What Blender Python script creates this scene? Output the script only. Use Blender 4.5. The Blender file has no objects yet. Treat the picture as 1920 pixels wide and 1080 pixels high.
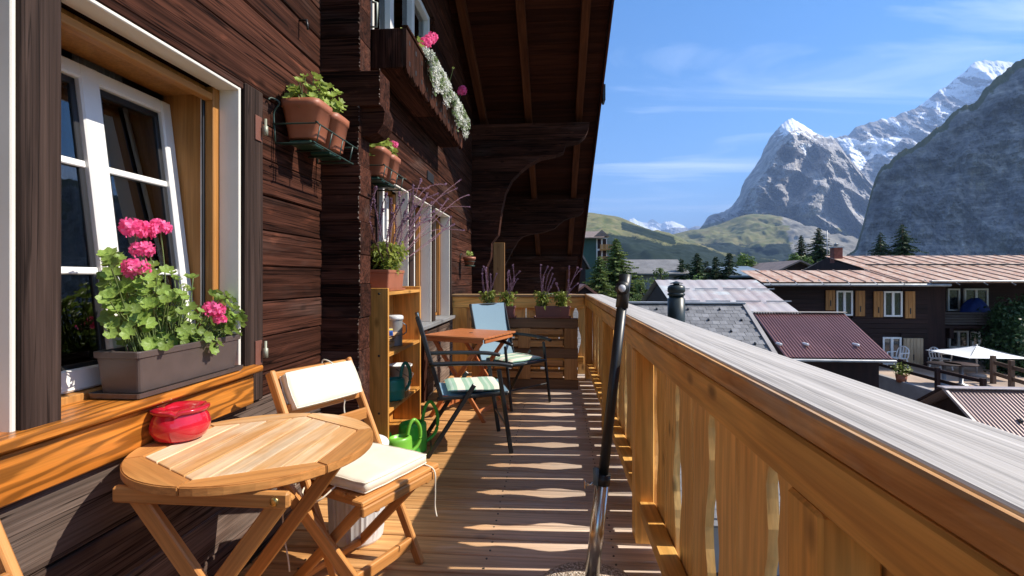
import bpy, bmesh, math, random
from mathutils import Vector, Matrix, noise
from math import sin, cos, pi, radians

R = random.Random(11)
scene = bpy.context.scene
COL = scene.collection

# ---------------------------------------------------------------- camera
F_PX, HORIZON, YAW, EYE = 950.0, 522.0, math.atan(80 / 950.0), 1.25
cam_data = bpy.data.cameras.new('camera')
cam_data.sensor_width = 36.0
cam_data.lens = F_PX / 1920 * 36
cam_data.shift_y = -(540 - HORIZON) / 1920
cam_data.clip_start = 0.02
cam_data.clip_end = 60000
cam = bpy.data.objects.new('camera', cam_data)
COL.objects.link(cam)
cam.location = (0, 0, EYE)
cam.rotation_euler = (radians(90), 0, YAW)
scene.camera = cam

# ---------------------------------------------------------------- world
SUN = Vector((1, 0.05, 0.937)).normalized()
SUN_EL = math.asin(SUN.z)
SUN_AZ = math.atan2(SUN.x, SUN.y)
world = bpy.data.worlds.new('World')
scene.world = world
world.use_nodes = True
wn, wl = world.node_tree.nodes, world.node_tree.links
wn.clear()
w_out = wn.new('ShaderNodeOutputWorld')
w_bg = wn.new('ShaderNodeBackground')
w_sky = wn.new('ShaderNodeTexSky')
w_sky.sky_type = 'NISHITA'
w_sky.sun_disc = False
w_sky.sun_elevation = SUN_EL
w_sky.sun_rotation = SUN_AZ
w_sky.altitude = 1600
w_sky.air_density = 1.0
w_sky.dust_density = 0.15
w_sky.ozone_density = 2.5
w_bg.inputs['Strength'].default_value = 0.126
# thin cirrus: stretched noise on the sky direction projected on a high plane
w_tc = wn.new('ShaderNodeTexCoord')
w_sep = wn.new('ShaderNodeSeparateXYZ')
wl.new(w_tc.outputs['Generated'], w_sep.inputs[0])
w_zc = wn.new('ShaderNodeMath'); w_zc.operation = 'MAXIMUM'; w_zc.inputs[1].default_value = 0.0
wl.new(w_sep.outputs['Z'], w_zc.inputs[0])
w_za = wn.new('ShaderNodeMath'); w_za.operation = 'ADD'; w_za.inputs[1].default_value = 0.12
wl.new(w_zc.outputs[0], w_za.inputs[0])
w_dx = wn.new('ShaderNodeMath'); w_dx.operation = 'DIVIDE'
wl.new(w_sep.outputs['X'], w_dx.inputs[0]); wl.new(w_za.outputs[0], w_dx.inputs[1])
w_dy = wn.new('ShaderNodeMath'); w_dy.operation = 'DIVIDE'
wl.new(w_sep.outputs['Y'], w_dy.inputs[0]); wl.new(w_za.outputs[0], w_dy.inputs[1])
w_cmb = wn.new('ShaderNodeCombineXYZ')
wl.new(w_dx.outputs[0], w_cmb.inputs[0]); wl.new(w_dy.outputs[0], w_cmb.inputs[1])
w_map = wn.new('ShaderNodeMapping')
w_map.inputs['Rotation'].default_value = (0, 0, radians(-14))
w_map.inputs['Scale'].default_value = (0.5, 1.9, 1)
w_map.inputs['Location'].default_value = (3.1, 0.35, 0)
wl.new(w_cmb.outputs[0], w_map.inputs[0])
w_n1 = wn.new('ShaderNodeTexNoise')
w_n1.inputs['Scale'].default_value = 1.0
w_n1.inputs['Detail'].default_value = 7
w_n1.inputs['Roughness'].default_value = 0.58
w_n1.inputs['Distortion'].default_value = 0.9
wl.new(w_map.outputs[0], w_n1.inputs['Vector'])
w_rmp = wn.new('ShaderNodeValToRGB')
w_rmp.color_ramp.elements[0].position = 0.485
w_rmp.color_ramp.elements[0].color = (0, 0, 0, 1)
w_rmp.color_ramp.elements[1].position = 0.84
w_rmp.color_ramp.elements[1].color = (0.75, 0.75, 0.75, 1)
wl.new(w_n1.outputs['Fac'], w_rmp.inputs[0])
w_mix = wn.new('ShaderNodeMix'); w_mix.data_type = 'RGBA'
w_mix.inputs['B'].default_value = (7.6, 8.2, 9.2, 1)
wl.new(w_rmp.outputs[0], w_mix.inputs['Factor'])
w_hs = wn.new('ShaderNodeHueSaturation'); w_hs.inputs['Saturation'].default_value = 1.3
wl.new(w_sky.outputs[0], w_hs.inputs['Color']); wl.new(w_hs.outputs[0], w_mix.inputs['A'])
wl.new(w_mix.outputs['Result'], w_bg.inputs[0])
wl.new(w_bg.outputs[0], w_out.inputs[0])

# ---------------------------------------------------------------- sun
sun_data = bpy.data.lights.new('sun', 'SUN')
sun_data.energy = 5.0
sun_data.angle = radians(0.53)
sun_data.color = (1.0, 0.91, 0.78)
sun = bpy.data.objects.new('sun', sun_data)
COL.objects.link(sun)
sun.rotation_euler = (-SUN).to_track_quat('-Z', 'Y').to_euler()
sun.location = SUN * 60

scene.view_settings.view_transform = 'Standard'
scene.view_settings.look = 'None'
scene.view_settings.exposure = 0.9
scene.view_settings.gamma = 1.0
scene.cycles.use_denoising = True
scene.cycles.max_bounces = 10
scene.cycles.diffuse_bounces = 6
scene.cycles.transparent_max_bounces = 12

# ---------------------------------------------------------------- helpers
FWD = Vector((-sin(YAW), cos(YAW), 0))
RGT = Vector((cos(YAW), sin(YAW), 0))


def at(u, v, Y=None, X=None, Z=None):
    """World point seen at photo pixel (u, v) at a known world Y, X or Z."""
    d = FWD * F_PX + RGT * (u - 960) + Vector((0, 0, HORIZON - v))
    if Y is not None: k = Y / d.y
    elif X is not None: k = X / d.x
    else: k = (Z - EYE) / d.z
    return Vector((0, 0, EYE)) + d * k


def pix(p):
    q = Vector(p) - Vector((0, 0, EYE))
    D = q.dot(FWD)
    return 960 + F_PX * q.dot(RGT) / D, HORIZON - F_PX * q.z / D


W = {}          # world matrix of every object made here


def link(o, M=None, parent=None):
    M = M or Matrix.Identity(4)
    COL.objects.link(o)
    if parent is not None:
        o.parent = parent
        o.matrix_basis = W[parent].inverted() @ M
    else:
        o.matrix_basis = M
    W[o] = M
    return o


def tag(o, label=None, cat=None, group=None, kind=None):
    if label: o['label'] = label
    if cat: o['category'] = cat
    if group: o['group'] = group
    if kind: o['kind'] = kind
    return o


def thing(name, label, cat, loc=(0, 0, 0), rz=0, group=None):
    o = bpy.data.objects.new(name, None)
    o.empty_display_size = 0.1
    link(o, Matrix.Translation(loc) @ Matrix.Rotation(rz, 4, 'Z'))
    return tag(o, label, cat, group)


def mesh(name, verts, faces, mat, parent=None, M=None, smooth=False):
    me = bpy.data.meshes.new(name)
    me.from_pydata([tuple(v) for v in verts], [], faces)
    if mat: me.materials.append(mat)
    if smooth: me.polygons.foreach_set('use_smooth', [True] * len(me.polygons))
    me.update()
    return link(bpy.data.objects.new(name, me), M, parent)


def inst(name, me, parent=None, M=None):
    return link(bpy.data.objects.new(name, me), M, parent)


def chamfer(a, b, c, e):
    """Box with half sizes a, b, c and chamfered edges."""
    vs, fs, idx = [], [], {}
    for sx in (-1, 1):
        for sy in (-1, 1):
            for sz in (-1, 1):
                for k in range(3):
                    idx[(sx, sy, sz, k)] = len(vs)
                    vs.append((sx * (a if k == 0 else a - e), sy * (b if k == 1 else b - e), sz * (c if k == 2 else c - e)))
    S = ((-1, -1), (1, -1), (1, 1), (-1, 1))
    for s in (-1, 1):
        fs.append([idx[(s, p, q, 0)] for p, q in S])
        fs.append([idx[(p, s, q, 1)] for p, q in S])
        fs.append([idx[(p, q, s, 2)] for p, q in S])
    for p in (-1, 1):
        for q in (-1, 1):
            fs.append([idx[(p, q, -1, 0)], idx[(p, q, 1, 0)], idx[(p, q, 1, 1)], idx[(p, q, -1, 1)]])
            fs.append([idx[(p, -1, q, 0)], idx[(p, 1, q, 0)], idx[(p, 1, q, 2)], idx[(p, -1, q, 2)]])
            fs.append([idx[(-1, p, q, 1)], idx[(1, p, q, 1)], idx[(1, p, q, 2)], idx[(-1, p, q, 2)]])
            for r in (-1, 1):
                fs.append([idx[(p, q, r, 0)], idx[(p, q, r, 1)], idx[(p, q, r, 2)]])
    out = []
    for f in fs:
        pts = [Vector(vs[i]) for i in f]
        n = (pts[1] - pts[0]).cross(pts[2] - pts[0])
        m = sum(pts, Vector()) / len(pts)
        out.append(f if n.dot(m) > 0 else f[::-1])
    return vs, out


_boxes = {}
_swap = {0: Matrix(((0, 0, 1, 0), (0, 1, 0, 0), (-1, 0, 0, 0), (0, 0, 0, 1))),
         1: Matrix(((1, 0, 0, 0), (0, 0, 1, 0), (0, -1, 0, 0), (0, 0, 0, 1))),
         2: Matrix.Identity(4)}


def box_mesh(size, mat, e):
    k = (tuple(round(s, 4) for s in size), mat.name, e)
    if k not in _boxes:
        vs, fs = chamfer(size[0] / 2, size[1] / 2, size[2] / 2, min(e, min(size) * 0.3))
        me = bpy.data.meshes.new('box'); me.from_pydata(vs, [], fs); me.materials.append(mat); me.update()
        _boxes[k] = me
    return _boxes[k]


def box(name, c, size, mat, parent=None, rot=None, e=0.003, M=None):
    """Box at world centre c; its local Z is its longest side, so grain runs along it."""
    ax = max(range(3), key=lambda i: size[i])
    s = list(size)
    if ax == 0: s = [size[2], size[1], size[0]]
    elif ax == 1: s = [size[0], size[2], size[1]]
    T = Matrix.Translation(c)
    if rot is not None: T = T @ rot
    if M is not None: T = M @ T
    return inst(name, box_mesh(s, mat, e), parent, T @ _swap[ax])


def span(name, x, y, z, mat, parent=None, e=0.003, M=None):
    return box(name, ((x[0] + x[1]) / 2, (y[0] + y[1]) / 2, (z[0] + z[1]) / 2),
               (abs(x[1] - x[0]), abs(y[1] - y[0]), abs(z[1] - z[0])), mat, parent, None, e, M)


def frame_to(p0, p1, up=(0, 0, 1)):
    p0, p1 = Vector(p0), Vector(p1)
    z = (p1 - p0).normalized()
    up = Vector(up)
    if abs(z.dot(up)) > 0.98: up = Vector((0, 1, 0))
    x = up.cross(z).normalized()
    y = z.cross(x)
    M = Matrix((x, y, z)).transposed().to_4x4()
    M.translation = (p0 + p1) / 2
    return M, (p1 - p0).length


def bar(name, p0, p1, w, d, mat, parent=None, up=(0, 0, 1), e=0.003, M=None):
    """Rectangular bar p0-p1, w across, d towards 'up'."""
    T, L = frame_to(p0, p1, up)
    if M is not None: T = M @ T
    return inst(name, box_mesh((w, d, L), mat, e), parent, T)


def multi(name, items, mat, parent=None, e=0.003, M=None):
    """Several boxes (x, y, z ranges) as one mesh."""
    vs, fs = [], []
    for x, y, z in items:
        v, f = chamfer(abs(x[1] - x[0]) / 2, abs(y[1] - y[0]) / 2, abs(z[1] - z[0]) / 2,
                       min(e, 0.3 * min(abs(x[1] - x[0]), abs(y[1] - y[0]), abs(z[1] - z[0]))))
        c = Vector(((x[0] + x[1]) / 2, (y[0] + y[1]) / 2, (z[0] + z[1]) / 2))
        o = len(vs)
        vs += [Vector(p) + c for p in v]
        fs += [[i + o for i in q] for q in f]
    return mesh(name, vs, fs, mat, parent, M)


def lathe(name, prof, mat, parent=None, M=None, seg=32, smooth=True, close=True):
    vs, fs = [], []
    n = len(prof)
    for k in range(seg):
        a = 2 * pi * k / seg
        for r, z in prof: vs.append((r * cos(a), r * sin(a), z))
    for k in range(seg):
        for j in range(n - 1):
            a, b = k * n + j, ((k + 1) % seg) * n + j
            fs.append((a, b, b + 1, a + 1))
    if close:
        if prof[0][0] > 1e-5: fs.append([k * n for k in range(seg)][::-1])
        if prof[-1][0] > 1e-5: fs.append([k * n + n - 1 for k in range(seg)])
    return mesh(name, vs, fs, mat, parent, M, smooth)


def tube_data(pts, rad, seg=8, closed=False):
    pts = [Vector(p) for p in pts]
    n = len(pts)
    rr = rad if isinstance(rad, (list, tuple)) else [rad] * n
    vs, fs = [], []
    ref = Vector((0.13, 0.31, 0.94)).normalized()
    for i, p in enumerate(pts):
        t = (pts[(i + 1) % n] - pts[i - 1]) if closed else (pts[min(i + 1, n - 1)] - pts[max(i - 1, 0)])
        t.normalize()
        r_ = ref if abs(t.dot(ref)) < 0.95 else Vector((1, 0, 0))
        x = r_.cross(t).normalized(); y = t.cross(x)
        for k in range(seg):
            a = 2 * pi * k / seg
            vs.append(p + (x * cos(a) + y * sin(a)) * rr[i])
    for i in range(n if closed else n - 1):
        j = (i + 1) % n
        for k in range(seg):
            l = (k + 1) % seg
            fs.append((i * seg + k, i * seg + l, j * seg + l, j * seg + k))
    if not closed:
        fs.append(list(range(seg))[::-1]); fs.append([(n - 1) * seg + k for k in range(seg)])
    return vs, fs


def tube(name, pts, rad, mat, parent=None, seg=8, closed=False, M=None):
    vs, fs = tube_data(pts, rad, seg, closed)
    return mesh(name, vs, fs, mat, parent, M, True)


def tubes(name, lists, rad, mat, parent=None, seg=5, M=None):
    vs, fs = [], []
    for p in lists:
        v, f = tube_data(p, rad, seg)
        o = len(vs); vs += v; fs += [[i + o for i in q] for q in f]
    return mesh(name, vs, fs, mat, parent, M, True)


def spline(pts, n=6):
    pts = [Vector(p) for p in pts]
    out = []
    for i in range(len(pts) - 1):
        a, b, c, d = pts[max(i - 1, 0)], pts[i], pts[i + 1], pts[min(i + 2, len(pts) - 1)]
        for k in range(n):
            t = k / n
            out.append(0.5 * ((2 * b) + (c - a) * t + (2 * a - 5 * b + 4 * c - d) * t * t + (3 * b - a - 3 * c + d) * t ** 3))
    out.append(pts[-1])
    return out


def prism(name, poly, axis, lo, hi, mat, parent=None, M=None):
    """Extrude polygon (2D) along axis 0/1/2 between lo and hi."""
    n = len(poly)
    def mk(p, h):
        return {0: (h, p[0], p[1]), 1: (p[0], h, p[1]), 2: (p[0], p[1], h)}[axis]
    vs = [mk(p, lo) for p in poly] + [mk(p, hi) for p in poly]
    fs = [list(range(n))[::-1], list(range(n, 2 * n))] + [(i, (i + 1) % n, n + (i + 1) % n, n + i) for i in range(n)]
    o = mesh(name, vs, fs, mat, parent, M)
    bm = bmesh.new(); bm.from_mesh(o.data); bmesh.ops.recalc_face_normals(bm, faces=bm.faces); bm.to_mesh(o.data); bm.free()
    return o


def copy_tree(o, M, parent=None, label=None):
    c = o.copy(); COL.objects.link(c)
    if parent is None:
        c.matrix_basis = M; W[c] = M
    else:
        c.parent = parent; c.matrix_basis = o.matrix_basis.copy(); W[c] = W[parent] @ c.matrix_basis
    if label: c['label'] = label
    for ch in [x for x in KIDS.get(o, [])]: copy_tree(ch, None, c)
    return c


KIDS = {}
_link0 = link
def link(o, M=None, parent=None):
    r = _link0(o, M, parent)
    if parent is not None: KIDS.setdefault(parent, []).append(o)
    return r


# ---------------------------------------------------------------- materials
def new_mat(name):
    m = bpy.data.materials.new(name); m.use_nodes = True
    nt = m.node_tree; nt.nodes.clear()
    o = nt.nodes.new('ShaderNodeOutputMaterial')
    b = nt.nodes.new('ShaderNodeBsdfPrincipled')
    nt.links.new(b.outputs[0], o.inputs[0])
    return m, nt.nodes, nt.links, b, o


def mixc(n, l, fac, a, b, mode='MIX'):
    m = n.new('ShaderNodeMix'); m.data_type = 'RGBA'; m.blend_type = mode
    for key, val in (('Factor', fac), ('A', a), ('B', b)):
        if hasattr(val, 'is_linked') or hasattr(val, 'links'): l.new(val, m.inputs[key])
        elif key == 'Factor': m.inputs[key].default_value = val
        else: m.inputs[key].default_value = (*val, 1) if len(val) == 3 else val
    return m.outputs['Result']


def ramp(n, l, src, p0, p1, c0=(0, 0, 0), c1=(1, 1, 1)):
    r = n.new('ShaderNodeValToRGB')
    r.color_ramp.elements[0].position = p0; r.color_ramp.elements[0].color = (*c0, 1)
    r.color_ramp.elements[1].position = p1; r.color_ramp.elements[1].color = (*c1, 1)
    l.new(src, r.inputs[0])
    return r.outputs[0]


def coords(n, l, scale, rand=True, kind='Object'):
    tc = n.new('ShaderNodeTexCoord')
    src = tc.outputs[kind]
    if rand:
        oi = n.new('ShaderNodeObjectInfo')
        cb = n.new('ShaderNodeCombineXYZ')
        for i, k in enumerate((31.7, 17.3, 53.9)):
            mm = n.new('ShaderNodeMath'); mm.operation = 'MULTIPLY'; mm.inputs[1].default_value = k
            l.new(oi.outputs['Random'], mm.inputs[0]); l.new(mm.outputs[0], cb.inputs[i])
        va = n.new('ShaderNodeVectorMath'); va.operation = 'ADD'
        l.new(src, va.inputs[0]); l.new(cb.outputs[0], va.inputs[1])
        src = va.outputs[0]
    mp = n.new('ShaderNodeMapping')
    mp.inputs['Scale'].default_value = scale if not isinstance(scale, (int, float)) else (scale,) * 3
    l.new(src, mp.inputs[0])
    return mp.outputs[0]


def tex(n, l, vec, scale=1.0, detail=4, rough=0.55, dist=0.0):
    t = n.new('ShaderNodeTexNoise')
    t.inputs['Scale'].default_value = scale; t.inputs['Detail'].default_value = detail
    t.inputs['Roughness'].default_value = rough; t.inputs['Distortion'].default_value = dist
    l.new(vec, t.inputs['Vector'])
    return t.outputs['Fac']


def bump(n, l, b, src, strength=0.2, dist=0.01):
    bp = n.new('ShaderNodeBump'); bp.inputs['Strength'].default_value = strength; bp.inputs['Distance'].default_value = dist
    l.new(src, bp.inputs['Height']); l.new(bp.outputs[0], b.inputs['Normal'])
    return bp


def wood(name, dark, light, sc=(16, 16, 1.1), rough=0.6, bmp=0.25, rand=0.35, figure=0.0, fscale=9.0, knots=0.0,
         grey=None, grey_amt=0.0, grey_scale=2.0, grey_x=None, spec=0.3, fine=(90, 90, 2.5), fine_lo=0.72, patch=None, cracks=0.0):
    m, n, l, b, _ = new_mat(name)
    v = coords(n, l, sc)
    base = tex(n, l, v, 1.0, 5, 0.6, 0.8)
    col = ramp(n, l, base, 0.3, 0.72, dark, light)
    v2 = coords(n, l, fine)
    fn = tex(n, l, v2, 1.0, 3, 0.6, 0.2)
    if figure > 0:
        v3 = coords(n, l, (1, 1, 0.11))
        wv = n.new('ShaderNodeTexWave'); wv.wave_type = 'BANDS'; wv.bands_direction = 'DIAGONAL'
        wv.inputs['Scale'].default_value = fscale; wv.inputs['Distortion'].default_value = 7.0
        wv.inputs['Detail'].default_value = 2.0; wv.inputs['Detail Scale'].default_value = 1.6
        l.new(v3, wv.inputs['Vector'])
        fg = ramp(n, l, wv.outputs['Fac'], 0.15, 0.75, tuple(c * (1 - 0.72 * figure) for c in (1, 1.0, 1.0)), (1, 1, 1))
        col = mixc(n, l, 1.0, col, fg, 'MULTIPLY')
    if knots > 0:
        v4 = coords(n, l, (5.5, 5.5, 2.9))
        vo = n.new('ShaderNodeTexVoronoi'); vo.inputs['Scale'].default_value = 1.3
        l.new(v4, vo.inputs['Vector'])
        kn = ramp(n, l, vo.outputs['Distance'], 0.06, 0.17, (1, 1, 1), (0, 0, 0))
        kf = n.new('ShaderNodeMath'); kf.operation = 'MULTIPLY'; kf.inputs[1].default_value = knots
        l.new(kn, kf.inputs[0])
        col = mixc(n, l, kf.outputs[0], col, tuple(c * 0.35 for c in dark))
    if patch is not None:       # raw reddish spots round knots and torn fibres
        pt_ = tex(n, l, coords(n, l, (9, 9, 3.2)), 1.0, 5, .6, .5)
        pf_ = ramp(n, l, pt_, .60, .74)
        pm = n.new('ShaderNodeMath'); pm.operation = 'MULTIPLY'; pm.inputs[1].default_value = .75; l.new(pf_, pm.inputs[0])
        col = mixc(n, l, pm.outputs[0], col, patch)
    if grey is not None:
        g = tex(n, l, coords(n, l, (grey_scale * 2.5, grey_scale * 2.5, grey_scale * 0.6)), 1.0, 4, 0.65, 0.4)
        gf = ramp(n, l, g, 0.62 - 0.35 * grey_amt, 0.86 - 0.35 * grey_amt)
        if grey_x is not None:      # rain-washed outer part of the boards
            ge = n.new('ShaderNodeNewGeometry'); sp = n.new('ShaderNodeSeparateXYZ'); l.new(ge.outputs['Position'], sp.inputs[0])
            mr = n.new('ShaderNodeMapRange'); mr.inputs['From Min'].default_value = grey_x[0]; mr.inputs['From Max'].default_value = grey_x[1]
            l.new(sp.outputs['X'], mr.inputs['Value'])
            ad = n.new('ShaderNodeMath'); ad.operation = 'ADD'; ad.use_clamp = True
            sb = n.new('ShaderNodeMath'); sb.operation = 'MULTIPLY_ADD'; sb.inputs[1].default_value = 0.5; sb.inputs[2].default_value = -0.25
            l.new(gf, sb.inputs[0]); l.new(sb.outputs[0], ad.inputs[0]); l.new(mr.outputs[0], ad.inputs[1])
            gf = ad.outputs[0]
        gfl = n.new('ShaderNodeMath'); gfl.operation = 'MULTIPLY'; gfl.inputs[1].default_value = 0.9
        l.new(gf, gfl.inputs[0])
        col = mixc(n, l, gfl.outputs[0], col, grey)
    f2 = ramp(n, l, fn, 0.3, 0.65, (fine_lo,) * 3, (1.08, 1.08, 1.08))
    col = mixc(n, l, 1.0, col, f2, 'MULTIPLY')
    if cracks > 0:          # drying splits along the grain
        cr = tex(n, l, coords(n, l, (34, 34, .55)), 1.0, 3, .5, .7)
        ab = n.new('ShaderNodeMath'); ab.operation = 'SUBTRACT'; ab.inputs[1].default_value = .5; l.new(cr, ab.inputs[0])
        ab2 = n.new('ShaderNodeMath'); ab2.operation = 'ABSOLUTE'; l.new(ab.outputs[0], ab2.inputs[0])
        ck = ramp(n, l, ab2.outputs[0], .006, .028, (1 - cracks,) * 3, (1, 1, 1))
        col = mixc(n, l, 1.0, col, ck, 'MULTIPLY')
    oi = n.new('ShaderNodeObjectInfo')
    mr = n.new('ShaderNodeMapRange'); mr.inputs['To Min'].default_value = 1 - rand; mr.inputs['To Max'].default_value = 1 + rand * 0.6
    l.new(oi.outputs['Random'], mr.inputs['Value'])
    hs = n.new('ShaderNodeHueSaturation'); l.new(mr.outputs[0], hs.inputs['Value']); l.new(col, hs.inputs['Color'])
    l.new(hs.outputs[0], b.inputs['Base Color'])
    b.inputs['Roughness'].default_value = rough
    b.inputs['Specular IOR Level'].default_value = spec
    bump(n, l, b, fn, bmp, 0.004)
    return m


def plain(name, col, rough=0.5, metal=0.0, var=0.15, vscale=6.0, bmp=0.0, bscale=60.0, spec=0.5, col2=None, trans=0.0, coat=0.0):
    m, n, l, b, o = new_mat(name)
    v = coords(n, l, 1.0)
    t = tex(n, l, v, vscale, 5, 0.6)
    c2 = col2 or tuple(c * (1 - var) for c in col)
    c1 = tuple(min(1, c * (1 + var * 0.6)) for c in col) if col2 is None else col
    l.new(ramp(n, l, t, 0.32, 0.68, c2, c1), b.inputs['Base Color'])
    b.inputs['Roughness'].default_value = rough
    b.inputs['Metallic'].default_value = metal
    b.inputs['Specular IOR Level'].default_value = spec
    if coat: b.inputs['Coat Weight'].default_value = coat; b.inputs['Coat Roughness'].default_value = 0.08
    if bmp:
        bump(n, l, b, tex(n, l, v, bscale, 3, 0.6), bmp, 0.004)
    return m


def leafy(name, c1, c2, trans=0.35, rough=0.5, scale=5.0, per_object=False):
    m, n, l, b, o = new_mat(name)
    t = tex(n, l, coords(n, l, 1.0), scale, 3, 0.6)
    col = ramp(n, l, t, 0.35, 0.66, c1, c2)
    if per_object:
        oi = n.new('ShaderNodeObjectInfo')
        mr = n.new('ShaderNodeMapRange'); mr.inputs['To Min'].default_value = 0.7; mr.inputs['To Max'].default_value = 1.35
        l.new(oi.outputs['Random'], mr.inputs['Value'])
        hs = n.new('ShaderNodeHueSaturation'); l.new(mr.outputs[0], hs.inputs['Value']); l.new(col, hs.inputs['Color'])
        col = hs.outputs[0]
    l.new(col, b.inputs['Base Color'])
    b.inputs['Roughness'].default_value = rough
    b.inputs['Specular IOR Level'].default_value = 0.3
    tr = n.new('ShaderNodeBsdfTranslucent'); l.new(col, tr.inputs[0])
    mx = n.new('ShaderNodeMixShader'); mx.inputs[0].default_value = trans
    l.new(b.outputs[0], mx.inputs[1]); l.new(tr.outputs[0], mx.inputs[2]); l.new(mx.outputs[0], o.inputs[0])
    return m


def glass_mat(name, tint=(0.9, 0.95, 0.95)):
    m, n, l, b, o = new_mat(name)
    n.remove(b)
    t = n.new('ShaderNodeBsdfTransparent'); t.inputs[0].default_value = (*tint, 1)
    g = n.new('ShaderNodeBsdfGlossy'); g.inputs['Roughness'].default_value = 0.015
    fr = n.new('ShaderNodeFresnel'); fr.inputs['IOR'].default_value = 2.3
    mx = n.new('ShaderNodeMixShader')
    l.new(fr.outputs[0], mx.inputs[0]); l.new(t.outputs[0], mx.inputs[1]); l.new(g.outputs[0], mx.inputs[2])
    l.new(mx.outputs[0], o.inputs[0])
    return m


M_LOG = wood('dark_log_wood', (0.024, 0.0092, 0.006), (0.105, 0.039, 0.024), (13, 13, 0.9), 0.8, 0.8, 0.4, knots=0.7, cracks=.85,
             grey=(0.105, 0.066, 0.054), grey_amt=0.22, grey_scale=1.3, fine=(70, 70, 2.0), fine_lo=0.42, patch=(0.19, 0.064, 0.036), spec=.06)
M_LOGG = wood('weathered_log_wood', (0.055, 0.036, 0.029), (0.15, 0.10, 0.08), (13, 13, 0.9), 0.7, 0.8, 0.3,
              grey=(0.25, 0.195, 0.165), grey_amt=0.6, grey_scale=1.2, cracks=.8, knots=.6, spec=.08, fine=(70, 70, 2.0), fine_lo=0.55)
M_POST = wood('brown_grey_post_wood', (0.026, 0.016, 0.013), (0.075, 0.048, 0.039), (20, 20, 0.7), 0.75, 0.5, 0.2, spec=.1, cracks=.6, fine=(110, 110, 1.6), fine_lo=0.55)
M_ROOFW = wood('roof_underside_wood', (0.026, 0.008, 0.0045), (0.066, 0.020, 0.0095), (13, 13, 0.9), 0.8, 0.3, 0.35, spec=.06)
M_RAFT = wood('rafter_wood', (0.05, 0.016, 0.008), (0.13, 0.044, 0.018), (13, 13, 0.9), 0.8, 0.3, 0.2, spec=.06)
M_RAIL = wood('railing_larch_wood', (0.70, 0.345, 0.08), (0.90, 0.53, 0.155), (12, 12, 1.4), 0.5, 0.2, 0.2, fine_lo=.84, figure=0.22, fscale=10, knots=0.9)
M_PICK = wood('pale_baluster_wood', (0.72, 0.40, 0.12), (0.90, 0.58, 0.22), (12, 12, 1.6), 0.5, 0.2, 0.2, fine_lo=.86, figure=0.2, fscale=12, knots=0.9)
M_CAP = wood('weathered_cap_wood', (0.43, 0.405, 0.38), (0.60, 0.575, 0.55), (26, 26, 0.5), 0.6, 0.5, 0.05, fine=(120, 120, 0.8), fine_lo=0.8, cracks=.3)
M_DECK = wood('deck_plank_wood', (0.50, 0.24, 0.085), (0.74, 0.415, 0.17), (16, 16, 0.8), 0.5, 0.6, 0.26, grey=(0.68, 0.65, 0.62),
              grey_amt=0.1, grey_x=(-0.85, 0.22), fine=(75, 75, 1.2), fine_lo=0.66, spec=0.2, knots=0.5, figure=0.12, fscale=14)
M_SILL = wood('varnished_sill_wood', (0.46, 0.145, 0.02), (0.70, 0.26, 0.04), (9, 9, 0.7), 0.32, 0.15, 0.12, figure=0.8, fscale=17, spec=0.5)
M_TEAK = wood('teak_slat_wood', (0.50, 0.245, 0.085), (0.72, 0.42, 0.18), (18, 18, 1.8), 0.45, 0.2, 0.15, fine_lo=.82, grey=(0.72, 0.58, 0.41), grey_amt=0.5, grey_scale=2.6)
M_TEAKD = wood('teak_frame_wood', (0.45, 0.185, 0.052), (0.64, 0.305, 0.095), (16, 16, 1.4), 0.42, 0.2, 0.15)
M_SHELF = wood('pine_shelf_wood', (0.52, 0.225, 0.045), (0.70, 0.35, 0.088), (12, 12, 0.8), 0.42, 0.12, 0.1, figure=0.25, fscale=9, knots=0.8)
M_PALLET = wood('pallet_wood', (0.34, 0.15, 0.05), (0.58, 0.30, 0.11), (12, 12, 0.8), 0.6, 0.3, 0.4, knots=0.8)
M_PALLETD = wood('dark_pallet_wood', (0.16, 0.085, 0.045), (0.30, 0.165, 0.085), (12, 12, 0.8), 0.65, 0.3, 0.3)
M_TABLER = wood('red_brown_table_wood', (0.42, 0.13, 0.045), (0.56, 0.21, 0.075), (16, 16, 1.0), 0.4, 0.15, 0.12)
M_FRAMEW = wood('window_frame_wood', (0.36, 0.15, 0.035), (0.50, 0.24, 0.07), (12, 12, 0.8), 0.45, 0.15, 0.1)
M_WHITE = plain('white_paint', (0.78, 0.77, 0.74), 0.4, var=0.05)
M_CREAM = plain('cream_paint', (0.72, 0.68, 0.60), 0.5, var=0.08, vscale=3)
M_GASK = plain('black_gasket', (0.012, 0.012, 0.014), 0.5)
M_GLASS = glass_mat('window_glass')
M_ROOM = plain('room_wall', (0.42, 0.35, 0.27), 0.8)
M_CURT = plain('beige_curtain', (0.62, 0.55, 0.44), 0.8, var=0.1)
M_BLACK = plain('black_metal', (0.014, 0.016, 0.018), 0.38, var=0.2)
M_STEEL = plain('brushed_steel', (0.62, 0.60, 0.56), 0.24, metal=1.0, var=0.1)
M_ZINC = plain('zinc_sheet', (0.33, 0.34, 0.35), 0.5, metal=0.5, var=0.25, vscale=3)
M_BRASS = plain('brass', (0.55, 0.40, 0.16), 0.35, metal=1.0)
M_BLUE = plain('blue_mesh_fabric', (0.17, 0.275, 0.355), 0.7, var=0.06, vscale=120, bmp=0.2, bscale=500)
M_CUSH = plain('cream_cushion_fabric', (0.76, 0.70, 0.57), 0.85, var=0.08, vscale=9, bmp=0.25, bscale=300)
M_RED = plain('red_glaze', (0.50, 0.012, 0.028), 0.12, var=0.15, vscale=4, coat=0.6)
M_BROWNP = plain('brown_plastic', (0.085, 0.062, 0.056), 0.45, var=0.15, vscale=14)
M_TERRA = plain('terracotta_plastic', (0.34, 0.115, 0.06), 0.5, var=0.12, vscale=10)
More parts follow.
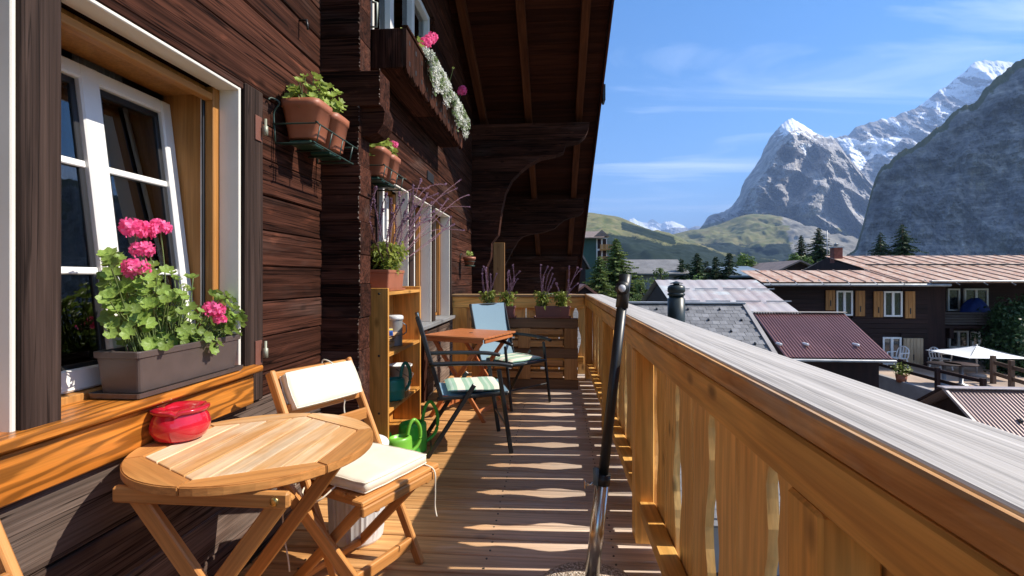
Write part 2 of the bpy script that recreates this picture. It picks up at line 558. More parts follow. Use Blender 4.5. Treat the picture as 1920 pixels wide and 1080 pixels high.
M_PLUM = plain('red_brown_plastic', (0.17, 0.062, 0.052), 0.5, var=0.12)
M_SOIL = plain('potting_soil', (0.03, 0.02, 0.014), 0.95, bmp=0.8, bscale=40)
M_WIRE = plain('dark_green_wire', (0.02, 0.045, 0.035), 0.45)
M_TRAY = plain('dark_green_plastic', (0.012, 0.05, 0.032), 0.4)
M_TEAL = plain('teal_plastic', (0.015, 0.22, 0.17), 0.3, var=0.08)
M_GREEN = plain('bright_green_plastic', (0.05, 0.46, 0.06), 0.32, var=0.08)
M_LIME = plain('lime_green_plastic', (0.16, 0.44, 0.05), 0.32, var=0.08)
M_GREYP = plain('light_grey_plastic', (0.60, 0.61, 0.63), 0.4, var=0.05)
M_WHITEP = plain('white_plastic', (0.80, 0.80, 0.78), 0.4, var=0.04)
M_STONE = None
# ---------------------------------------------------------------- the chalet
WX = -1.35                       # outer face of the log wall
chalet = thing('chalet', 'dark log chalet with wide overhanging roof beside the balcony', 'chalet', (WX, 3.0, 0))
ROOF_Z = lambda y: 3.9 + 0.4 * (8.2 - y)     # underside of the rafters
H_LOG = 0.166


def wall_rows(y0, y1, z0, z1, openings, mat, mat_low=None, zlow=0.0, jit=0.006, split=None):
    """Rows of squared logs, one object for each length of log, cut round openings (ya, yb, za, zb)."""
    lv = [z0]
    while lv[-1] < z1 - 0.01: lv.append(lv[-1] + H_LOG)
    for o in openings:
        for zz in o[2:]:
            i = min(range(len(lv)), key=lambda k: abs(lv[k] - zz))
            if abs(lv[i] - zz) < 0.06: lv[i] = zz
            else: lv.append(zz)
    lv = sorted(set(lv))
    for a, b in zip(lv, lv[1:]):
        if b - a < 0.012: continue
        ymax = min(y1, 8.2 + (3.9 - a) / 0.4 + 0.25)
        segs = [(y0, ymax)]
        for ya, yb, za, zb in openings:
            if a < zb - 1e-4 and b > za + 1e-4:
                ns = []
                for s, e in segs:
                    if yb <= s or ya >= e: ns.append((s, e)); continue
                    if ya - s > 0.02: ns.append((s, ya))
                    if e - yb > 0.02: ns.append((yb, e))
                segs = ns
        for s, e in segs:
            if e - s < 0.02: continue
            dx = R.uniform(-jit, jit)
            m = mat_low if (mat_low and b <= zlow + 0.02) else mat
            span('log', (WX - 0.14 + dx, WX + dx), (s, e), (a + 0.0015, b - 0.0015), m, chalet, e=0.006)


# --- wall beside the bistro table
WIN_Y = (1.38, 2.165)
wall_rows(-1.5, 2.96, -0.02, 4.0, [(0.30, 2.335, 0.70, 2.10)], M_LOG, M_LOGG, 0.71)
span('upper_wall', (WX - 0.14, WX - 0.01), (-1.5, 3.1), (4.17, 6.0), M_LOG, chalet)
span('lower_wall', (WX - 0.14, WX - 0.02), (-1.5, 12.5), (-3.2, -0.03), M_LOGG, chalet)

# --- the cross wall: log ends stacked into a projecting corner
z = -0.02
SPL_V, SPL_F = [], []
while z < 5.0:
    tip = -1.122 + R.uniform(-0.004, 0.006)
    if 2.13 < z < 2.22: tip = -1.05
    if 2.22 < z < 2.40: tip = -1.0
    hh = H_LOG * R.uniform(0.85, 1.25)
    y0 = 2.955 + R.uniform(-0.004, 0.004)
    span('log_end', (WX - 0.1, tip), (y0, 3.12 + R.uniform(-0.006, 0.006)), (z, z + hh - 0.0015), M_LOG, chalet, e=0.0035)
    # torn fibres along the sawn edge
    for q in range(7):
        zz = z + hh * (q + R.random()) / 7
        w = R.uniform(0.004, 0.010); L = R.uniform(0.004, 0.016)
        o = len(SPL_V)
        SPL_V += [(tip - 0.002, y0 + 0.002, zz - w), (tip - 0.002, y0 + 0.002, zz + w), (tip - L * 0.5, y0 - L, zz + R.uniform(-.006, .006)), (tip - 0.012, y0 + 0.006, zz)]
        SPL_F += [(o, o + 1, o + 2), (o, o + 2, o + 3), (o + 1, o + 3, o + 2)]
    z += hh
tag(mesh('splinters', SPL_V, SPL_F, M_LOGG, chalet), kind='stuff')
# rounded console end under the projecting corner log
con = [(WX - 0.05, 2.30), (-1.05, 2.30), (-1.01, 2.28), (-0.985, 2.22), (-0.995, 2.15), (-1.03, 2.10), (-1.09, 2.08), (WX - 0.05, 2.08)]
prism('log_console', [(-z_, x_) for x_, z_ in con], 1, 2.99, 3.15, M_LOG, chalet, _swap[0])

# --- window beside the table
def room(name, x0, y0, y1, z0, z1, depth):
    x1 = x0 - depth
    vs = [(x0, y0, z0), (x0, y1, z0), (x0, y1, z1), (x0, y0, z1), (x1, y0, z0), (x1, y1, z0), (x1, y1, z1), (x1, y0, z1)]
    fs = [(4, 5, 6, 7), (0, 4, 7, 3), (1, 2, 6, 5), (0, 1, 5, 4), (3, 7, 6, 2)]
    return mesh(name, vs, fs, M_ROOM, chalet)
room('interior', WX - 0.33, 0.1, 2.85, 0.1, 2.6, 2.4)
room('interior', WX - 0.33, 3.3, 7.3, 0.1, 2.6, 2.4)
room('interior', WX - 0.20, 3.4, 6.2, 2.9, 4.4, 2.0)

def lining(ya, yb, za, zb, x_in, mat, parent, t=0.03):
    span('jamb_lining', (x_in, WX + 0.004), (yb - t, yb), (za, zb), mat, parent)
    span('jamb_lining', (x_in, WX + 0.004), (ya, ya + t), (za, zb), mat, parent)
    span('head_lining', (x_in, WX + 0.003), (ya + t, yb - t), (zb - t, zb), mat, parent)

def fixed_frame(ya, yb, za, zb, x0, x1, mat, t=0.045, name='window'):
    return multi(name, [((x0, x1), (ya, ya + t), (za, zb)), ((x0, x1), (yb - t, yb), (za, zb)),
                        ((x0, x1), (ya + t, yb - t), (zb - t, zb)), ((x0, x1), (ya + t, yb - t), (za, za + t))], mat, chalet)

for (ya, yb, first) in ((0.42, 1.276, False), (1.38, 2.19, True)):
    win = fixed_frame(ya, yb, 0.86, 2.065, -1.68, -1.475, M_FRAMEW, 0.03)
    lining(ya, yb, 0.86, 2.07, -1.437, M_CREAM, win, 0.014)
    # inner wooden step of the frame, with a black seal and white strip
    span('frame_step', (-1.475, -1.437), (yb - 0.05, yb - 0.003), (0.86, 2.062), M_FRAMEW, win)
    span('frame_step', (-1.475, -1.437), (ya + 0.04, yb - 0.053), (2.0, 2.03), M_FRAMEW, win)
    span('seal', (-1.487, -1.476), (yb - 0.056, yb - 0.03), (0.88, 2.03), M_GASK, win)
    span('white_strip', (-1.50, -1.488), (yb - 0.046, yb - 0.028), (0.88, 2.03), M_WHITE, win)
    # tilted sash with two lights, bars and panes
    T = Matrix.Translation((-1.535, 0, 0.89)) @ Matrix.Rotation(-math.atan2(0.14, 1.11) if first else 0.0, 4, 'Y')
    s0, s1, H = ya + 0.02, yb - 0.03, 1.115
    ym = (s0 + s1) / 2 - 0.005
    sash = multi('sash', [((-.03, .03), (s0, s0 + .055), (0, H)), ((-.03, .03), (s1 - .055, s1), (0, H)), ((-.03, .031), (ym - .04, ym + .04), (0, H)),
                          ((-.03, .03), (s0 + .055, s1 - .055), (H - .055, H)), ((-.03, .03), (s0 + .055, s1 - .055), (0, .07))], M_WHITE, win, M=T, e=0.006)
    for (a, b) in ((s0 + .055, ym - .04), (ym + .04, s1 - .055)):
        multi('seal', [((-.012, .012), (a, a + .022), (.07, H - .055)), ((-.012, .012), (b - .022, b), (.07, H - .055)),
                       ((-.012, .012), (a, b), (H - .08, H - .055)), ((-.012, .012), (a, b), (.07, .085))], M_GASK, win, M=T)
        span('pane', (-.004, .004), (a + .01, b - .01), (.08, H - .06), M_GLASS, win, M=T, e=0.0005)
        for zz in (0.375, 0.745):
            span('glazing_bar', (.006, .018), (a + .002, b - .002), (zz, zz + .024), M_WHITE, win, M=T)
span('window_post', (WX - 0.2, WX + 0.022), (1.276, 1.38), (0.86, 2.10), M_POST, chalet, e=0.006)
span('window_post', (WX - 0.13, WX + 0.018), (2.205, 2.335), (0.70, 2.10), M_POST, chalet, e=0.006)
span('window_post', (WX - 0.2, WX + 0.02), (0.30, 0.42), (0.86, 2.10), M_POST, chalet, e=0.006)
span('lintel', (WX - 0.2, WX + 0.006), (0.30, 2.205), (2.07, 2.10), M_LOG, chalet)
# varnished sill over a figured apron board
span('window_sill', (WX - 0.33, -1.285), (0.20, 2.26), (0.838, 0.868), M_SILL, chalet, e=0.006)
span('sill_apron', (WX - 0.10, -1.315), (0.20, 2.235), (0.70, 0.830), M_SILL, chalet, e=0.005)
span('sill_flashing', (WX - 0.33, WX - 0.16), (0.43, 2.14), (0.870, 0.876), M_ZINC, chalet, e=0.001)
span('inner_sill', (WX - 0.32, WX - 0.22), (1.40, 2.14), (0.878, 0.892), M_WHITE, chalet, e=0.002)
# shutter hinges with their pins
for zz in (1.93, 0.92):
    hp = span('hinge_plate', (WX + 0.019, WX + 0.024), (2.265, 2.315), (zz - 0.06, zz + 0.05), plain('rusty_plate', (0.16, 0.06, 0.04), 0.6), chalet, e=0.001)
    lathe('hinge_pin', [(0.011, -0.03), (0.011, 0.012), (0.006, 0.014), (0.006, 0.045)], plain('hinge_pin_metal', (0.30, 0.31, 0.24), 0.5, metal=0.4), hp,
          Matrix.Translation((WX + 0.04, 2.315, zz)), 12)
hk = tube('wall_hook', [(WX, 2.70, 2.62), (WX + 0.04, 2.70, 2.62), (WX + 0.045, 2.70, 2.57)], 0.006, M_BLACK, chalet)

def shift_parts(i0, dy):
    for o in KIDS[chalet][i0:]:
        o.matrix_basis = Matrix.Translation((0, dy, 0)) @ o.matrix_basis; W[o] = Matrix.Translation((0, dy, 0)) @ W[o]
shift_parts(0, -0.113)
N_A = len(KIDS[chalet])
# --- wall behind the shelf, with three lights in a row and the gable window above
wall_rows(3.13, 12.5, -0.02, 6.2, [(3.80, 6.56, 0.74, 2.06), (3.72, 5.70, 3.02, 4.20)], M_LOG, M_LOGG, 0.75)

def curtain(y0, y1, z0, z1, x, label):
    vs, fs, n = [], [], 40
    for i in range(n + 1):
        y = y0 + (y1 - y0) * i / n
        xx = x + 0.022 * sin(i * 1.15) + 0.008 * sin(i * 2.7)
        vs += [(xx, y, z0), (xx, y, z1)]
        if i: fs.append((2 * i - 2, 2 * i, 2 * i + 1, 2 * i - 1))
    o = mesh('curtain', vs, fs, M_CURT, None, None, True)
    tag(o, label, 'curtain', 'curtains hanging inside the windows')
curtain(1.81, 2.01, 0.95, 2.3, -1.86, 'beige curtain behind the right light of the tilted window')
curtain(1.33, 1.45, 0.95, 2.3, -1.80, 'narrow beige curtain behind the left light of the tilted window')

# --- row of three lights behind the shelf
span('window_sill', (WX - 0.2, WX + 0.07), (3.74, 6.60), (0.735, 0.775), M_ZINC, chalet, e=0.004)
for i, (ya, yb) in enumerate(((3.86, 4.66), (4.79, 5.53), (5.66, 6.50))):
    win = fixed_frame(ya, yb, 0.78, 2.05, -1.62, -1.50, M_FRAMEW, 0.035)
    lining(ya, yb, 0.775, 2.052, -1.465, M_CREAM, win, 0.014)
    span('frame_step', (-1.50, -1.466), (yb - .055, yb - .002), (0.78, 2.02), M_FRAMEW, win)
    s0, s1 = ya + .03, yb - .05
    sash = multi('sash', [((-1.57, -1.515), (s0, s0 + .055), (.82, 2.0)), ((-1.57, -1.515), (s1 - .055, s1), (.82, 2.0)),
                          ((-1.57, -1.515), (s0 + .055, s1 - .055), (1.945, 2.0)), ((-1.57, -1.515), (s0 + .055, s1 - .055), (.82, .875))], M_WHITE, win)
    span('pane', (-1.546, -1.54), (s0 + .05, s1 - .05), (.87, 1.95), M_GLASS, win, e=0.0005)
    for zz in (1.2, 1.58): span('glazing_bar', (-1.535, -1.52), (s0 + .055, s1 - .055), (zz, zz + .022), M_WHITE, win)
for ya, yb in ((3.80, 3.86), (4.66, 4.79), (5.53, 5.66), (6.50, 6.56)):
    span('window_post', (WX - 0.2, WX + 0.02), (ya, yb), (0.775, 2.06), M_POST, chalet, e=0.005)
# white edge strip of an opened casement in the first light
span('open_casement', (WX + 0.021, WX + 0.055), (3.815, 3.845), (0.80, 1.98), M_WHITE, chalet)
# --- gable window above the flower box
win = fixed_frame(3.75, 5.67, 3.04, 4.18, -1.52, -1.40, M_WHITE, 0.06)
for y in (4.32, 4.98): span('mullion', (-1.50, -1.405), (y, y + .09), (3.10, 4.12), M_WHITE, win)
for (a, b) in ((3.81, 4.32), (4.41, 4.98), (5.07, 5.61)):
    span('pane', (-1.46, -1.455), (a, b), (3.1, 4.12), M_GLASS, win, e=0.0005)
span('jamb_board', (WX - .04, WX + .01), (3.72, 3.75), (3.02, 4.20), M_CREAM, chalet)
# open shutter stay and a black plate painting the shade of a small wall slot
tube('shutter_stay', [(WX, 3.60, 3.05), (WX + .08, 3.60, 3.05), (WX + .085, 3.60, 3.22), (WX + .05, 3.60, 3.23)], 0.009, plain('pale_green_metal', (0.38, 0.42, 0.36), 0.5), chalet)
span('wall_slot_shade', (WX + 0.003, WX + 0.009), (5.35, 5.62), (2.30, 2.40), M_GASK, chalet, e=0.001)
span('plinth_post', (WX - 0.02, WX + 0.05), (3.16, 3.24), (0, 0.72), M_LOG, chalet)
span('plinth_post', (WX - 0.02, WX + 0.045), (5.08, 5.2), (0, 0.73), M_LOG, chalet)
span('plinth_board', (WX - 0.02, WX + 0.022), (5.2, 6.4), (0.01, 0.70), M_LOGG, chalet)

shift_parts(N_A, -0.07)
# --- roof over the gable: planks, rafters, purlins and carved consoles
SL = math.atan(0.4)
RIDGE_Y = -2.0
def on_roof(y, off): return Vector((0, y, ROOF_Z(y))) + Vector((0, sin(SL), cos(SL))) * off
ROT = Matrix.Rotation(-SL, 4, 'X')
VERGE = 0.70
y = RIDGE_Y
while y < 16.2:
    wdt = 0.19 if y > 4.5 else 2.0
    c = on_roof(y + wdt * cos(SL) / 2, 0.155)
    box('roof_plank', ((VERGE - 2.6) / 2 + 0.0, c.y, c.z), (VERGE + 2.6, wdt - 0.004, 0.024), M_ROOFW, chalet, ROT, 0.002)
    y += wdt * cos(SL)
for X in (-2.0, -1.18, -0.43, 0.39):
    L0, L1 = on_roof(RIDGE_Y, 0.07), on_roof(16.2, 0.07)
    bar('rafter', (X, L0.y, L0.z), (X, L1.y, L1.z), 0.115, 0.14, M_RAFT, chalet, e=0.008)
L0, L1 = on_roof(RIDGE_Y, 0.12), on_roof(16.3, 0.12)
bar('verge_board', (VERGE + 0.02, L0.y, L0.z), (VERGE + 0.02, L1.y, L1.z), 0.03, 0.17, M_ROOFW, chalet)
L0, L1 = on_roof(RIDGE_Y, 0.21), on_roof(16.4, 0.21)
bar('roof_cover', (-0.98, L0.y, L0.z), (-0.98, L1.y, L1.z), 3.46, 0.06, M_ZINC, chalet)
L2 = on_roof(RIDGE_Y, 0.21)
bar('roof_cover', (-0.98, L2.y, L2.z), (-0.98, -9.0, L2.z - 2.6), 3.46, 0.06, M_ZINC, chalet)
span('back_wall', (-3.8, -3.7), (-8.0, 13.0), (-3.2, 3.5), M_LOG, chalet)
span('near_wall', (-3.7, WX - 0.01), (-1.6, -1.5), (-3.2, 5.5), M_LOG, chalet)
span('tie_beam', (-3.7, WX - 0.16), (12.4, 12.5), (-3.2, 2.2), M_LOG, chalet)

# little snow-guard bracket at the verge
p = Vector((VERGE, 7.85, ROOF_Z(7.85) + .06))
gb = multi('verge_bracket', [((VERGE + .036, VERGE + .075), (p.y - .02, p.y + .2), (p.z - .12, p.z + .12)), ((VERGE + .0355, VERGE + .05), (p.y, p.y + .05), (p.z - .18, p.z - .02))], M_BLACK, chalet)

def edge_at(pl, z):
    for (x0, z0), (x1, z1) in zip(pl, pl[1:]):
        if (z0 - z) * (z1 - z) <= 0 and abs(z1 - z0) > 1e-6: return x0 + (x1 - x0) * (z - z0) / (z1 - z0)
    return pl[-1][0]

def carved(outline_px, y_plane, th, lo_px):
    pl = [(at(u, v, Y=y_plane).x, at(u, v, Y=y_plane).z) for u, v in outline_px]
    ztop, zbot = pl[0][1], pl[-1][1]
    nlog = max(3, int((ztop - zbot) / 0.24))
    for i in range(nlog):
        za = zbot + (ztop - zbot) * i / nlog; zb = zbot + (ztop - zbot) * (i + 1) / nlog
        right = [(edge_at(pl, za + 0.003 + (zb - za - 0.006) * j / 6), za + 0.003 + (zb - za - 0.006) * j / 6) for j in range(7)]
        poly = [(WX - 0.12, za + 0.003)] + right + [(WX - 0.12, zb - 0.003)]
        d = R.uniform(-0.006, 0.006)
        prism('carved_log', [(-z_, x_) for x_, z_ in poly], 1, y_plane + d, y_plane + th + d, M_LOG, chalet, _swap[0])
carved([(1106, 228), (1104, 240), (1098, 253), (1086, 264), (1070, 262), (1061, 268), (1057, 284), (1040, 291), (1012, 296), (985, 312), (960, 336), (947, 362),
        (940, 395), (934, 440), (921, 456), (920, 483), (912, 500), (912, 560)], 8.2, 0.24, 560)
carved([(1095, 372), (1094, 398), (1082, 405), (1060, 410), (1040, 428), (1010, 438), (985, 440), (972, 450), (960, 470), (945, 500), (940, 560)], 10.6, 0.24, 560)
carved([(1083, 480), (1082, 497), (1070, 503), (1030, 520), (1010, 560)], 13.2, 0.24, 560)
pb = at(932, 480, Y=8.6)
span('orange_board', (pb.x - 0.10, pb.x + 0.10), (8.9, 8.94), (0.9, pb.z + 0.25), M_PALLET, chalet)

# ---------------------------------------------------------------- balcony deck
deck = thing('balcony_deck', 'brown and grey plank floor of the balcony', 'deck', (0, 3, 0))
tag(deck, kind='structure')
del deck['category']
SCREW = bpy.data.meshes.new('screw')
SCREW.from_pydata([(0.0048 * cos(k * pi / 4), 0.0048 * sin(k * pi / 4), h) for h in (-.003, .0005) for k in range(8)], [], [tuple(range(8, 16))] + [(k, (k + 1) % 8, 8 + (k + 1) % 8, 8 + k) for k in range(8)])
SCREW.materials.append(plain('dull_screw', (0.10, 0.09, 0.08), .5, metal=.5))
y = -0.6
while y < 6.72:
    span('plank', (WX + 0.012, 0.62), (y, y + 0.1345), (-0.03, R.uniform(-0.002, 0.002)), M_DECK, deck, e=0.005)
    if 0.6 < y < 5.0:
        pl_ = KIDS[deck][-1]
        for X in (-1.1, -0.3, 0.27):
            for dy in (.03, .105):
                inst('screw', SCREW, pl_, Matrix.Translation((X + R.uniform(-.006, .006), y + dy, .0022)))
    y += 0.144
for X in (-1.1, -0.3, 0.5):
    span('joist', (X - 0.04, X + 0.04), (-0.6, 6.7), (-0.18, -0.032), M_RAIL, deck)

# ---------------------------------------------------------------- side railing
rail = thing('balcony_railing', 'long orange larch railing with broad grey cap and fretted balusters', 'railing', (0.45, 3.0, 0))
RX = 0.378
# cap: slightly crowned board with a rounded inner edge
prof = [(0.3995, 1.003), (0.3995, 1.040), (0.4005, 1.0475), (0.403, 1.050), (0.50, 1.052), (0.60, 1.046), (0.612, 1.042), (0.618, 1.030), (0.618, 1.003)]
cap_parts = []
prevy = 6.62
# fine grooves are part of the weathered board
gro = []
for i in range(49):
    t = i / 48
    x = 0.404 + 0.196 * t
    gro.append((x, 1.0505 - 0.006 * t * t - R.uniform(0, 0.0004)))
prof = prof[:3] + gro + prof[-3:]
vs, fs = [], []
NSEG = 60
for j in range(NSEG + 1):
    yy = -0.9 + (6.62 + 0.9) * j / NSEG
    for i, (x, z) in enumerate(prof):
        vs.append((x - 0.5, -(z - 1.03), yy - 3.0))
n = len(prof)
for j in range(NSEG):
    for i in range(n):
        a, b = j * n + i, j * n + (i + 1) % n
        fs.append((a, b, b + n, a + n))
fs += [list(range(n)), [NSEG * n + i for i in range(n)][::-1]]
CAPM = Matrix.Translation((0.5, 3.0, 1.03)) @ Matrix(((1, 0, 0, 0), (0, 0, 1, 0), (0, -1, 0, 0), (0, 0, 0, 1)))
cap = mesh('cap', vs, fs, M_CAP, rail, CAPM)
bm = bmesh.new(); bm.from_mesh(cap.data); bmesh.ops.recalc_face_normals(bm, faces=bm.faces); bm.to_mesh(cap.data); bm.free()
span('edge_batten', (0.383, 0.399), (-0.9, 6.6), (1.001, 1.0475), wood('brown_edge_wood', (0.42, 0.19, 0.06), (0.80, 0.46, 0.18), (16, 16, 3.5), 0.6, 0.3, 0.05, grey=(0.50, 0.42, 0.34), grey_amt=0.4, grey_scale=3), rail, e=0.007)
span('top_rail', (0.380, 0.466), (-0.9, 6.6), (0.912, 1.000), M_RAIL, rail, e=0.005)
POSTS = [(-0.85, -0.75), (0.76, 0.865), (2.42, 2.53), (4.05, 4.16), (6.32, 6.43)]
for a, b in POSTS:
    span('post', (RX, 0.466), (a, b), (0.001, 0.911), M_RAIL, rail, e=0.006)
for (a, b), (c, d) in zip(POSTS, POSTS[1:]):
    span('bottom_rail', (0.392, 0.466), (b + .002, c - .002), (0.155, 0.205), M_RAIL, rail, e=0.005)


def gap_half(s):
    """Half width of the cut-out between two balusters at height s (0 bottom, 1 top)."""
    key = [(0, .026), (.10, .027), (.20, .030), (.30, .043), (.40, .062), (.47, .069), (.54, .060), (.62, .042), (.70, .028), (.76, .024), (.83, .033), (.89, .036), (.94, .025), (.97, .011), (1, .006)]
    for (a, x), (b, y_) in zip(key, key[1:]):
        if a <= s <= b:
            t = (s - a) / (b - a); t = t * t * (3 - 2 * t)
            return x + (y_ - x) * t
    return .005

def picket_mesh(name, width, z0, z1, th, wavy_side, zr=(0.10, 0.885)):
    n = 30
    L, Rr = [], []
    for i in range(n + 1):
        zz = z0 + (z1 - z0) * i / n
        g = gap_half(min(1, max(0, (zz - zr[0]) / (zr[1] - zr[0]))))
        lo = g if wavy_side in (-1, 2) else 0.0075
        hi = g if wavy_side in (1, 2) else 0.0075
        L.append((lo, zz)); Rr.append((width - hi, zz))
    vs, fs = [], []
    for (a, zz), (b, _) in zip(L, Rr):
        vs += [(0, a, zz), (0, b, zz), (th, a, zz), (th, b, zz)]
    for i in range(n):
        o, p = 4 * i, 4 * i + 4
        fs += [(o, p, p + 1, o + 1), (o + 2, o + 3, p + 3, p + 2), (o, o + 2, p + 2, p), (o + 1, p + 1, p + 3, o + 3)]
    fs += [(0, 1, 3, 2), (4 * n, 4 * n + 2, 4 * n + 3, 4 * n + 1)]
    me = bpy.data.meshes.new(name); me.from_pydata(vs, [], fs); me.materials.append(M_PICK); me.update()
    return me
PW = 0.2135
pk = {s: picket_mesh('baluster', PW, 0.02, 0.985, 0.026, s) for s in (-1, 1, 2)}
# wavy gaps at measured positions; the straight gaps lie midway
y0 = 2.565 - 8 * PW * 2
i = 0
start = 2.558
ys = [start + PW * j for j in range(-17, 19)]
for j, yy in zip(range(-17, 19), ys):
    if yy > 6.35: continue
    wv = lambda i: (i % 2 == 0) if i >= 0 else (i % 2 == 1)      # which gaps are fretted
    inst('baluster', pk[2 if wv(j) and wv(j + 1) else -1 if wv(j) else 1], rail, Matrix.Translation((0.470, yy, 0)) if j >= 0 else Matrix.Translation((0.470, yy + 0.075, 0)) if j < -1 else Matrix.Translation((0.470, yy + 0.075, 0)) @ Matrix.Diagonal((1, .648, 1, 1)))

# ---------------------------------------------------------------- far railing across the end
FY = 6.50
rail2 = thing('balcony_railing', 'short orange railing across the far end of the balcony, behind the pallet', 'railing', (-0.4, FY, 0))
span('cap', (WX + 0.02, 0.383), (FY - 0.03, FY + 0.18), (1.010, 1.045), wood('worn_cap_wood', (0.26, 0.15, 0.07), (0.42, 0.27, 0.14), (20, 20, 0.7), 0.6, 0.3, 0.1), rail2, e=0.006)
span('top_rail', (WX + 0.02, 0.371), (FY, FY + 0.055), (0.87, 1.008), M_RAIL, rail2, e=0.005)
span('bottom_rail', (WX + 0.02, 0.371), (FY, FY + 0.05), (0.16, 0.25), M_RAIL, rail2)
span('post', (WX + 0.03, WX + 0.22), (FY - 0.02, FY - 0.001), (0.001, 0.868), M_RAIL, rail2)
pk2 = {s: picket_mesh('baluster', PW, 0.02, 0.985, 0.026, s) for s in (-1, 1)}
XR = Matrix.Rotation(radians(90), 4, 'Z')
for j in range(8):
    x = 0.4835 - PW * j
    M = Matrix.Translation((x, FY + 0.062, 0)) @ XR
    inst('baluster', pk2[-1 if j % 2 else 1] if j else pk2[1], rail2, M)
# ---------------------------------------------------------------- round bistro table
TC = Vector((-0.968, 1.59, 0)); TR = 0.362; TZ = 0.712
tbl = thing('bistro_table', 'round slatted wooden folding table under the window', 'table', TC)
def clip_poly(poly, nx, ny, c):
    out = []
    for (x0, y0), (x1, y1) in zip(poly, poly[1:] + poly[:1]):
        d0, d1 = nx * x0 + ny * y0 - c, nx * x1 + ny * y1 - c
        if d0 <= 0: out.append((x0, y0))
        if d0 * d1 < 0:
            t = d0 / (d0 - d1); out.append((x0 + (x1 - x0) * t, y0 + (y1 - y0) * t))
    return out
hexa = [(0.312 * cos(radians(30 + 60 * k)), 0.312 * sin(radians(30 + 60 * k))) for k in range(6)]
TM = Matrix.Translation((TC.x, TC.y, TZ))
nsl = 7
hw = 0.312 * cos(radians(30))
for k in range(nsl):
    a, b = -hw + 2 * hw * k / nsl + 0.0032, -hw + 2 * hw * (k + 1) / nsl - 0.0032
    pl = clip_poly(clip_poly(hexa, 1, 0, b), -1, 0, -a)
    pl = [(x * 0.994, y_ * 0.994) for x, y_ in pl]
    # local Z along the slat so the grain follows it
    SM = TM @ Matrix(((1, 0, 0, 0), (0, 0, 1, 0), (0, -1, 0, 0), (0, 0, 0, 1)))
    n = len(pl); hh = R.uniform(-0.001, 0.0)
    vs = [(x, -(-0.019), y_) for x, y_ in pl] + [(x, -hh, y_) for x, y_ in pl]
    fs = [list(range(n)), list(range(n, 2 * n))[::-1]] + [(i, n + i, n + (i + 1) % n, (i + 1) % n) for i in range(n)]
    o = mesh('slat', vs, fs, M_TEAK, tbl, SM)
    bm = bmesh.new(); bm.from_mesh(o.data); bmesh.ops.recalc_face_normals(bm, faces=bm.faces)
    bmesh.ops.bevel(bm, geom=bm.edges[:], offset=0.0016, segments=1, affect='EDGES'); bm.to_mesh(o.data); bm.free()
for k in range(6):       # six rim segments between the hexagon and the round edge
    a0 = radians(30 + 60 * k) + 0.004; a1 = radians(90 + 60 * k) - 0.004
    m = 10
    am = (a0 + a1) / 2
    inn = [(0.3135 * cos(a1), 0.3135 * sin(a1)), (0.3135 * cos(a0), 0.3135 * sin(a0))]
    arc = [(TR * cos(a0 + (a1 - a0) * i / m), TR * sin(a0 + (a1 - a0) * i / m)) for i in range(m + 1)]
    RM = TM @ Matrix.Rotation(am + pi / 2, 4, 'Z') @ Matrix(((0, 0, 1, 0), (0, 1, 0, 0), (-1, 0, 0, 0), (0, 0, 0, 1)))
    inv = RM.inverted()
    top = [inv @ (TM @ Vector((x, y_, 0.0005))) for x, y_ in inn + arc]
    bot = [inv @ (TM @ Vector((x, y_, -0.026))) for x, y_ in inn + arc]
    n = len(top)
    fs = [list(range(n)), list(range(n, 2 * n))[::-1]] + [(i, n + i, n + (i + 1) % n, (i + 1) % n) for i in range(n)]
    o = mesh('rim_segment', top + bot, fs, M_TEAK if k in (0, 1) else M_TEAKD, tbl, RM)
    bm = bmesh.new(); bm.from_mesh(o.data); bmesh.ops.recalc_face_normals(bm, faces=bm.faces)
    bmesh.ops.bevel(bm, geom=[e for e in bm.edges if e.is_manifold and e.calc_face_angle() > 0.6], offset=0.003, segments=2, affect='EDGES'); bm.to_mesh(o.data); bm.free()
for yy in (1.29, 1.86):
    span('cross_bar', (-1.20, -0.70), (yy - 0.012, yy + 0.012), (0.640, 0.684), M_TEAKD, tbl, e=0.006)
    s = -1 if yy < 1.5 else 1
    bar('leg', (-1.165, yy + 0.026 * -s, 0.66), (-0.655, yy + 0.026 * -s, 0.0), 0.05, 0.024, M_TEAKD, tbl, up=(0, 1, 0), e=0.004)
    bar('leg', (-0.735, yy + 0.052 * -s, 0.66), (-1.23, yy + 0.052 * -s, 0.0), 0.05, 0.024, M_TEAKD, tbl, up=(0, 1, 0), e=0.004)
    for (bx, bz, q) in ((-0.735, 0.662, 0), (-0.945, 0.345, 1)):
        lathe('bolt', [(0.012, 0), (0.012, 0.004), (0.005, 0.006)], M_BRASS, tbl,
              Matrix.Translation((bx, yy - 0.0125 if not q else yy + (0.0 if s > 0 else 0.0) - 0.0125, bz)) @ Matrix.Rotation(radians(90), 4, 'X'), 12)
span('stretcher', (-0.70, -0.67), (1.33, 1.82), (0.05, 0.09), M_TEAKD, tbl)
span('stretcher', (-1.22, -1.19), (1.36, 1.79), (0.05, 0.09), M_TEAKD, tbl)

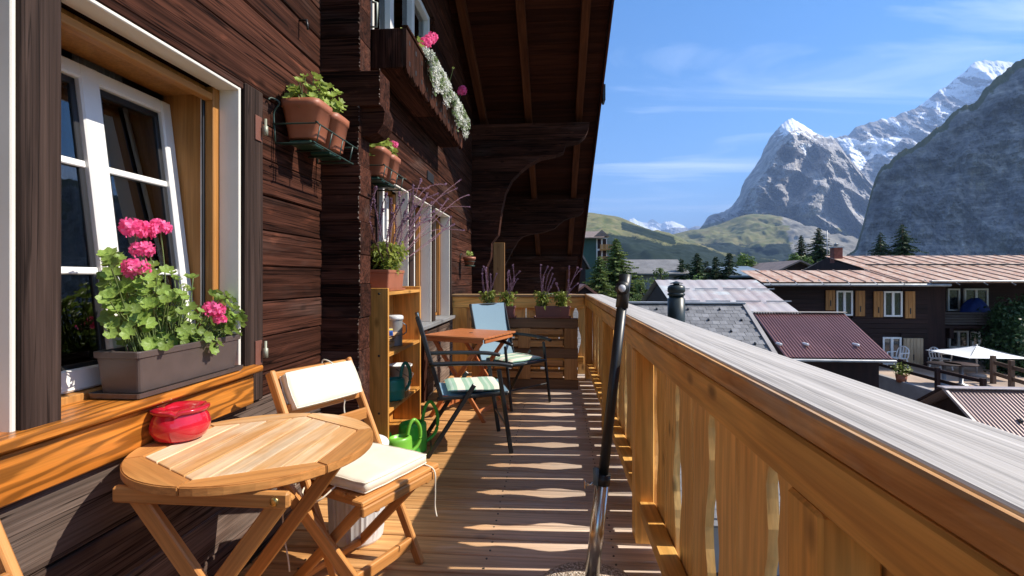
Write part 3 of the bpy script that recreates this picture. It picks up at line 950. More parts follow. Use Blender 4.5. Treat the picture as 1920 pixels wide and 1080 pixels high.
# ---------------------------------------------------------------- red ashtray
p = at(330, 826, Z=TZ)
ash = thing('ashtray', 'round red glazed ceramic ashtray with notched rim on the bistro table', 'ashtray', (p.x, p.y + 0.02, TZ + 0.001))
AM = Matrix.Translation((p.x, p.y + 0.02, TZ + 0.001)) @ Matrix.Diagonal((1.12, 1.12, 1.28, 1))
bowl = [(0.0, 0.0), (0.052, 0.0), (0.066, 0.008), (0.078, 0.026), (0.080, 0.042), (0.074, 0.060), (0.067, 0.070), (0.066, 0.075)]
lathe('bowl', bowl, M_RED, ash, AM, 48)
vs, fs = [], []
seg = 64
pr = [(0.064, 0.072), (0.074, 0.074), (0.0775, 0.080), (0.0765, 0.084), (0.062, 0.086), (0.045, 0.078), (0.036, 0.062), (0.034, 0.035), (0.0, 0.033)]
for k in range(seg):
    a = 2 * pi * k / seg
    notch = max(0, 1 - min(abs(((a - c + pi) % (2 * pi)) - pi) for c in (1.0, 3.1, 5.2)) / 0.14)
    for r, z in pr: vs.append((r * cos(a), r * sin(a), z - (0.008 * notch if z > 0.07 else 0)))
n = len(pr)
for k in range(seg):
    for j in range(n - 1):
        a, b = k * n + j, ((k + 1) % seg) * n + j
        fs.append((a, b, b + 1, a + 1))
mesh('rim', vs, fs, M_RED, ash, AM, True)

# ---------------------------------------------------------------- wooden folding chairs
def folding_chair(label):
    t = thing('folding_chair', label, 'chair', (0, 0, 0), 0, 'wooden folding chairs at the bistro table')
    W2 = 0.205
    for s in (-1, 1):
        bar('long_leg', (-0.335, s * W2, 0.865), (0.115, s * W2, 0.0), 0.045, 0.024, M_TEAKD, t, up=(0, 1, 0), e=0.005)
        bar('short_leg', (0.165, s * (W2 - 0.03), 0.42), (-0.245, s * (W2 - 0.03), 0.0), 0.040, 0.022, M_TEAKD, t, up=(0, 1, 0), e=0.004)
        span('side_rail', (-0.20, 0.205), (s * (W2 - 0.058) - 0.011, s * (W2 - 0.058) + 0.011), (0.388, 0.430), M_TEAKD, t, e=0.004)
        lathe('bolt', [(0.010, 0), (0.010, 0.004), (0.004, 0.006)], M_BRASS, t, Matrix.Translation((-0.052, s * (W2 + 0.012), 0.325)) @ Matrix.Rotation(radians(-90 * s), 4, 'X'), 12)
    for i in range(6):
        x = -0.17 + i * 0.063
        span('seat_slat', (x, x + 0.056), (-W2 + 0.0145, W2 - 0.0145) if i < 5 else (-W2 - 0.02, W2 + 0.02), (0.431, 0.449), M_TEAKD, t, e=0.004)
    span('front_rail', (0.185, 0.207), (-W2 - 0.02, W2 + 0.02), (0.395, 0.430), M_TEAKD, t, e=0.004)
    span('back_rail', (-0.345, -0.320), (-W2 + 0.0125, W2 - 0.0125), (0.815, 0.862), M_TEAKD, t, e=0.005)
    for i in range(2):
        z = 0.60 + 0.09 * i
        x = -0.335 + (0.865 - z) * 0.52
        span('back_slat', (x - 0.008, x + 0.008), (-W2 + 0.0125, W2 - 0.0125), (z, z + 0.05), M_TEAKD, t)
    span('stretcher', (0.056, 0.078), (-W2 + 0.0125, W2 - 0.0125), (0.06, 0.11), M_TEAKD, t)
    span('stretcher', (-0.215, -0.195), (-W2 + 0.042, W2 - 0.042), (0.02, 0.05), M_TEAKD, t)
    return t
CH = Matrix.Translation((-0.775, 2.04, 0)) @ Matrix.Rotation(radians(-24), 4, 'Z')
ch1 = folding_chair('wooden folding chair with cream cushions between table and grey bin')
ch1.matrix_basis = CH; W[ch1] = CH
ch2 = copy_tree(ch1, Matrix.Translation((-0.93, 0.74, 0)) @ Matrix.Rotation(radians(-4), 4, 'Z'),
                label='wooden folding chair of which only a corner shows at the lower left edge')

def cushion(name, sx, sy, th, M, label, ties):
    """Boxed pad with a piped edge, a little swollen."""
    t = thing(name, label, 'cushion', M.translation)
    n = 18
    vs, fs = [], []
    def pt(i, j, top):
        u, v = i / n * 2 - 1, j / n * 2 - 1
        e = (1 - u ** 6) * (1 - v ** 6)
        wob = 0.003 * noise.noise(Vector((u * 2.3, v * 2.1, top * 3.0 + sx * 9)))
        ru = u * (1 - 0.03 * v * v); rv = v * (1 - 0.03 * u * u)
        return Vector((ru * sx / 2, rv * sy / 2, (th * 0.5 + th * 0.26 * e + wob) * (1 if top else -1)))
    for top in (1, 0):
        o = len(vs)
        for i in range(n + 1):
            for j in range(n + 1): vs.append(pt(i, j, top))
        for i in range(n):
            for j in range(n):
                a = o + i * (n + 1) + j
                f = (a, a + n + 1, a + n + 2, a + 1)
                fs.append(f if top else f[::-1])
    ring = [i * (n + 1) for i in range(n + 1)] + [n * (n + 1) + j for j in range(1, n + 1)] + [i * (n + 1) + n for i in range(n - 1, -1, -1)] + [j for j in range(n - 1, 0, -1)]
    N = (n + 1) ** 2
    for a, b in zip(ring, ring[1:] + ring[:1]): fs.append((b, a, a + N, b + N))
    pad = mesh('pad', vs, fs, M_CUSH, t, M, True)
    for top in (0, 1):
        pts = [Vector(vs[i + (0 if top else N)]) for i in ring]
        tube('piping', pts, 0.0028, M_CUSH, t, 6, True, M)
    for i, tie in enumerate(ties):
        tube('tie', spline(tie, 6), 0.0035, M_CUSH, t, 6)
    return t
SM_ = CH @ Matrix.Translation((-0.01, 0.005, 0.449 + 0.027))
tw = lambda x, y_, z: CH @ Vector((x, y_, z))
cushion('seat_cushion', 0.36, 0.365, 0.035, SM_, 'square cream seat cushion on the wooden folding chair',
        [[tw(-0.12, -0.18, 0.462), tw(-0.10, -0.236, 0.43), tw(-0.05, -0.241, 0.405), tw(0.0, -0.236, 0.425), tw(0.02, -0.182, 0.46)],
         [tw(0.16, 0.17, 0.455), tw(0.213, 0.175, 0.435), tw(0.216, 0.178, 0.35), tw(0.212, 0.182, 0.28), tw(0.222, 0.181, 0.24)],
         [tw(-0.16, -0.18, 0.45), tw(-0.20, -0.236, 0.40), tw(-0.205, -0.24, 0.27), tw(-0.18, -0.238, 0.16), tw(-0.17, -0.239, 0.11)]])
bt = math.atan2(0.45, 0.865)
BM_ = CH @ Matrix.Translation((-0.258, 0, 0.785)) @ Matrix.Rotation(radians(90) - bt, 4, 'Y')
cushion('back_cushion', 0.155, 0.365, 0.04, BM_, 'oblong cream cushion tied to the back of the folding chair',
        [[tw(-0.235, 0.10, 0.70), tw(-0.24, 0.10, 0.66), tw(-0.235, 0.105, 0.60), tw(-0.24, 0.10, 0.55)],
         [tw(-0.27, 0.07, 0.86), tw(-0.31, 0.07, 0.875), tw(-0.345, 0.07, 0.872), tw(-0.355, 0.07, 0.82)]])

# ---------------------------------------------------------------- grey ribbed bin
p = Vector((-0.955, 2.385, 0.0))
bn = thing('ribbed_bin', 'light grey ribbed plastic bin with lid behind the wooden chair', 'bin', p)
seg = 72
vs, fs = [], []
pr = [(0.0, 0.001), (0.118, 0.001), (0.124, 0.012), (0.126, 0.05), (0.134, 0.25), (0.140, 0.40), (0.146, 0.425), (0.146, 0.44)]
n = len(pr)
for k in range(seg):
    a = 2 * pi * k / seg
    rib = 0.0035 if k % 6 in (0, 2) else 0
    for i, (r, z) in enumerate(pr): vs.append(((r + (rib if 3 <= i <= 5 else 0)) * cos(a), (r + (rib if 3 <= i <= 5 else 0)) * sin(a), z))
for k in range(seg):
    for j in range(n - 1):
        a, b = k * n + j, ((k + 1) % seg) * n + j
        fs.append((a, b, b + 1, a + 1))
mesh('body', vs, fs, M_GREYP, bn, Matrix.Translation(p), False)
lathe('lid', [(0.150, 0.430), (0.152, 0.446), (0.146, 0.456), (0.120, 0.466), (0.09, 0.470), (0.0, 0.472)], M_WHITEP, bn, Matrix.Translation(p), 48)

# ---------------------------------------------------------------- pine shelf
SX0, SX1, SY0, SY1, SH = -1.335, -1.107, 3.30, 4.13, 1.185
sh = thing('shelf_unit', 'tall narrow pine shelf unit standing against the log wall', 'shelf', ((SX0 + SX1) / 2, (SY0 + SY1) / 2, 0))
for yy in (SY0, SY1 - 0.022):
    span('side_panel', (SX0, SX1), (yy, yy + 0.022), (0.001, SH), M_SHELF, sh, e=0.003)
SHZ = (0.06, 0.335, 0.72, 1.135)
for z in SHZ:
    span('shelf_board', (SX0, SX1 - 0.004), (SY0 + 0.0225, SY1 - 0.0225), (z, z + 0.024), M_SHELF, sh, e=0.003)
span('back_panel', (SX0 - 0.006, SX0 - 0.001), (SY0, SY1), (0.02, SH - 0.01), M_SHELF, sh, e=0.001)
for z in (1.147, 0.732, 0.347):
    for x in (-1.17,):
        lathe('screw_cap', [(0.008, 0), (0.008, 0.002), (0.004, 0.003)], M_BLACK, sh, Matrix.Translation((x, SY0 - 0.0002, z)) @ Matrix.Rotation(radians(90), 4, 'X'), 10)
# things in the shelf
def shelf_at(u, X, z): return at(u, 600, X=X).y
zs1, zs2, zs0 = 0.744, 0.359, 0.084
cx, cy = -1.20, at(741, 600, X=-1.20).y
cn = thing('canister', 'small grey metal canister with lid on the upper shelf', 'canister', (cx, cy, zs1))
lathe('body', [(0.0, 0.001), (0.052, 0.001), (0.053, 0.006), (0.055, 0.19), (0.056, 0.2)], M_ZINC, cn, Matrix.Translation((cx, cy, zs1)), 28)
lathe('lid', [(0.060, 0.195), (0.062, 0.205), (0.06, 0.222), (0.05, 0.228), (0, 0.23)], plain('pale_lid', (0.6, 0.62, 0.62), 0.4), cn, Matrix.Translation((cx, cy, zs1)), 28)
tube('handle', [(cx + 0.055, cy + 0.01, zs1 + 0.17), (cx + 0.082, cy + 0.012, zs1 + 0.15), (cx + 0.082, cy + 0.012, zs1 + 0.10), (cx + 0.055, cy + 0.01, zs1 + 0.08)], 0.005, M_ZINC, cn)
by = SY0 + 0.045
for i in range(5):
    o = box('wood_offcut', (-1.215 + R.uniform(-.02, .02), by + 0.20 + R.uniform(-.02, .02), zs1 + 0.011 + 0.0215 * i), (0.07 + R.uniform(-.01, .02), 0.33 + R.uniform(-.08, .04), 0.02), M_TEAK, None, Matrix.Rotation(R.uniform(-.15, .15), 4, 'Z'))
    tag(o, ['pale wood offcut at the bottom of the pile on the upper shelf', 'second pale wood offcut from the bottom of the shelf pile', 'middle pale wood offcut of the pile on the upper shelf',
            'second pale wood offcut from the top of the shelf pile', 'topmost pale wood offcut of the pile on the upper shelf'][i], 'wood offcut', 'wood offcuts on the shelf')
bx_ = thing('seed_packet', 'blue and yellow cardboard packet leaning on the wood offcuts', 'packet', (-1.18, by + 0.13, zs1 + 0.109))
PM = Matrix.Translation((-1.19, by + 0.14, zs1 + 0.1275)) @ Matrix.Rotation(radians(20), 4, 'Z') @ Matrix.Rotation(radians(4), 4, 'X')
box('carton', (0, 0, 0), (0.10, 0.16, 0.03), plain('blue_card', (0.02, 0.10, 0.42), 0.4), bx_, M=PM)
box('printed_band', (0.0, 0.0, 0.017), (0.101, 0.07, 0.004), plain('yellow_card', (0.75, 0.62, 0.16), 0.4), bx_, M=PM, e=0.0005)
cx, cy = -1.23, at(751, 600, X=-1.225).y
bk = thing('bucket', 'white plastic bucket on the middle shelf behind the teal can', 'bucket', (cx, cy, zs2))
lathe('body', [(0, 0.001), (0.075, 0.001), (0.08, 0.006), (0.092, 0.19), (0.097, 0.19), (0.097, 0.205), (0.091, 0.205), (0.078, 0.012), (0.0, 0.011)], M_WHITEP, bk, Matrix.Translation((cx, cy, zs2)), 36)
tube('handle', [(cx, cy - 0.098, zs2 + 0.185), (cx + 0.088, cy - 0.07, zs2 + 0.12), (cx + 0.10, cy, zs2 + 0.105), (cx + 0.088, cy + 0.07, zs2 + 0.12), (cx, cy + 0.098, zs2 + 0.185)], 0.003, M_ZINC, bk)

def watering_can(mat, r, h, label, loc, rz, hoop):
    t = thing('watering_can', label, 'watering can', loc, 0, 'watering cans at the pine shelf')
    M = Matrix.Translation(loc) @ Matrix.Rotation(rz, 4, 'Z')
    vs, fs = [], []
    seg = 32
    pr = [(0.0, 0.001), (r * 0.96, 0.001), (r, 0.01), (r, h * 0.45), (r * 1.02, h * 0.47), (r, h * 0.50), (r * 0.97, h * 0.86), (r * 0.93, h * 0.95), (r * 0.80, h), (r * 0.70, h), (r * 0.68, h * 0.9), (0, h * 0.86)]
    body = lathe('body', [(a, b) for a, b in pr], mat, t, M @ Matrix.Diagonal((1.1, 0.82, 1, 1)), seg)
    tube('handle', spline([(r * 0.75, 0, h * 0.95), (r * 1.0, 0, h * 1.0 + hoop * 0.55), (r * 1.45, 0, h * 1.0 + hoop * 0.75), (r * 1.95, 0, h * 0.95 + hoop * 0.35), (r * 2.0, 0, h * 0.75), (r * 1.7, 0, h * 0.45), (r * 1.05, 0, h * 0.26)], 6), 0.0125, mat, t, 10, M=M)
    tube('spout', spline([(-r * 1.0, 0, h * 0.2), (-r * 1.5, 0, h * 0.45), (-r * 2.0, 0, h * 0.85), (-r * 2.3, 0, h * 1.1)], 4), [0.022 - 0.001 * i for i in range(13)], mat, t, 10, M=M)
    lathe('rose', [(0.012, 0), (0.03, 0.03), (0.0, 0.034)], mat, t, M @ Matrix.Translation((-r * 2.3, 0, h * 1.1)) @ Matrix.Rotation(radians(-35), 4, 'Y'), 16)
    return t
watering_can(M_TEAL, 0.078, 0.155, 'dark teal watering can on the middle shelf', (-1.175, at(738, 600, X=-1.175).y + 0.02, zs2 + 0.001), radians(60), 0.13)
watering_can(M_LIME, 0.085, 0.175, 'lime green watering can on the floor, nearer of the two green ones', (-1.05, 3.36, 0.002), radians(50), 0.12)
watering_can(M_GREEN, 0.095, 0.215, 'bright green watering can on the floor, behind the lime one', (-1.02, 3.58, 0.002), radians(35), 0.17)

# ---------------------------------------------------------------- black folding armchairs with blue mesh
M_STRIPE, n, l, b, _ = new_mat('green_white_stripe')
v = coords(n, l, 1.0, rand=False)
sp = n.new('ShaderNodeSeparateXYZ'); l.new(v, sp.inputs[0])
mm = n.new('ShaderNodeMath'); mm.operation = 'MULTIPLY'; mm.inputs[1].default_value = 7.6; l.new(sp.outputs['X'], mm.inputs[0])
fr = n.new('ShaderNodeMath'); fr.operation = 'FRACT'; l.new(mm.outputs[0], fr.inputs[0])
r = n.new('ShaderNodeValToRGB'); r.color_ramp.interpolation = 'CONSTANT'
els = r.color_ramp.elements
els[0].position = 0; els[0].color = (0.70, 0.66, 0.55, 1)
els[1].position = 0.42; els[1].color = (0.30, 0.46, 0.34, 1)
e3 = els.new(0.66); e3.color = (0.46, 0.57, 0.46, 1)
e4 = els.new(0.80); e4.color = (0.30, 0.46, 0.34, 1)
l.new(fr.outputs[0], r.inputs[0])
l.new(r.outputs[0], b.inputs['Base Color']); b.inputs['Roughness'].default_value = 0.85
bump(n, l, b, tex(n, l, coords(n, l, 1.0, rand=False), 260, 2), 0.25, 0.003)


def armchair(label):
    t = thing('folding_armchair', label, 'chair', (0, 0, 0), 0, 'black folding armchairs with blue mesh')
    w = 0.265
    # back leans back: pivot at seat rear
    B0, B1 = (-0.20, 0.40), (-0.37, 0.985)
    for s in (-1, 1):
        bar('back_post', (B0[0], s * (w - .03), B0[1]), (B1[0], s * (w - .03), B1[1]), 0.030, 0.018, M_BLACK, t, up=(0, 1, 0), e=0.005)
        bar('front_leg', (0.20, s * w, 0.605), (0.29, s * w, 0.002), 0.032, 0.018, M_BLACK, t, up=(0, 1, 0), e=0.006)
        bar('rear_leg', (0.03, s * (w - .02), 0.50), (-0.30, s * (w - .02), 0.002), 0.032, 0.016, M_BLACK, t, up=(0, 1, 0), e=0.006)
        tube('armrest', spline([(-0.29, s * w, 0.655), (-0.05, s * w, 0.655), (0.18, s * w, 0.645), (0.30, s * w, 0.625)], 5), 0.016, M_BLACK, t, 8)
        bar('seat_rail', (-0.235, s * (w - .035), 0.405), (0.27, s * (w - .035), 0.425), 0.026, 0.026, M_BLACK, t, e=0.006)
    tube('seat_front', [(0.27, -w + .035, 0.425), (0.285, 0, 0.425), (0.27, w - .035, 0.425)], 0.013, M_BLACK, t, 8)
    bar('back_top', (B1[0], -w + .03, B1[1] - .012), (B1[0], w - .03, B1[1] - .012), 0.016, 0.022, M_BLACK, t, e=0.004)
    bar('stretcher', (-0.27, -w + .03, 0.05), (-0.27, w - .03, 0.05), 0.014, 0.014, M_BLACK, t, e=0.003)
    bar('stretcher', (0.262, -w + .01, 0.19), (0.262, w - .01, 0.19), 0.014, 0.014, M_BLACK, t, e=0.003)
    # stretched mesh
    vs, fs, n = [], [], 12
    for i in range(n + 1):
        q = i / n
        x = B0[0] + (B1[0] - B0[0]) * q - 0.02 * sin(pi * q) + 0.012; z = B0[1] + (B1[1] - B0[1]) * q
        for y_ in (-w + .042, 0, w - .042): vs.append((x - (0.012 if y_ == 0 else 0), y_, z))
        if i:
            o = 3 * (i - 1)
            fs += [(o, o + 1, o + 4, o + 3), (o + 1, o + 2, o + 5, o + 4)]
    mesh('back_mesh', vs, fs, M_BLUE, t, None, True)
    vs, fs = [], []
    for i in range(n + 1):
        q = i / n
        for y_ in (-w + .04, 0, w - .04): vs.append((-0.22 + 0.50 * q, y_, 0.428 + 0.012 * q - 0.018 * sin(pi * q) * (1.3 if y_ == 0 else 0.7)))
        if i:
            o = 3 * (i - 1)
            fs += [(o, o + 3, o + 4, o + 1), (o + 1, o + 4, o + 5, o + 2)]
    mesh('seat_mesh', vs, fs, M_BLUE, t, None, True)
    return t

def stripe_cushion(M, label, seed):
    t = thing('striped_cushion', label, 'cushion', M.translation, 0, 'striped cushions on the armchairs')
    sx, sy, th, n = 0.40, 0.42, 0.04, 16
    vs, fs = [], []
    for top in (1, -1):
        o = len(vs)
        for i in range(n + 1):
            for j in range(n + 1):
                u, v_ = i / n * 2 - 1, j / n * 2 - 1
                e = max(0, (1 - u ** 8) * (1 - v_ ** 8)) ** 0.5
                vs.append((u * sx / 2, v_ * sy / 2, top * th * 0.5 * e + 0.004 * noise.noise(Vector((u * 2, v_ * 2, seed)))))
        for i in range(n):
            for j in range(n):
                a = o + i * (n + 1) + j
                f = (a, a + n + 1, a + n + 2, a + 1)
                fs.append(f if top > 0 else f[::-1])
    mesh('pad', vs, fs, M_STRIPE, t, M, True)
A1 = Matrix.Translation((-0.66, 3.775, 0)) @ Matrix.Rotation(radians(16), 4, 'Z')
A2 = Matrix.Translation((-0.44, 5.12, 0)) @ Matrix.Rotation(radians(-42), 4, 'Z')
ac1 = armchair('black folding armchair seen from the side, right of the shelf')
ac1.matrix_basis = A1; W[ac1] = A1
ac2 = copy_tree(ac1, A2, label='black folding armchair with light blue back, in front of the pallet')
for A, lb, sd in ((A1, 'green and white striped cushion on the nearer black armchair', 1.0), (A2, 'green and white striped cushion on the blue-backed armchair', 5.0)):
    stripe_cushion(A @ Matrix.Translation((0.045, 0, 0.452)), lb, sd)

# ---------------------------------------------------------------- square red-brown folding table
TB = Matrix.Translation((-0.775, 4.66, 0)) @ Matrix.Rotation(radians(-20), 4, 'Z')
ft = thing('folding_table', 'square red-brown wooden folding table between the two armchairs', 'table', TB.translation)
for i in range(9):
    y0 = -0.324 + i * 0.072
    span('slat', (-0.31, 0.31), (y0, y0 + 0.0695), (0.728, 0.745), M_TABLER, ft, M=TB, e=0.002)
for a, b, c, d in ((-.28, .28, -.30, -.282), (-.28, .28, .282, .30), (-.298, -.282, -.28, .28), (.282, .298, -.28, .28)):
    span('apron', (a, b), (c, d), (0.69, 0.7275), M_TABLER, ft, M=TB)
for s in (-1, 1):
    bar('leg', (0.25, s * 0.262, 0.70), (-0.27, s * 0.262, 0.0), 0.038, 0.02, M_TABLER, ft, up=(0, 1, 0), M=TB)
    bar('leg', (-0.25, s * 0.238, 0.70), (0.27, s * 0.238, 0.0), 0.038, 0.02, M_TABLER, ft, up=(0, 1, 0), M=TB)
span('stretcher', (-0.215, -0.195), (-0.25, 0.25), (0.06, 0.10), M_TABLER, ft, M=TB)
span('stretcher', (0.195, 0.215), (-0.226, 0.226), (0.06, 0.10), M_TABLER, ft, M=TB)
lathe('parasol_hole_shade', [(0.02, 0), (0.02, 0.001), (0.0, 0.0011)], M_BLACK, ft, TB @ Matrix.Translation((0, -0.0, 0.7452)), 16)  # flat black disc on the slats paints the shade of a hole

# ---------------------------------------------------------------- pallet
PX0, PX1, PY = -0.95, 0.262, 5.70
pal = thing('pallet', 'wooden pallet standing upright before the far railing', 'pallet', ((PX0 + PX1) / 2, PY + .06, 0))
for i, z in enumerate((0.0, 0.35, 0.69)):
    span('runner', (PX0, PX1), (PY + 0.022, PY + 0.12), (z + .001, z + 0.115 if i < 2 else 0.80), M_PALLETD if i != 1 else M_PALLETD, pal, e=0.004)
for x0, x1 in ((PX0 + .01, PX0 + .155), ((PX0 + PX1) / 2 - .07, (PX0 + PX1) / 2 + .07), (PX1 - .155, PX1 - .01)):
    for z0, z1 in ((0.116, 0.349), (0.466, 0.689)):
        span('block', (x0, x1), (PY + 0.0, PY + 0.10), (z0, z1), M_PALLET, pal, e=0.004)
for z in (0.135, 0.235, 0.485, 0.58, 0.655):
    span('board', (PX0, PX1), (PY + 0.102, PY + 0.124), (z, z + 0.075 if z < .65 else z + .03), M_PALLET, pal, e=0.003)
span('face_board', (PX0 + .16, PX1 - .17), (PY + 0.005, PY + 0.021), (0.13, 0.20), M_PALLET, pal)
span('face_board', (PX0 + .16, PX1 - .17), (PY + 0.005, PY + 0.021), (0.27, 0.335), M_PALLET, pal)
span('face_board', (PX0 + .16, PX1 - .17), (PY + 0.005, PY + 0.021), (0.48, 0.55), M_PALLET, pal)
span('face_board', (PX0 + .16, PX1 - .17), (PY + 0.005, PY + 0.021), (0.62, 0.68), M_PALLET, pal)

# ---------------------------------------------------------------- parasol stand and pole
m, n, l, b, _ = new_mat('exposed_aggregate')
vo = n.new('ShaderNodeTexVoronoi'); vo.inputs['Scale'].default_value = 120; l.new(coords(n, l, 1.0, rand=False), vo.inputs['Vector'])
hsv = n.new('ShaderNodeSeparateColor'); l.new(vo.outputs['Color'], hsv.inputs[0])
c_ = ramp(n, l, hsv.outputs[0], 0.0, 1.0, (0.52, 0.40, 0.31), (0.84, 0.76, 0.67))
dd = ramp(n, l, vo.outputs['Distance'], 0.25, 0.65, (1, 1, 1), (0.35, 0.33, 0.3))
l.new(mixc(n, l, 1.0, c_, dd, 'MULTIPLY'), b.inputs['Base Color']); b.inputs['Roughness'].default_value = 0.8
iv = n.new('ShaderNodeMath'); iv.operation = 'SUBTRACT'; iv.inputs[0].default_value = 1; l.new(vo.outputs['Distance'], iv.inputs[1])
bump(n, l, b, iv.outputs[0], 0.9, 0.006)
M_STONE = m
PB = Vector((0.135, 1.94, 0))
ps = thing('parasol_stand', 'round pebbled stone parasol base with steel tube and folded black pole', 'parasol stand', PB)
lathe('stone_base', [(0, 0.002), (0.205, 0.002), (0.213, 0.015), (0.213, 0.045), (0.205, 0.062), (0.18, 0.074), (0.09, 0.083), (0.0, 0.085)], M_STONE, ps, Matrix.Translation(PB), 64)
p0 = PB + Vector((0, 0, 0.07)); p2 = at(1172, 520, Y=2.0)
ax = (p2 - p0)
pj = p0 + ax * 0.345
tube('steel_tube', [p0, pj], 0.027, M_STEEL, ps, 28)
tube('collar', [pj - ax * 0.012, pj + ax * 0.02], 0.029, M_BLACK, ps, 24)
tube('collar_clamp', [pj + Vector((-0.026, -0.014, -0.012)), pj + Vector((-0.026, -0.014, 0.05))], 0.012, plain('grey_clamp_plastic', (0.12, 0.17, 0.2), 0.4), ps, 10)
kb = tube('thumb_screw', [pj + Vector((-0.026, -0.01, -0.01)), pj + Vector((-0.062, -0.014, -0.014))], 0.006, M_STEEL, ps, 10)
box('thumb_wing', pj + Vector((-0.066, -0.014, -0.014)), (0.008, 0.008, 0.032), M_STEEL, kb)
tube('black_pole', [pj - ax * 0.02, p0 + ax * 0.93], 0.0195, M_BLACK, ps, 24)
tube('pole_sleeve', [p0 + ax * 0.90, p0 + ax * 1.01], 0.024, M_BLACK, ps, 24)
jt = p0 + ax * 0.965 + Vector((-0.006, -0.02, 0))
kn = tube('tilt_joint', [jt + Vector((0, 0.02, 0)), jt + Vector((-0.008, -0.035, 0))], 0.0265, M_BLACK, ps, 28)
tube('joint_button', [jt + Vector((-0.008, -0.0345, 0)), jt + Vector((-0.0085, -0.038, 0))], 0.014, M_GREYP, kn, 24)
# ---------------------------------------------------------------- planters and plants
M_GER = leafy('geranium_leaf', (0.12, 0.20, 0.035), (0.30, 0.41, 0.095), 0.35, 0.45, 30, True)
M_GERY = leafy('pale_geranium_leaf', (0.17, 0.25, 0.04), (0.40, 0.47, 0.12), 0.35, 0.5, 30, True)
M_BAS = leafy('basil_leaf', (0.13, 0.19, 0.025), (0.36, 0.40, 0.085), 0.4, 0.5, 14)
M_STEM = plain('green_stem', (0.12, 0.17, 0.05), 0.6)
M_STEMP = plain('purple_stem', (0.17, 0.08, 0.10), 0.6)
M_PURP = leafy('purple_blossom', (0.15, 0.075, 0.12), (0.36, 0.22, 0.33), 0.25, 0.7, 160)
M_PINK = leafy('pink_petal', (0.85, 0.055, 0.25), (0.97, 0.24, 0.50), 0.4, 0.5, 40)
M_WHTF = leafy('white_blossom', (0.52, 0.55, 0.48), (0.82, 0.82, 0.78), 0.25, 0.6, 60)
M_ALY = leafy('grey_green_leaf', (0.13, 0.20, 0.08), (0.26, 0.33, 0.16), 0.3, 0.6, 40)


def geranium_leaf_mesh(mat):
    """Lobed, cupped, kidney-shaped leaf about 1 unit across, lying in XY, stalk at the origin side."""
    vs, fs = [(0, 0, 0.0)], []
    n = 22
    for ring, rr in ((0, 0.5), (1, 1.0)):
        for k in range(n + 1):
            a = -2.75 + 5.5 * k / n
            lob = 1 + (0.11 * cos(a * 7.0 * 0.95) if ring else 0) - 0.06 * (abs(a) / 2.75) ** 2
            r = 0.5 * rr * lob
            z = 0.15 * rr * rr + (0.045 * cos(a * 6.65 + 0.6) * rr)
            vs.append((0.12 + r * cos(a), r * sin(a), z - (0.12 if ring == 0 else 0) * 0.5))
    for k in range(n):
        fs.append((0, 1 + k, 2 + k))
        a = 1 + k; b = 1 + n + 1 + k
        fs.append((a, b, b + 1, a + 1))
    me = bpy.data.meshes.new('leaf'); me.from_pydata(vs, [], fs); me.materials.append(mat)
    me.polygons.foreach_set('use_smooth', [True] * len(me.polygons)); me.update()
    return me
LEAF = {'g': geranium_leaf_mesh(M_GER), 'y': geranium_leaf_mesh(M_GERY)}


def put_leaf(parent, p, nrm, size, kind, rnd):
    z = Vector(nrm).normalized()
    x = Vector((rnd.uniform(-1, 1), rnd.uniform(-1, 1), rnd.uniform(-.4, .2)))
    x = (x - z * x.dot(z)).normalized(); y = z.cross(x)
    M = Matrix((x, y, z)).transposed().to_4x4()
    M = Matrix.Translation(p) @ M @ Matrix.Diagonal((size, size, size, 1))
    return inst('leaf', LEAF[kind], parent, M)


def floret_head(name, c, r, mat, parent, rnd, n=26, up=Vector((0, 0, 1)), squash=0.72):
    """Ball of five-petalled florets."""
    vs, fs = [], []
    for i in range(n):
        t = (i + 0.5) / n
        th = i * 2.39996; ph = math.acos(1 - 1.72 * t)
        d = Vector((sin(ph) * cos(th), sin(ph) * sin(th), cos(ph)))
        d += Vector((rnd.uniform(-.2, .2), rnd.uniform(-.2, .2), rnd.uniform(-.2, .2))); d.normalize()
        base = Vector(c) + Vector((d.x, d.y, d.z * squash)) * r * rnd.uniform(0.72, 1.0)
        x = d.orthogonal().normalized(); y = d.cross(x)
        rot = rnd.uniform(0, 6.28); fr = r * rnd.uniform(0.36, 0.46)
        for k in range(5):
            a = rot + 2 * pi * k / 5
            e = x * cos(a) + y * sin(a); s = -x * sin(a) + y * cos(a)
            o = len(vs)
            cup = rnd.uniform(0.15, 0.5)
            vs += [base, base + e * fr * .55 + s * fr * .34 + d * fr * cup * .5, base + e * fr * 1.0 + s * fr * .22 + d * fr * cup, base + e * fr * 1.0 - s * fr * .22 + d * fr * cup,
                   base + e * fr * .55 - s * fr * .34 + d * fr * cup * .5]
            fs += [(o, o + 1, o + 2, o + 3, o + 4)]
    return mesh(name, vs, fs, mat, parent)


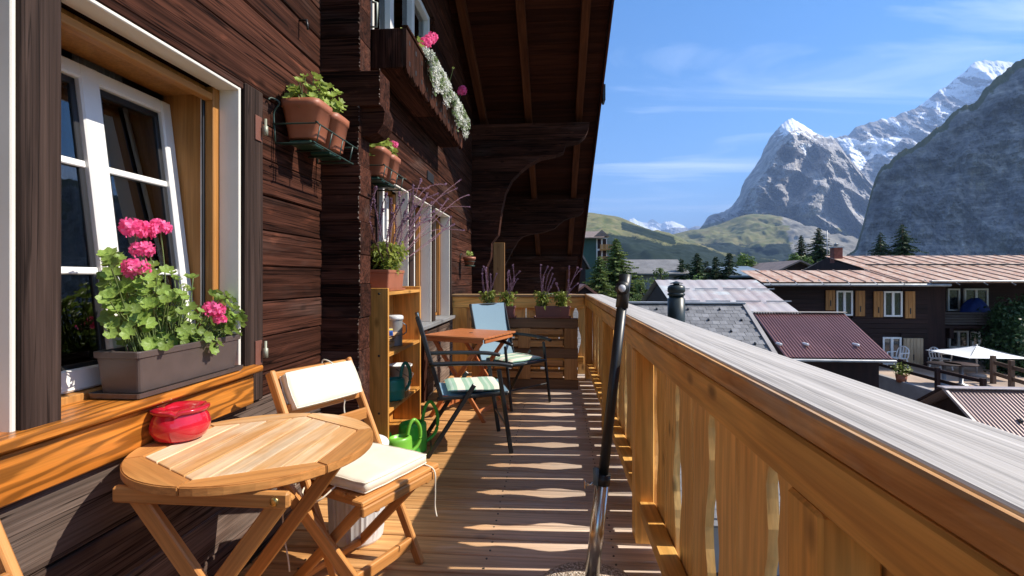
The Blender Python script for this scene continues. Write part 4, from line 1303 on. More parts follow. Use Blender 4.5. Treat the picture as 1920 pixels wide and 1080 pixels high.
def geranium(label, base, leaves, heads, kind, rnd, buds=(), loc=None):
    """leaves: list of (point, size); heads: list of (point, radius)."""
    t = thing('geranium', label, 'plant', loc or base)
    stems = []
    cen = sum((Vector(p) for p, _ in leaves), Vector()) / len(leaves)
    for p, s in leaves:
        nrm = (Vector(p) - cen + Vector((0.10, -0.06, 0.12))).normalized() + Vector((rnd.uniform(-.5, .5), rnd.uniform(-.5, .5), rnd.uniform(0, .6)))
        put_leaf(t, p, nrm, s, kind, rnd)
        if rnd.random() < 0.5:
            b0 = Vector(base) + Vector((rnd.uniform(-.03, .03), (p[1] - base[1]) * 0.55, 0))
            stems.append(spline([b0, (b0 + Vector(p)) / 2 + Vector((0, 0, 0.02)), Vector(p)], 4))
    for p, r in heads:
        b0 = Vector(base) + Vector((0, (p[1] - base[1]) * 0.6, 0.02))
        stems.append(spline([b0, (b0 + Vector(p)) / 2 + Vector((.01, .01, .01)), Vector(p)], 5))
        floret_head('flower_head', p, r, M_PINK, t, rnd)
    for p in buds:
        b0 = Vector(base) + Vector((0, (p[1] - base[1]) * 0.7, 0.02))
        stems.append(spline([b0, (b0 + Vector(p)) / 2, Vector(p)], 4))
        floret_head('bud', p, 0.012, M_GERY, t, rnd, 10)
    tubes('stems', stems, 0.0022, M_STEM, t, 5)
    return t


def trough(name, label, c, L, Wd, H, mat, axis='y', saucer=True, group=None, taper=0.86):
    """Oblong planter with lip, soil and drip tray; c = centre of the base."""
    t = thing(name, label, 'planter', c, 0, group)
    M = Matrix.Translation(c) @ (Matrix.Identity(4) if axis == 'y' else Matrix.Rotation(radians(90), 4, 'Z'))
    def ring(w, l_, z, r=0.012):
        pts = []
        for sx, sy, a0 in ((1, 1, 0), (-1, 1, 90), (-1, -1, 180), (1, -1, 270)):
            for k in range(4):
                a = radians(a0 + 30 * k)
                pts.append((sx * (w / 2 - r) + r * cos(a), sy * (l_ / 2 - r) + r * sin(a), z))
        return pts
    z0 = 0.016 if saucer else 0.001
    lv = [(Wd * taper * .96, L * .93, z0), (Wd * taper, L * .935, z0 + .004), (Wd * .965, L * .98, H - .022), (Wd * 1.02, L * 1.01, H - .020), (Wd * 1.03, L * 1.015, H - .003), (Wd * 1.02, L * 1.01, H),
          (Wd * .94, L * .965, H), (Wd * .92, L * .955, H - .03)]
    vs, fs = [], []
    for w, l_, z in lv: vs += ring(w, l_, z)
    n = 16
    for j in range(len(lv) - 1):
        for i in range(n):
            a, b = j * n + i, j * n + (i + 1) % n
            fs.append((a, b, b + n, a + n))
    fs.append(list(range(n))[::-1])
    mesh('trough', vs, fs, mat, t, M)
    rs = ring(Wd * .925, L * .956, H - .026)
    mesh('soil', rs, [list(range(16))], M_SOIL, t, M)
    if saucer:
        lv = [(Wd * .98, L * 1.0, 0.001), (Wd * 1.08, L * 1.03, 0.004), (Wd * 1.13, L * 1.045, 0.020), (Wd * 1.09, L * 1.03, 0.020), (Wd * 1.0, L * .99, 0.007)]
        vs, fs = [], []
        for w, l_, z in lv: vs += ring(w, l_, z)
        for j in range(len(lv) - 1):
            for i in range(n):
                a, b = j * n + i, j * n + (i + 1) % n
                fs.append((a, b, b + n, a + n))
        fs += [list(range(n))[::-1], [(len(lv) - 1) * n + i for i in range(n)]]
        mesh('drip_tray', vs, fs, mat, t, M)
    return t

# --- brown window planter with the big geranium
GP = Vector((-1.378, 1.745, 0.8685))
trough('planter', 'long dark brown plastic planter with drip tray on the window sill', GP, 0.52, 0.155, 0.150, M_BROWNP)
rnd = random.Random(5)
gl = []
shape = [(205, 490, 30), (210, 545, 40), (235, 520, 45), (225, 600, 45), (290, 560, 60), (300, 600, 60), (340, 570, 60), (350, 610, 50), (390, 600, 50), (420, 580, 40), (430, 610, 35), (440, 600, 25),
         (260, 560, 55), (320, 540, 45), (255, 600, 50), (300, 630, 40), (360, 630, 40), (405, 640, 25), (415, 560, 30), (280, 520, 40), (215, 575, 40)]
for u, v, rr in shape:
    for q in range(15):
        uu, vv = u + rnd.gauss(0, rr * .42), v + rnd.gauss(0, rr * .38)
        uu = max(203, min(450, uu)); vv = max(478, min(648, vv))
        X = -1.375 + rnd.uniform(-.075, .09)
        p = at(uu, vv, X=X)
        gl.append((p, rnd.uniform(0.030, 0.054)))
gl += [(at(400, 652, X=-1.285), 0.05), (at(408, 640, X=-1.28), 0.045), (at(385, 632, X=-1.29), 0.045), (at(290, 648, X=-1.35), 0.05), (at(443, 580, X=-1.30), 0.05), (at(207, 492, X=-1.40), 0.05), (at(225, 480, X=-1.39), 0.045)]
hd = [(at(250, 428, X=-1.36), 0.038), (at(300, 426, X=-1.34), 0.034), (at(272, 432, X=-1.35), 0.034), (at(268, 468, X=-1.35), 0.034), (at(255, 504, X=-1.33), 0.040), (at(401, 580, X=-1.30), 0.037), (at(412, 598, X=-1.295), 0.024)]
geranium('bushy geranium with bright pink flower heads in the brown window planter', GP + Vector((0, 0, 0.125)), gl, hd, 'g', rnd,
         [at(296, 522, X=-1.33), at(308, 536, X=-1.34), at(346, 536, X=-1.34), at(352, 540, X=-1.33)])

# --- terracotta pots in wire racks on the log wall
def square_pot(parent, c, w, h, mat, name='pot'):
    lv = [(w * .70, 0.0), (w * .72, 0.004), (w * .95, h * .80), (w * 1.0, h * .81), (w * 1.02, h), (w * .94, h), (w * .90, h * .9)]
    vs, fs, n = [], [], 24
    for ww, z in lv:
        for k in range(n):
            a = 2 * pi * (k + .5) / n
            m_ = max(abs(cos(a)), abs(sin(a))) ** 0.88
            vs.append((ww / 2 * cos(a) / m_, ww / 2 * sin(a) / m_, z))
    for j in range(len(lv) - 1):
        for i in range(n):
            a, b = j * n + i, j * n + (i + 1) % n
            fs.append((a, b, b + n, a + n))
    fs.append(list(range(n))[::-1])
    fs.append([(len(lv) - 1) * n + i for i in range(n)])
    return mesh(name, vs, fs, mat, parent, Matrix.Translation(c), True)

def wire_rack(label, y0, y1, z, x0, x1):
    """Wall rack: front hoop, bottom hoop, uprights and hook arms, with a green drip tray."""
    t = thing('wire_rack', label, 'plant rack', (x0, (y0 + y1) / 2, z - 0.02), 0, 'wire pot racks on the log wall')
    lo, hi = z - 0.015, z + 0.075
    lists = [spline([(x0, y0, hi), (x1 - .01, y0, hi), (x1, y0 + .01, hi), (x1, y1 - .01, hi), (x1 - .01, y1, hi), (x0, y1, hi)], 3),
             spline([(x0, y0 + .01, lo), (x1 - .03, y0 + .01, lo), (x1 - .02, y0 + .02, lo), (x1 - .02, y1 - .02, lo), (x1 - .03, y1 - .01, lo), (x0, y1 - .01, lo)], 3)]
    for i in range(4):
        yy = y0 + .03 + (y1 - y0 - .06) * i / 3
        lists.append([(x1, yy, hi), (x1 - .02, yy, lo), (x0 + .02, yy, lo)])
    for yy in (y0, y1):
        lists.append(spline([(x0, yy, hi), (x0, yy, hi + .06), (x0 + .03, yy - .005, hi + .10), (x0 + .004, yy - .03, hi + .115), (x0 - .0, yy - .05, hi + .10)], 4))
        lists.append([(x0, yy, hi), (x0, yy + (.01 if yy == y0 else -.01), lo)])
    tubes('wires', lists, 0.004, M_WIRE, t, 6)
    for k in range(2):
        yc = y0 + .118 + .215 * k
        span('drip_tray', (x0 + .045, x1 - .055), (yc - .068, yc + .068), (lo + .004, lo + .026), M_TRAY, t, e=.008)
    return t

def rack_plant(label, c, rnd, n, size, head=None, spread=(.07, .075, .055), bud=()):
    lv = []
    for i in range(n):
        d = Vector((rnd.gauss(0, 1), rnd.gauss(0, 1), rnd.gauss(0, 1))).normalized() * rnd.random() ** .4
        lv.append((Vector(c) + Vector((d.x * spread[0], d.y * spread[1], d.z * spread[2] + .06)), size * rnd.uniform(.7, 1.2)))
    geranium(label, c, lv, head or [], 'y', rnd, bud)

rk_y0, rk_z = 2.34, 1.885
for i, (y0, zz, near) in enumerate(((2.325, 1.915, True), (3.27, 1.925, False))):
    ln = 'nearer' if near else 'farther'
    wire_rack('dark green wire rack on the log wall, ' + ('left of the projecting log corner' if near else 'right of the projecting log corner'), y0, y0 + .455, zz, WX + 0.01, WX + 0.225)
    for k in range(2):
        c = Vector((WX + 0.116, y0 + .118 + .215 * k, zz + .0215))
        pt_ = square_pot(None, c, 0.195, 0.185, M_TERRA, 'flower_pot')
        tag(pt_, ('first' if k == 0 else 'second') + ' terracotta pot in the ' + ln + ' wire rack on the log wall', 'pot', 'terracotta pots in the wire racks')
        rn = random.Random(40 + 7 * i + k)
        top = c + Vector((0.0, 0, .178))
        if near:
            rack_plant('pale green geranium in the ' + ('first' if k == 0 else 'second') + ' pot of the nearer wire rack', top, rn, 56, .058, None, (.095, .125, .12))
        else:
            if k == 0: rack_plant('pale green geranium in the first pot of the farther wire rack', top, rn, 64, .066, None, (.09, .14, .12))
            else: rack_plant('small geranium with one pink bloom in the second pot of the farther rack', top, rn, 34, .055, [(top + Vector((.04, .08, .12)), .032)], (.07, .13, .07), [top + Vector((.02, .12, .05))])

# --- small round pot in a ring near the far end of the wall
c = at(880, 497, X=-1.215)
rr_ = thing('pot_ring', 'small wire ring bracket holding a round pot near the far wall end', 'plant rack', (WX, c.y, c.z))
tubes('wires', [[(c.x + .085 * cos(a), c.y + .085 * sin(a), c.z + .05) for a in [2 * pi * k / 20 for k in range(21)]],
                spline([(c.x - .085, c.y, c.z + .05), (WX + .01, c.y, c.z + .05), (WX + .01, c.y - .02, c.z + .12), (WX + .03, c.y - .05, c.z + .16), (WX + .01, c.y - .08, c.z + .12)], 4)], .004, M_WIRE, rr_, 6)
lathe('drip_tray', [(0, -.02), (.075, -.02), (.085, -.006), (.08, -.006), (.0, -.012)], M_TRAY, rr_, Matrix.Translation(c), 20)
pt_ = lathe('flower_pot', [(0, 0), (.06, 0), (.082, .09), (.09, .09), (.092, .125), (.084, .125), (.08, .11), (0, .108)], M_TERRA, None, Matrix.Translation(c + Vector((0, 0, -.011))), 28)
tag(pt_, 'small round terracotta pot hanging near the far end of the log wall', 'pot')
rack_plant('tiny green plant in the small round hanging pot', c + Vector((0, 0, .10)), random.Random(3), 12, .05, None, (.05, .07, .03))

# --- carved wooden flower box below the gable window
FBX0, FBX1, FBY0, FBY1, FBZ0, FBZ1 = WX + 0.02, -1.065, 3.57, 5.80, 2.77, 3.055
fb = thing('flower_box', 'dark carved wooden flower box high below the gable window', 'flower box', ((FBX0 + FBX1) / 2, (FBY0 + FBY1) / 2, FBZ0))
span('end_board', (FBX0, FBX1 - .026), (FBY0, FBY0 + .025), (FBZ0, FBZ1), M_LOG, fb)
span('end_board', (FBX0, FBX1 - .026), (FBY1 - .025, FBY1), (FBZ0, FBZ1), M_LOG, fb)
span('bottom_board', (FBX0, FBX1 - .026), (FBY0 + .026, (FBY0 + FBY1) / 2 - .002), (FBZ0, FBZ0 + .025), M_LOG, fb)
span('bottom_board', (FBX0, FBX1 - .026), ((FBY0 + FBY1) / 2 + .002, FBY1 - .026), (FBZ0, FBZ0 + .025), M_LOG, fb)
span('back_board', (FBX0 - .002, FBX0 + .02), (FBY0 + .026, FBY1 - .026), (FBZ0 + .026, FBZ1 - .02), M_LOG, fb)
span('soil', (FBX0 + .021, FBX1 - .027), (FBY0 + .026, FBY1 - .026), (FBZ1 - .08, FBZ1 - .05), M_SOIL, fb)
nb = 13
for i in range(nb):        # front of upright boards with a scalloped foot
    a = FBY0 + (FBY1 - FBY0) * i / nb + .002; b = FBY0 + (FBY1 - FBY0) * (i + 1) / nb - .002
    w = b - a
    poly = [(a, FBZ1)] + [(a, FBZ0 + .01), (a + w * .12, FBZ0 - .015), (a + w * .3, FBZ0 - .03), (a + w * .42, FBZ0 - .012), (a + w * .5, FBZ0 - .045), (a + w * .58, FBZ0 - .012), (a + w * .7, FBZ0 - .03), (a + w * .88, FBZ0 - .015), (b, FBZ0 + .01)] + [(b, FBZ1)]
    prism('front_board', poly, 0, FBX1 - .025, FBX1, M_LOG, fb)
    for zz in (FBZ0 + .06, FBZ0 + .21):
        span('cut_out_shade', (FBX1 + .0005, FBX1 + .002), (a + w * .42, a + w * .58), (zz - .018, zz + .018), M_GASK, fb, e=.0004)  # black plate on the uncut board, painting the shade inside a cut-out
span('top_moulding', (FBX1 - .03, FBX1 + .012), (FBY0, FBY1), (FBZ1 + .001, FBZ1 + .022), M_LOG, fb)

def alyssum(label, y0, y1, rnd, n):
    """Trailing cushion of tiny white blossoms hanging over the box front."""
    c = Vector((FBX1 + .03, (y0 + y1) / 2, FBZ1 + .02))
    t = thing('alyssum', label, 'plant', (FBX1, c.y, FBZ1), 0, 'white trailing alyssum in the high flower box')
    vs, fs, v2, f2 = [], [], [], []
    for i in range(n):
        yy = rnd.uniform(y0, y1); q = rnd.random()
        hang = 0.05 + 0.15 * abs(sin(yy * 7.0)) * (1 + .4 * sin(yy * 17))
        ang = rnd.uniform(-.6, pi)
        p = Vector((FBX1 - .03 + .085 * sin(min(ang, 2.3)) * (.8 + .4 * rnd.random()) + .02, yy, FBZ1 + .075 * cos(ang) - max(0, q - .45) * hang * 1.5))
        d = (Vector((1, rnd.uniform(-.6, .6), rnd.uniform(-.2, 1)))).normalized()
        x = d.orthogonal().normalized(); y_ = d.cross(x)
        white = noise.noise(Vector((yy * 9, p.z * 12, 1.3))) + rnd.gauss(0, .25) > -.12
        V, Fc = (vs, fs) if white else (v2, f2)
        s = rnd.uniform(.009, .015) * (1.1 if white else 1.3)
        for k in range(3):
            a = k * 2.09 + rnd.random()
            o = len(V)
            e = x * cos(a) + y_ * sin(a); f = -x * sin(a) + y_ * cos(a)
            V += [p, p + e * s + f * s * .6 + d * s * .3, p + e * s * 1.3 + d * s * .6, p + e * s - f * s * .6 + d * s * .3]
            Fc.append((o, o + 1, o + 2, o + 3))
    tag(mesh('blossoms', vs, fs, M_WHTF, t), kind='stuff'); tag(mesh('foliage', v2, f2, M_ALY, t), kind='stuff')
rnd = random.Random(9)
alyssum('white alyssum trailing over the near half of the high flower box', 4.05, 4.75, rnd, 1500)
alyssum('white alyssum trailing over the far end of the high flower box', 4.95, 5.78, rnd, 1400)
for lb, uv, Xc, yb in (('pink geranium at the near end of the high flower box', [(797, 80), (811, 70), (806, 74)], -1.10, 3.95),
                       ('pink geranium at the far end of the high flower box', [(867, 168), (866, 172)], -1.06, 5.35)):
    hs = [(at(u, v, X=Xc), .05) for u, v in uv]
    b0 = Vector((FBX1 - .09, yb, FBZ1 - .05))
    lv = [(b0 + Vector((rnd.uniform(-.05, .09), rnd.uniform(-.16, .16), rnd.uniform(.05, .16))), rnd.uniform(.045, .07)) for _ in range(22)]
    geranium(lb, b0, lv, hs, 'y', rnd, [at(850, 127, X=-1.03)] if yb > 4.5 else [])

# --- basil with long purple flower spikes
def basil(label, base, rnd, n_leaf, extent, spikes, hleaf, lean=(0, 0, 0)):
    t = thing('flowering_basil', label, 'plant', base, 0, 'purple-flowered basil plants')
    vs, fs = [], []
    stems, pv, pf = [], [], []
    for i in range(n_leaf):
        q = rnd.random() ** .8
        p = Vector(base) + Vector((rnd.gauss(0, extent[0]) * (.6 + .5 * q), rnd.gauss(0, extent[1]) * (.6 + .5 * q), q * hleaf)) + Vector(lean) * q * .3
        d = Vector((rnd.gauss(0, 1), rnd.gauss(0, 1), rnd.gauss(-.5, .6))).normalized()
        s = rnd.uniform(.022, .042)
        nrm = Vector((rnd.gauss(0, .5), rnd.gauss(0, .5), 1)).normalized()
        w = d.cross(nrm).normalized()
        o = len(vs)
        sag = Vector((0, 0, -.3 * s))
        vs += [p, p + d * s * .5 + w * s * .36, p + d * s * 1.3 + sag, p + d * s * .5 - w * s * .36, p + d * s * .55 - Vector((0, 0, s * .10))]
        fs += [(o, o + 1, o + 4), (o + 1, o + 2, o + 4), (o + 2, o + 3, o + 4), (o + 3, o, o + 4)]
    for tip, bend in spikes:
        tip = Vector(tip)
        b0 = Vector(base) + Vector((rnd.uniform(-.4, .4) * extent[0], rnd.uniform(-.6, .6) * extent[1], 0))
        sw = Vector((rnd.uniform(-1, 1), rnd.uniform(-1, 1), 0)) * .10 * (tip - b0).length
        mid = (b0 + tip) / 2 + Vector((0, 0, (bend + rnd.uniform(-.05, .14)) * (tip - b0).length)) + sw
        pts = spline([b0, mid, tip], 14)
        stems.append(pts)
        N = len(pts)
        for j in range(int(N * .42), N):
            for rep in range(2):
                a_ = pts[j - 1].lerp(pts[j], rep * .5)
                m = 3 if j < N - 3 else 5
                for k in range(m):
                    d = Vector((rnd.gauss(0, 1), rnd.gauss(0, 1), rnd.gauss(0, 1))).normalized()
                    s = rnd.uniform(.005, .009) * (1.6 if j > N - 3 else 1)
                    c_ = a_ + d * .004
                    x = d.orthogonal().normalized() * s * .5; y_ = d.cross(x).normalized() * s * .5
                    o = len(pv)
                    pv += [c_ + x, c_ + y_, c_ - x, c_ - y_, c_ + d * s, c_ - d * s * .4]
                    pf += [(o, o + 1, o + 4), (o + 1, o + 2, o + 4), (o + 2, o + 3, o + 4), (o + 3, o, o + 4), (o + 1, o, o + 5), (o + 2, o + 1, o + 5), (o + 3, o + 2, o + 5), (o, o + 3, o + 5)]
    tag(mesh('leaves', vs, fs, M_BAS, t), kind='stuff')
    tubes('stems', stems, .0024, M_STEMP, t, 5)
    tag(mesh('blossoms', pv, pf, M_PURP, t), kind='stuff')
    return t

sp_c = Vector((-1.215, at(728, 540, X=-1.2).y - 0.03, SH + .001 - .026 + .0))
sp_c = Vector((-1.215, 3.60, 1.160))
trough('planter', 'terracotta plastic planter with saucer on top of the pine shelf', sp_c, 0.36, 0.15, 0.150, M_TERRA)
rnd = random.Random(21)
tips = []
for u, v in ((700, 372), (705, 350), (725, 362), (733, 372), (790, 335), (805, 352), (770, 362), (758, 372), (748, 358), (865, 336), (880, 365), (882, 388), (872, 432), (840, 372), (812, 378), (828, 385), (795, 372),
             (780, 385), (846, 405), (852, 420), (775, 345), (815, 395), (838, 345), (735, 398), (788, 402), (802, 362), (822, 362), (858, 352), (760, 395), (745, 385), (718, 390), (808, 412), (830, 425), (768, 408)):
    tips.append((at(u, v, X=rnd.uniform(-1.18, -1.0)), rnd.uniform(-.04, .12)))
basil('big basil with many purple spikes in the planter on the shelf', sp_c + Vector((0, .02, .13)), rnd, 950, (.05, .085), tips, .22)
for i, (u, lb) in enumerate(((934, 'left'), (1036, 'right'))):
    c = at(u, 580, Y=PY + .07); c = Vector((c.x, PY + .07, 0.801))
    trough('planter', 'dark red-brown planter on the pallet, ' + lb + ' one of the pair', c, 0.40, 0.13, 0.135, M_PLUM, 'x', True, 'planters on the pallet')
    for k in range(2):
        rnd = random.Random(60 + 3 * i + k)
        b = c + Vector((-.11 + .21 * k, 0, .115))
        tp = []
        m = 8 if not (i == 1 and k == 0) else 9
        for j in range(m):
            tp.append((b + Vector((rnd.uniform(-.10, .16) + (.10 if k else -.02) * rnd.random(), rnd.uniform(-.12, .06), rnd.uniform(.22, .50))), rnd.uniform(-.02, .14)))
        basil('basil with purple spikes in the ' + lb + ' pallet planter, ' + ('left' if k == 0 else 'right') + ' clump', b, rnd, 300, (.042, .04), tp, .19)
# ---------------------------------------------------------------- the village below and beyond
def metal(name, c1, c2, rough=.45, met=.35, scale=1.2, stretch=(1, 1, 1), c3=None, lo=.35, hi=.65):
    m, n, l, b, _ = new_mat(name)
    v = coords(n, l, stretch, rand=True)
    col = ramp(n, l, tex(n, l, v, scale, 6, .65, .4), lo, hi, c1, c2)
    if c3:
        col = mixc(n, l, ramp(n, l, tex(n, l, v, scale * 2.3, 5, .6), .52, .66), col, c3)
    l.new(col, b.inputs['Base Color']); b.inputs['Roughness'].default_value = rough; b.inputs['Metallic'].default_value = met
    return m
M_RUST = metal('rusty_roof_sheet', (0.36, 0.19, 0.115), (0.58, 0.44, 0.33), .55, .05, 3.2, (1.2, .5, .5), (0.40, 0.16, 0.06))
M_MAROON = metal('maroon_corrugated_sheet', (0.165, 0.068, 0.062), (0.225, 0.10, 0.09), .4, .15, .5)
M_MAROON2 = metal('pale_maroon_corrugated_sheet', (0.25, 0.165, 0.145), (0.32, 0.22, 0.195), .4, .2, .5)
M_PINKSH = metal('faded_pink_sheet', (0.40, 0.32, 0.30), (0.46, 0.43, 0.41), .5, .1, .8, (.6, .2, 2.0), (0.52, 0.55, 0.53))
M_SLATE = None
m, n, l, b, _ = new_mat('grey_slate')
oi = n.new('ShaderNodeObjectInfo')
t1 = tex(n, l, coords(n, l, 1.0), 3.0, 6, .7)
c1 = ramp(n, l, t1, .3, .75, (0.125, 0.125, 0.13), (0.26, 0.26, 0.265))
mr = n.new('ShaderNodeMapRange'); mr.inputs['To Min'].default_value = .72; mr.inputs['To Max'].default_value = 1.2; l.new(oi.outputs['Random'], mr.inputs['Value'])
hs = n.new('ShaderNodeHueSaturation'); l.new(mr.outputs[0], hs.inputs['Value']); l.new(c1, hs.inputs['Color'])
l.new(hs.outputs[0], b.inputs['Base Color']); b.inputs['Roughness'].default_value = .6
M_SLATE = m
M_STUCCO = plain('grey_stucco', (0.34, 0.32, 0.31), .9, var=.2, vscale=1.5)
M_WSTUCCO = plain('white_stucco', (0.70, 0.70, 0.68), .9, var=.08, vscale=1.5)
M_GREENB = plain('dark_green_boards', (0.03, 0.075, 0.06), .7, var=.2)
M_TILE = plain('grey_roof_tiles', (0.17, 0.165, 0.16), .7, var=.3, vscale=2)
M_TILEB = plain('brown_roof_tiles', (0.20, 0.15, 0.125), .7, var=.3, vscale=2)
M_SHEETG = metal('green_grey_sheet', (0.16, 0.20, 0.21), (0.24, 0.28, 0.29), .4, .3, .8)
M_DARKW = wood('dark_village_wood', (0.016, 0.007, 0.006), (0.042, 0.018, 0.014), (5, 5, .5), .75, .2, .3, fine=(20, 20, 1))
M_SHUT = wood('orange_shutter_wood', (0.36, 0.16, 0.045), (0.50, 0.24, 0.07), (8, 8, 1), .5, .1, .15)
M_SHUTP = wood('pale_shutter_wood', (0.42, 0.30, 0.18), (0.55, 0.42, 0.27), (8, 8, 1), .55, .1, .12)
M_FPANE = plain('far_window_glass', (0.025, 0.03, 0.035), .06, var=.3, spec=.9)
M_PAVE = plain('terrace_paving', (0.42, 0.32, 0.25), .85, var=.3, vscale=.8)
M_BRICK = plain('brick_chimney', (0.22, 0.07, 0.045), .85, var=.35, vscale=9)
M_CHIMG = plain('dark_green_flue', (0.016, 0.026, 0.024), .38, var=.2)

# --- slate roof below the railing
rY, rZ, rS = 13.0, 0.62, 0.55
SLX0, SLX1 = -1.15, 4.66
sl = thing('slate_roofed_house', 'grey slate roofed house just below the balcony railing', 'house', (2, 12, -3.2))
ang = math.atan(rS)
def sl_pt(y, off=0): return Vector((0, y, rZ - rS * (rY - y))) + Vector((0, -sin(ang), cos(ang))) * off
prism('gable_wall', [(7.9, -3.2), (7.9, -2.35), (13.0, .5), (18.1, -2.35), (18.1, -3.2)], 0, SLX0 + .3, SLX1 - .15, M_STUCCO, sl)
a_, b_ = sl_pt(7.6, -.03), sl_pt(13.0, -.03)
bar('roof_deck', ((SLX0 + SLX1) / 2, a_.y, a_.z), ((SLX0 + SLX1) / 2, b_.y, b_.z), SLX1 - SLX0, .05, M_SLATE, sl)
bar('rear_roof_slope', ((SLX0 + SLX1) / 2, 18.4, rZ - rS * 5.4 - .03), ((SLX0 + SLX1) / 2, 13.0, rZ - .03), SLX1 - SLX0, .05, M_SLATE, sl)
tw_, th_ = 0.17, 0.155                     # shingle width and exposed length
me_s = {}
for wv in (0.166,):
    vs, fs = chamfer(wv / 2, th_ * .56, .005, .002)
    me_s[wv] = bpy.data.meshes.new('shingle'); me_s[wv].from_pydata(vs, [], fs); me_s[wv].materials.append(M_SLATE); me_s[wv].update()
rows = int((13.0 - 7.7) / (th_ * cos(ang)))
rest_v, rest_f = [], []
cand = []
for rI in range(rows):
    yc = 13.0 - (rI + .5) * th_ * cos(ang)
    x = SLX0 + (.085 if rI % 2 else 0) + .08
    while x < SLX1 - .1:
        c = sl_pt(yc, .009 + R.uniform(0, .003))
        u, v = pix((x, c.y, c.z))
        M = Matrix.Translation((x + R.uniform(-.003, .003), c.y, c.z)) @ Matrix.Rotation(ang - .028 + R.uniform(-.006, .006), 4, 'X') @ Matrix.Rotation(R.uniform(-.012, .012), 4, 'Z')
        # lowest visible line is the railing cap
        seen = u > 1085 and v < 560 + max(0, (u - 1173)) * .34 + 25
        cand.append((0 if seen else 1, -c.y, M))
        x += tw_
cand.sort(key=lambda q: (q[0], q[1]))
for i, (s, _, M) in enumerate(cand):
    if i < 300: inst('shingle', me_s[.166], sl, M)
    else:
        v_, f_ = chamfer(.083, th_ * .56, .005, .002)
        o = len(rest_v); rest_v += [M @ Vector(p) for p in v_]; rest_f += [[k + o for k in q] for q in f_]
if rest_v: tag(mesh('shingles', rest_v, rest_f, M_SLATE, sl), kind='stuff')
span('ridge_cap', (SLX0, SLX1 + .02), (12.88, 13.12), (rZ - .005, rZ + .045), M_ZINC, sl, e=.01)
a_, b_ = sl_pt(7.6, .02), sl_pt(13.0, .02)
bar('verge_strip', (SLX1, a_.y, a_.z), (SLX1, b_.y, b_.z), .10, .05, M_STUCCO, sl)
sg = bpy.data.meshes.new('snow_hook')
vs, fs = chamfer(.02, .03, .025, .006); sg.from_pydata(vs, [], fs); sg.materials.append(M_BLACK); sg.update()
for rI in range(2, 17, 3):
    yc = 13.0 - rI * th_ * cos(ang)
    x = 1.0 + (rI % 2) * .37
    while x < SLX1 - .2:
        c = sl_pt(yc, .03)
        inst('snow_hook', sg, sl, Matrix.Translation((x, c.y, c.z)) @ Matrix.Rotation(ang, 4, 'X'))
        x += .75
# flue pipe
fp = at(1268, 600, Y=11.4)
fl = thing('flue_pipe', 'dark green metal flue pipe with rain cap on the slate roof', 'chimney', (fp.x, 11.4, sl_pt(11.4).z))
zb = sl_pt(11.4).z; zt = at(1268, 532, Y=11.4).z
FM = Matrix.Translation((fp.x, 11.4, 0))
rr = .185
lathe('pipe', [(rr, zb - .2), (rr, zt - .32), (rr * .86, zt - .315), (rr * .86, zt - .26)], M_CHIMG, fl, FM, 28)
lathe('collar', [(rr * .86, zt - .26), (rr * 1.0, zt - .255), (rr * 1.02, zt - .22), (rr * .9, zt - .205), (rr * .9, zt - .19), (rr * 1.02, zt - .17), (rr * .96, zt - .06), (rr * .70, zt - .03), (rr * .6, zt - .02)], M_CHIMG, fl, FM, 28)
lathe('rain_cap', [(rr * .35, zt - .02), (rr * .35, zt + .0), (rr * .75, zt + .0), (rr * .7, zt + .015), (0, zt + .06)], M_CHIMG, fl, FM, 28)

def corrugated(name, x0, x1, pa, pb, pitch, amp, mat, parent):
    """Sheet between eave line pa=(y,z) and ridge line pb=(y,z), ribs running up the slope."""
    n = max(2, int((x1 - x0) / pitch)) * 4
    vs, fs = [], []
    d = Vector((0, pb[0] - pa[0], pb[1] - pa[1])).normalized(); nr = Vector((0, -d.z, d.y))
    pat = (0, 1, 1, 0)
    for i in range(n + 1):
        x = x0 + (x1 - x0) * i / n
        off = nr * amp * pat[i % 4]
        vs += [Vector((x, pa[0], pa[1])) + off, Vector((x, pb[0], pb[1])) + off]
        if i: fs.append((2 * i - 2, 2 * i, 2 * i + 1, 2 * i - 1))
    k = len(vs)      # underside gives the sheet its thickness
    vs += [Vector(v_) - nr * (amp * .4 + .004) for v_ in vs[:k]]
    fs += [tuple(q + k for q in f[::-1]) for f in fs]
    return mesh(name, vs, fs, mat, parent)

def roof_pair(o, x0, x1, ye, ze, yr, zr, mat, pitch, amp, nsheet, rear=True):
    w = (x1 - x0) / nsheet
    for i in range(nsheet):
        corrugated('roof_sheet', x0 + i * w + .004, x0 + (i + 1) * w - .004, (ye, ze), (yr, zr), pitch, amp, mat, o)
    if rear: corrugated('rear_roof_sheet', x0, x1, (2 * yr - ye, ze), (yr, zr), pitch, amp, mat, o)

# --- maroon corrugated roof in the middle
mh = thing('shed', 'shed with maroon corrugated metal roof beside the slate roof', 'shed', (7.7, 16, -3.2))
mr0, mr1 = at(1412, 592, Y=16.0), at(1583, 583, Y=16.0)
me0 = at(1668, 673, Y=13.8)
zr_, ze_ = (mr0.z + mr1.z) / 2, me0.z
roof_pair(mh, mr0.x, mr1.x, 13.8, ze_, 16.0, zr_, M_MAROON, .075, .022, 4)
span('ridge_flashing', (mr0.x - .03, mr1.x + .03), (15.9, 16.1), (zr_ + .022, zr_ + .05), plain('pale_flashing', (0.45, 0.38, 0.30), .5, metal=.2), mh)
prism('wall', [(14.2, -3.2), (14.2, ze_ + .05), (16.0, zr_ - .12), (17.8, ze_ + .05), (17.8, -3.2)], 0, mr0.x + .1, mr1.x - .1, M_DARKW, mh)
span('gutter', (mr0.x, mr1.x + .05), (13.70, 13.80), (ze_ - .09, ze_ - .02), M_ZINC, mh, e=.02)
